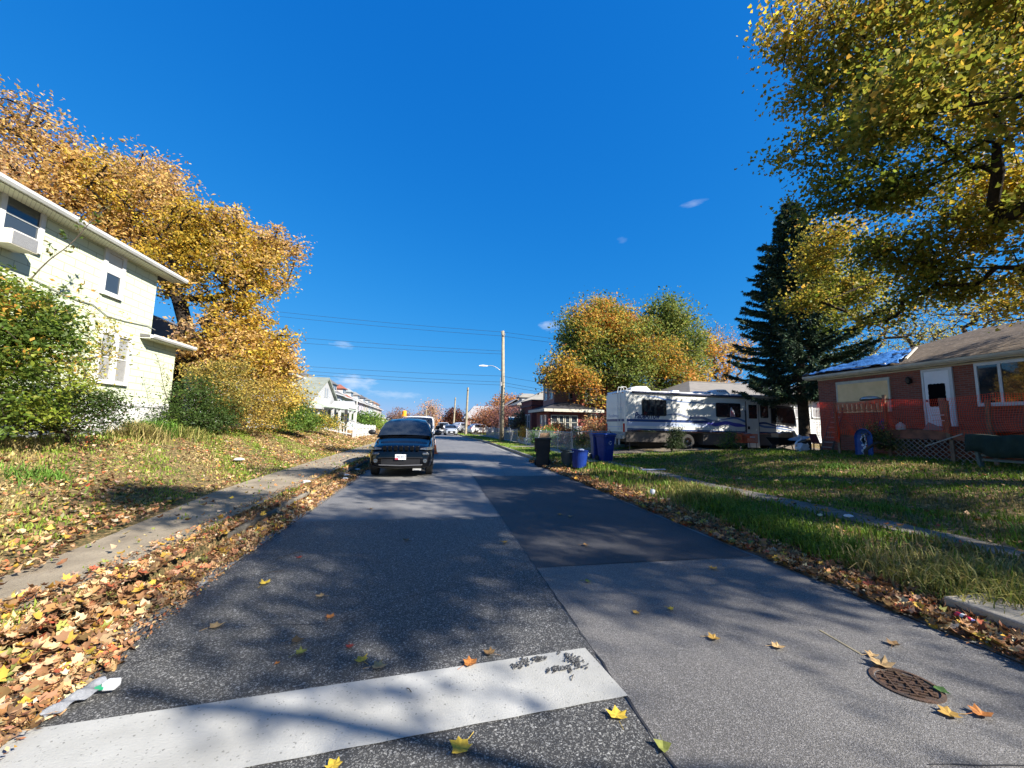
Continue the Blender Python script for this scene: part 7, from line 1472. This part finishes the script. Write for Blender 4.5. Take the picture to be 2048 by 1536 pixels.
# plastic bag and cartons by the near gutter
q = atZ(150, 1398, .05); r = random.Random(6); m = MB(); nx, ny = 22, 10; a_, b_ = atZ(205, 1368, .04), atZ(80, 1436, .04); d_ = (b_-a_); pn = Vector((-d_.y, d_.x, 0)).normalized(); vs = []
for i in range(nx+1):
    for j in range(ny+1):
        u, v = i/nx, j/ny-.5; w_ = .055*(1-.5*u)*(1+.15*math.sin(u*9)); p_ = a_+d_*u+pn*v*2*w_; vs.append((p_.x, p_.y, .035+.045*math.exp(-(v*3)**2)*(1-.4*u)+.010*math.sin(u*17+v*9)+r.uniform(0, .003)))
m.add(vs, [(i*(ny+1)+j, (i+1)*(ny+1)+j, (i+1)*(ny+1)+j+1, i*(ny+1)+j+1) for i in range(nx) for j in range(ny)])
tag(m.build('plastic_bag', mat('translucent grey plastic', (.30, .32, .36), .3, (.2, .21, .23), 14, 5, transl=.35, bump=.6, bscale=50), smooth=True), 'translucent grey plastic bag lying along the near left gutter', 'plastic bag')
q = atZ(222, 1370, .05); m = MB().box(q.x-.035, q.y-.025, .03, q.x+.035, q.y+.03, .075); m.build('crushed_carton', M_pap, bevel=.01); tag(bpy.data.objects['crushed_carton'], 'crushed white carton in the left gutter beside the plastic bag', 'carton')
q = atZ(198, 1375, .05); m = MB(); m.box(q.x-.04, q.y-.018, .045, q.x+.03, q.y+.018, .058); tag(m.build('green_wrapper', mat('green foil', (.02, .25, .12), .4)), 'green foil wrapper touching the crushed white carton', 'wrapper')
# drink bottle/can by right kerb block
q = atZ(1930, 1238, .06); d_ = (atZ(1945, 1243, .06)-atZ(1912, 1230, .06)).normalized(); t = thing('drink_bottle', 'small red drink bottle lying in the leaves by the right kerb block', 'bottle', (q.x, q.y, .04))
e_ = Vector((q.x, q.y, .07)); MB().tube([e_-d_*.06, e_-d_*.055, e_+d_*.03, e_+d_*.05], [.02, .026, .026, .014], 14).build('body', mat('red plastic', (.5, .02, .05), .3), t, smooth=True); MB().tube([e_+d_*.05, e_+d_*.07], .014, 12).build('cap', mat('lilac plastic', (.45, .42, .7), .4), t); MB().tube([e_-d_*.02, e_+d_*.005], .0268, 14).build('label_band', M_white, t)
# broken kerb block on the near right
q = atZ(1990, 1215, .12); kb = MB().box(q.x-.22, q.y-.35, .0, q.x+.28, q.y+.22, .14); tag(kb.build('kerb_block', M_conc, bevel=.02), 'broken concrete kerb block in the leaves at the right edge', 'kerb block')
# ---- manhole cover
c = atZ(1812, 1370, 0); t = thing('manhole_cover', 'rusty round manhole cover with raised grid set in the grey asphalt', 'manhole cover', (c.x, c.y, 0)); M_rust = mat('rusted iron', (.10, .055, .035), .75, (.045, .035, .03), 14, 8, bump=.5, bscale=60, metal=.2); R0 = .175
MB().lathe((c.x, c.y, 0), [(R0, -.03), (R0, .012), (R0-.022, .014), (R0-.026, .004), (R0-.03, -.03)], 48).build('ring', M_rust, t)
dk_ = MB().lathe((c.x, c.y, 0), [(R0-.034, -.03), (R0-.034, .0055), (0.001, .0055)], 48).build('lid', M_rust, t)
m = MB(); aa = rad(-32); ex, ey = Vector((math.cos(aa), math.sin(aa), 0)), Vector((-math.sin(aa), math.cos(aa), 0)); Rn = R0-.045
for i in range(-4, 5):
    u = i*.031; h = math.sqrt(max(0, Rn*Rn-u*u)); seg = .085
    k = -h
    while k < h:
        k2 = min(h, k+seg-.014)
        if i % 2 == 0: m.beam(Vector((c.x, c.y, .010))+ey*u+ex*k, Vector((c.x, c.y, .010))+ey*u+ex*k2, .012, .009)
        else: m.beam(Vector((c.x, c.y, .010))+ey*u+ex*(k+.03), Vector((c.x, c.y, .010))+ey*u+ex*min(h, k2+.0), .012, .009)
        k += seg
for i in range(-1, 2):
    u = i*.085; h = math.sqrt(max(0, Rn*Rn-u*u)); m.beam(Vector((c.x, c.y, .0105))+ex*u-ey*h, Vector((c.x, c.y, .0105))+ex*u+ey*h, .010, .011)
m.build('grid', mat('worn iron', (.13, .075, .045), .6, (.07, .05, .04), 30, 6, metal=.4), dk_)
# ---- ladder leaning on the corner of the brick house
la_, lb_ = atX(1641, 903, 17.1), atX(1668, 815, 17.66); t = thing('ladder', 'dark metal ladder leaning on the corner of the brick house', 'ladder', tuple(la_)); m = MB()
zg2 = gzf(la_.x, la_.y); b0 = Vector((la_.x, la_.y, zg2)); tp = Vector((17.6, lb_.y-.05, lb_.z)); wv = Vector((0.1, -.42, 0))
for k in (0, 1): m.beam(b0+wv*k, tp+wv*k*.85, .035, .07)
m.build('rail', mat('dull dark aluminium', (.10, .10, .105), .5, metal=.5), t); m = MB()
for i in range(1, 9): f = i/9; m.tube([b0.lerp(tp, f), (b0+wv).lerp(tp+wv*.85, f)], .016, 6)
m.build('rung', mat('pale aluminium', (.3, .31, .32), .45, metal=.5), t)
# ---- on the deck: grill, jug, pots
q = atX(1741, 797, 16.5); t = thing('grill', 'black and silver domed grill on the deck before the plywood board', 'grill', (q.x, q.y, zD))
MB().lathe((q.x, q.y, q.z-.06), [(.05, -.16), (.26, -.08), (.33, 0), (.33, .01)], 22).box(q.x-.22, q.y-.62, q.z-.075, q.x+.22, q.y-.33, q.z-.05).build('bowl', M_black, t, smooth=False)
m = MB().lathe((q.x, q.y, q.z-.045), [(.335, 0), (.31, .06), (.2, .12), (.05, .145), (.001, .147)], 22); m.build('lid', mat('silver enamel', (.35, .38, .38), .25, metal=.6), t, smooth=True)
m = MB()
for k in range(3): a = 2*math.pi*k/3+.4; m.tube([(q.x+.15*math.cos(a), q.y+.15*math.sin(a), q.z-.17), (q.x+.3*math.cos(a), q.y+.3*math.sin(a), zD)], .014, 6)
m.build('leg', M_dgrey, t)
def pot(label, px, py, X, r_0, h, m_, name='water_jug', cat='jug'):
    q = atX(px, py, X); t = thing(name, label, cat, (X, q.y, zD)); MB().lathe((X, q.y, zD), [(r_0*.9, 0), (r_0, .04), (r_0, h*.6), (r_0*.55, h*.8), (r_0*.28, h*.86), (r_0*.28, h), (.001, h)], 18).build('body', m_, t); return t
pot('dark blue water jug on the deck left of the second post', 1768, 850, 16.4, .14, .42, mat('blue jug plastic', (.03, .05, .2), .2)); pot('white glazed pot with a dead plant on the deck', 1801, 850, 16.4, .13, .28, mat('white glaze', (.5, .52, .52), .3), 'plant_pot', 'pot')
m = MB(); q = atX(1801, 838, 16.4); rr3 = random.Random(2)
for k in range(9): m.tube([(16.4, q.y, zD+.26), (16.4+rr3.uniform(-.2, .2), q.y+rr3.uniform(-.2, .2), zD+.26+rr3.uniform(.1, .3))], .005, 4)
m.build('dead_stems', M_bark, bpy.data.objects['plant_pot'])
# timber plank propped before the door
q = atX(1893, 853, 16.2); m = MB().beam((16.2, q.y, zD), (16.5, q.y+.25, zD+1.05), .14, .14); tag(m.build('propped_post', M_post), 'rough brown timber post propped in front of the white door', 'post')
m = MB(); q2_ = atX(1890, 833, 16.1)
for dz in (.30, .48): m.box(16.08, q.y-.12, zD+dz, 16.12, q.y+.28, zD+dz+.03)
tag(m.build('slat_rack', M_white), 'two white slats tied across the propped timber post', 'slats')
m = MB(); q3 = atX(1862, 853, 16.9); m.prism([(16.9, q3.y+.25, zD), (16.9, q3.y-.45, zD), (16.95, q3.y+.1, zD+.28)], (.03, 0, 0)); tag(m.build('leaning_board', mat('grey board', (.22, .2, .19), .8)), 'grey triangular board leaning at the foot of the white door', 'board')
# ---- blue arched shell under the deck
a0 = atX(1712, 915, 15.2); a1 = atX(1748, 915, 15.2); zt2 = atX(1730, 857, 15.2).z; yc_ = (a0.y+a1.y)/2; hw_ = abs(a0.y-a1.y)/2; z0 = gzf(15.2, yc_)
t = thing('blue_plastic_shell', 'blue round topped plastic shell with white patches standing before the deck', 'plastic shell', (15.2, yc_, z0))
def arch(k, x): return [(x, yc_-hw_*k, z0), (x, yc_-hw_*k, zt2-hw_)]+[(x, yc_-hw_*k*math.cos(a), zt2-hw_+hw_*k*math.sin(a)) for a in [math.pi*j/10 for j in range(1, 10)]]+[(x, yc_+hw_*k, zt2-hw_), (x, yc_+hw_*k, z0)]
MB().loft([arch(1, 15.2), arch(.93, 15.16), arch(.86, 15.24), arch(.6, 15.3), arch(.1, 15.32)], close=False, cap=False).build('shell', mat('blue weathered plastic', (.03, .10, .34), .45, (.02, .06, .22), 5, 6), t)
m = MB(); r = random.Random(8)
for k in range(14):
    z = z0+.1+(zt2-z0-.3)*k/14; y = yc_+.02+r.uniform(-.05, .05); s = r.uniform(.04, .09); m.quad(*[(15.225, y+s*math.cos(a)*r.uniform(.6, 1.2), z+s*math.sin(a)*r.uniform(.6, 1.2)) for a in [2*math.pi*j/8 for j in range(8)]])
m.build('white_patches', mat('flaking white', (.5, .56, .65), .7), t)
# ---- dark green cloth over a timber bench frame at the right edge
bx_ = 14.2; ya, yb = atX(1930, 880, bx_).y, 5.2; zt3, zb3 = atX(1945, 869, bx_).z, atX(1945, 900, bx_).z
t = thing('draped_bench', 'dark green cloth draped over a timber bench frame at the right edge', 'bench', (bx_, (ya+yb)/2, gzf(bx_, ya)))
m = MB(); n = 60; rw = []
for k, (dx, zz) in enumerate(((.32, .34), (.30, .1), (.22, 0), (0, .0), (-.03, -.06), (-.05, -.26), (-.07, -.46))):
    rw.append([(bx_+dx+.03*math.sin(i*.9+k*.3)*(1 if dx < .01 else .3), ya+(yb-ya)*i/n, zt3+(zz if k > 1 else -zz*1.0)+.02*math.sin(i*.37)-.07*sm(4, 12, i)*(k > 3)*1.6) for i in range(n+1)])
m.loft(rw, close=False, cap=False); o = m.build('cloth', mat('dark green cloth', (.008, .022, .017), .9, (.014, .032, .026), 6, 6, bump=.4, bscale=25), t, smooth=True); o.modifiers.new('s', 'SOLIDIFY').thickness = .012
zg3 = gzf(bx_, ya)
for (dx, dy) in ((-.02, -.18), (.3, -.05), (-.02, -2.2), (.3, -2.2)): MB().beam((bx_+dx, ya+dy-.1, zg3-.05), (bx_+dx, ya+dy, zt3-.12), .07, .06).build('leg', mat('grey green timber', (.10, .12, .10), .85), t)
m = MB()
for zz in (.2, .32, .45): m.box(bx_-.02, yb, zg3+zz, bx_+.02, ya-.3, zg3+zz+.06)
m.build('rail', MC['grey green timber'], t)
m = MB(); u0, u1 = atX(1850, 893, 15), atX(1925, 868, 15); m.beam(u0, u1, .04, .03); tag(m.build('loose_pole', mat('pale pole', (.28, .28, .25), .8)), 'thin pale pole leaning across the lattice', 'pole')
# dark items right of the spruce: red chair
q = atY(1652, 905, 16.2); t = thing('red_chair', 'dull red plastic chair between the spruce trunk and the brick corner', 'chair', (q.x, 16.3, gzf(q.x, 16.3))); z0 = gzf(q.x, 16.3); x = q.x-.1; M_rc = mat('dull red plastic', (.22, .05, .045), .6)
MB().box(x-.25, 16.1, z0+.40, x+.25, 16.6, z0+.44).build('seat', M_rc, t, bevel=.01); MB().add([(x-.25, 16.6, z0+.44), (x+.25, 16.6, z0+.44), (x+.22, 16.75, z0+.9), (x-.22, 16.75, z0+.9), (x-.25, 16.64, z0+.44), (x+.25, 16.64, z0+.44), (x+.22, 16.79, z0+.9), (x-.22, 16.79, z0+.9)], [(0, 1, 2, 3), (4, 7, 6, 5), (0, 4, 5, 1), (1, 5, 6, 2), (2, 6, 7, 3), (3, 7, 4, 0)]).build('backrest', M_rc, t)
for a in (-.22, .2):
    for b_ in (16.13, 16.55): MB().beam((x+a, b_, z0-.03), (x+a*.9, b_, z0+.4), .04).build('leg', M_rc, t)
# pinkish rubbish under the deck etc.
q = atZ(1310, 941, .2); m = MB(); m.beam((q.x-.3, q.y+.3, .2), (q.x+.5, q.y+.2, .21), .09, .03); tag(m.build('blue_plank', mat('blue grey plank', (.2, .25, .36), .7)), 'short blue grey plank lying on the grass by the driveway', 'plank')
for i, (px, py, pn_) in enumerate(((600, 1110, 0), )):
    pass
# twigs on the road
for i, (px, py, L, a) in enumerate(((580, 1110, .35, .9), (545, 1145, .2, .4), (1145, 1355, .06, 1.0), (818, 1380, .05, 2.2))):
    q = atZ(px, py, .014); v = Vector((math.cos(a), math.sin(a), 0))*L/2; o = MB().tube([q-v, q+Vector((0, 0, .008))+v*.1, q+v], .0025, 5).build('twig', M_bark); tag(o, ['longest thin twig on the road by the left gutter', 'short twig on the road just below the longest one', 'brown twig on the right end of the white bar', 'tiny twig with a dry leaf in the middle of the white bar'][i], 'twig', 'twigs lying on the road')
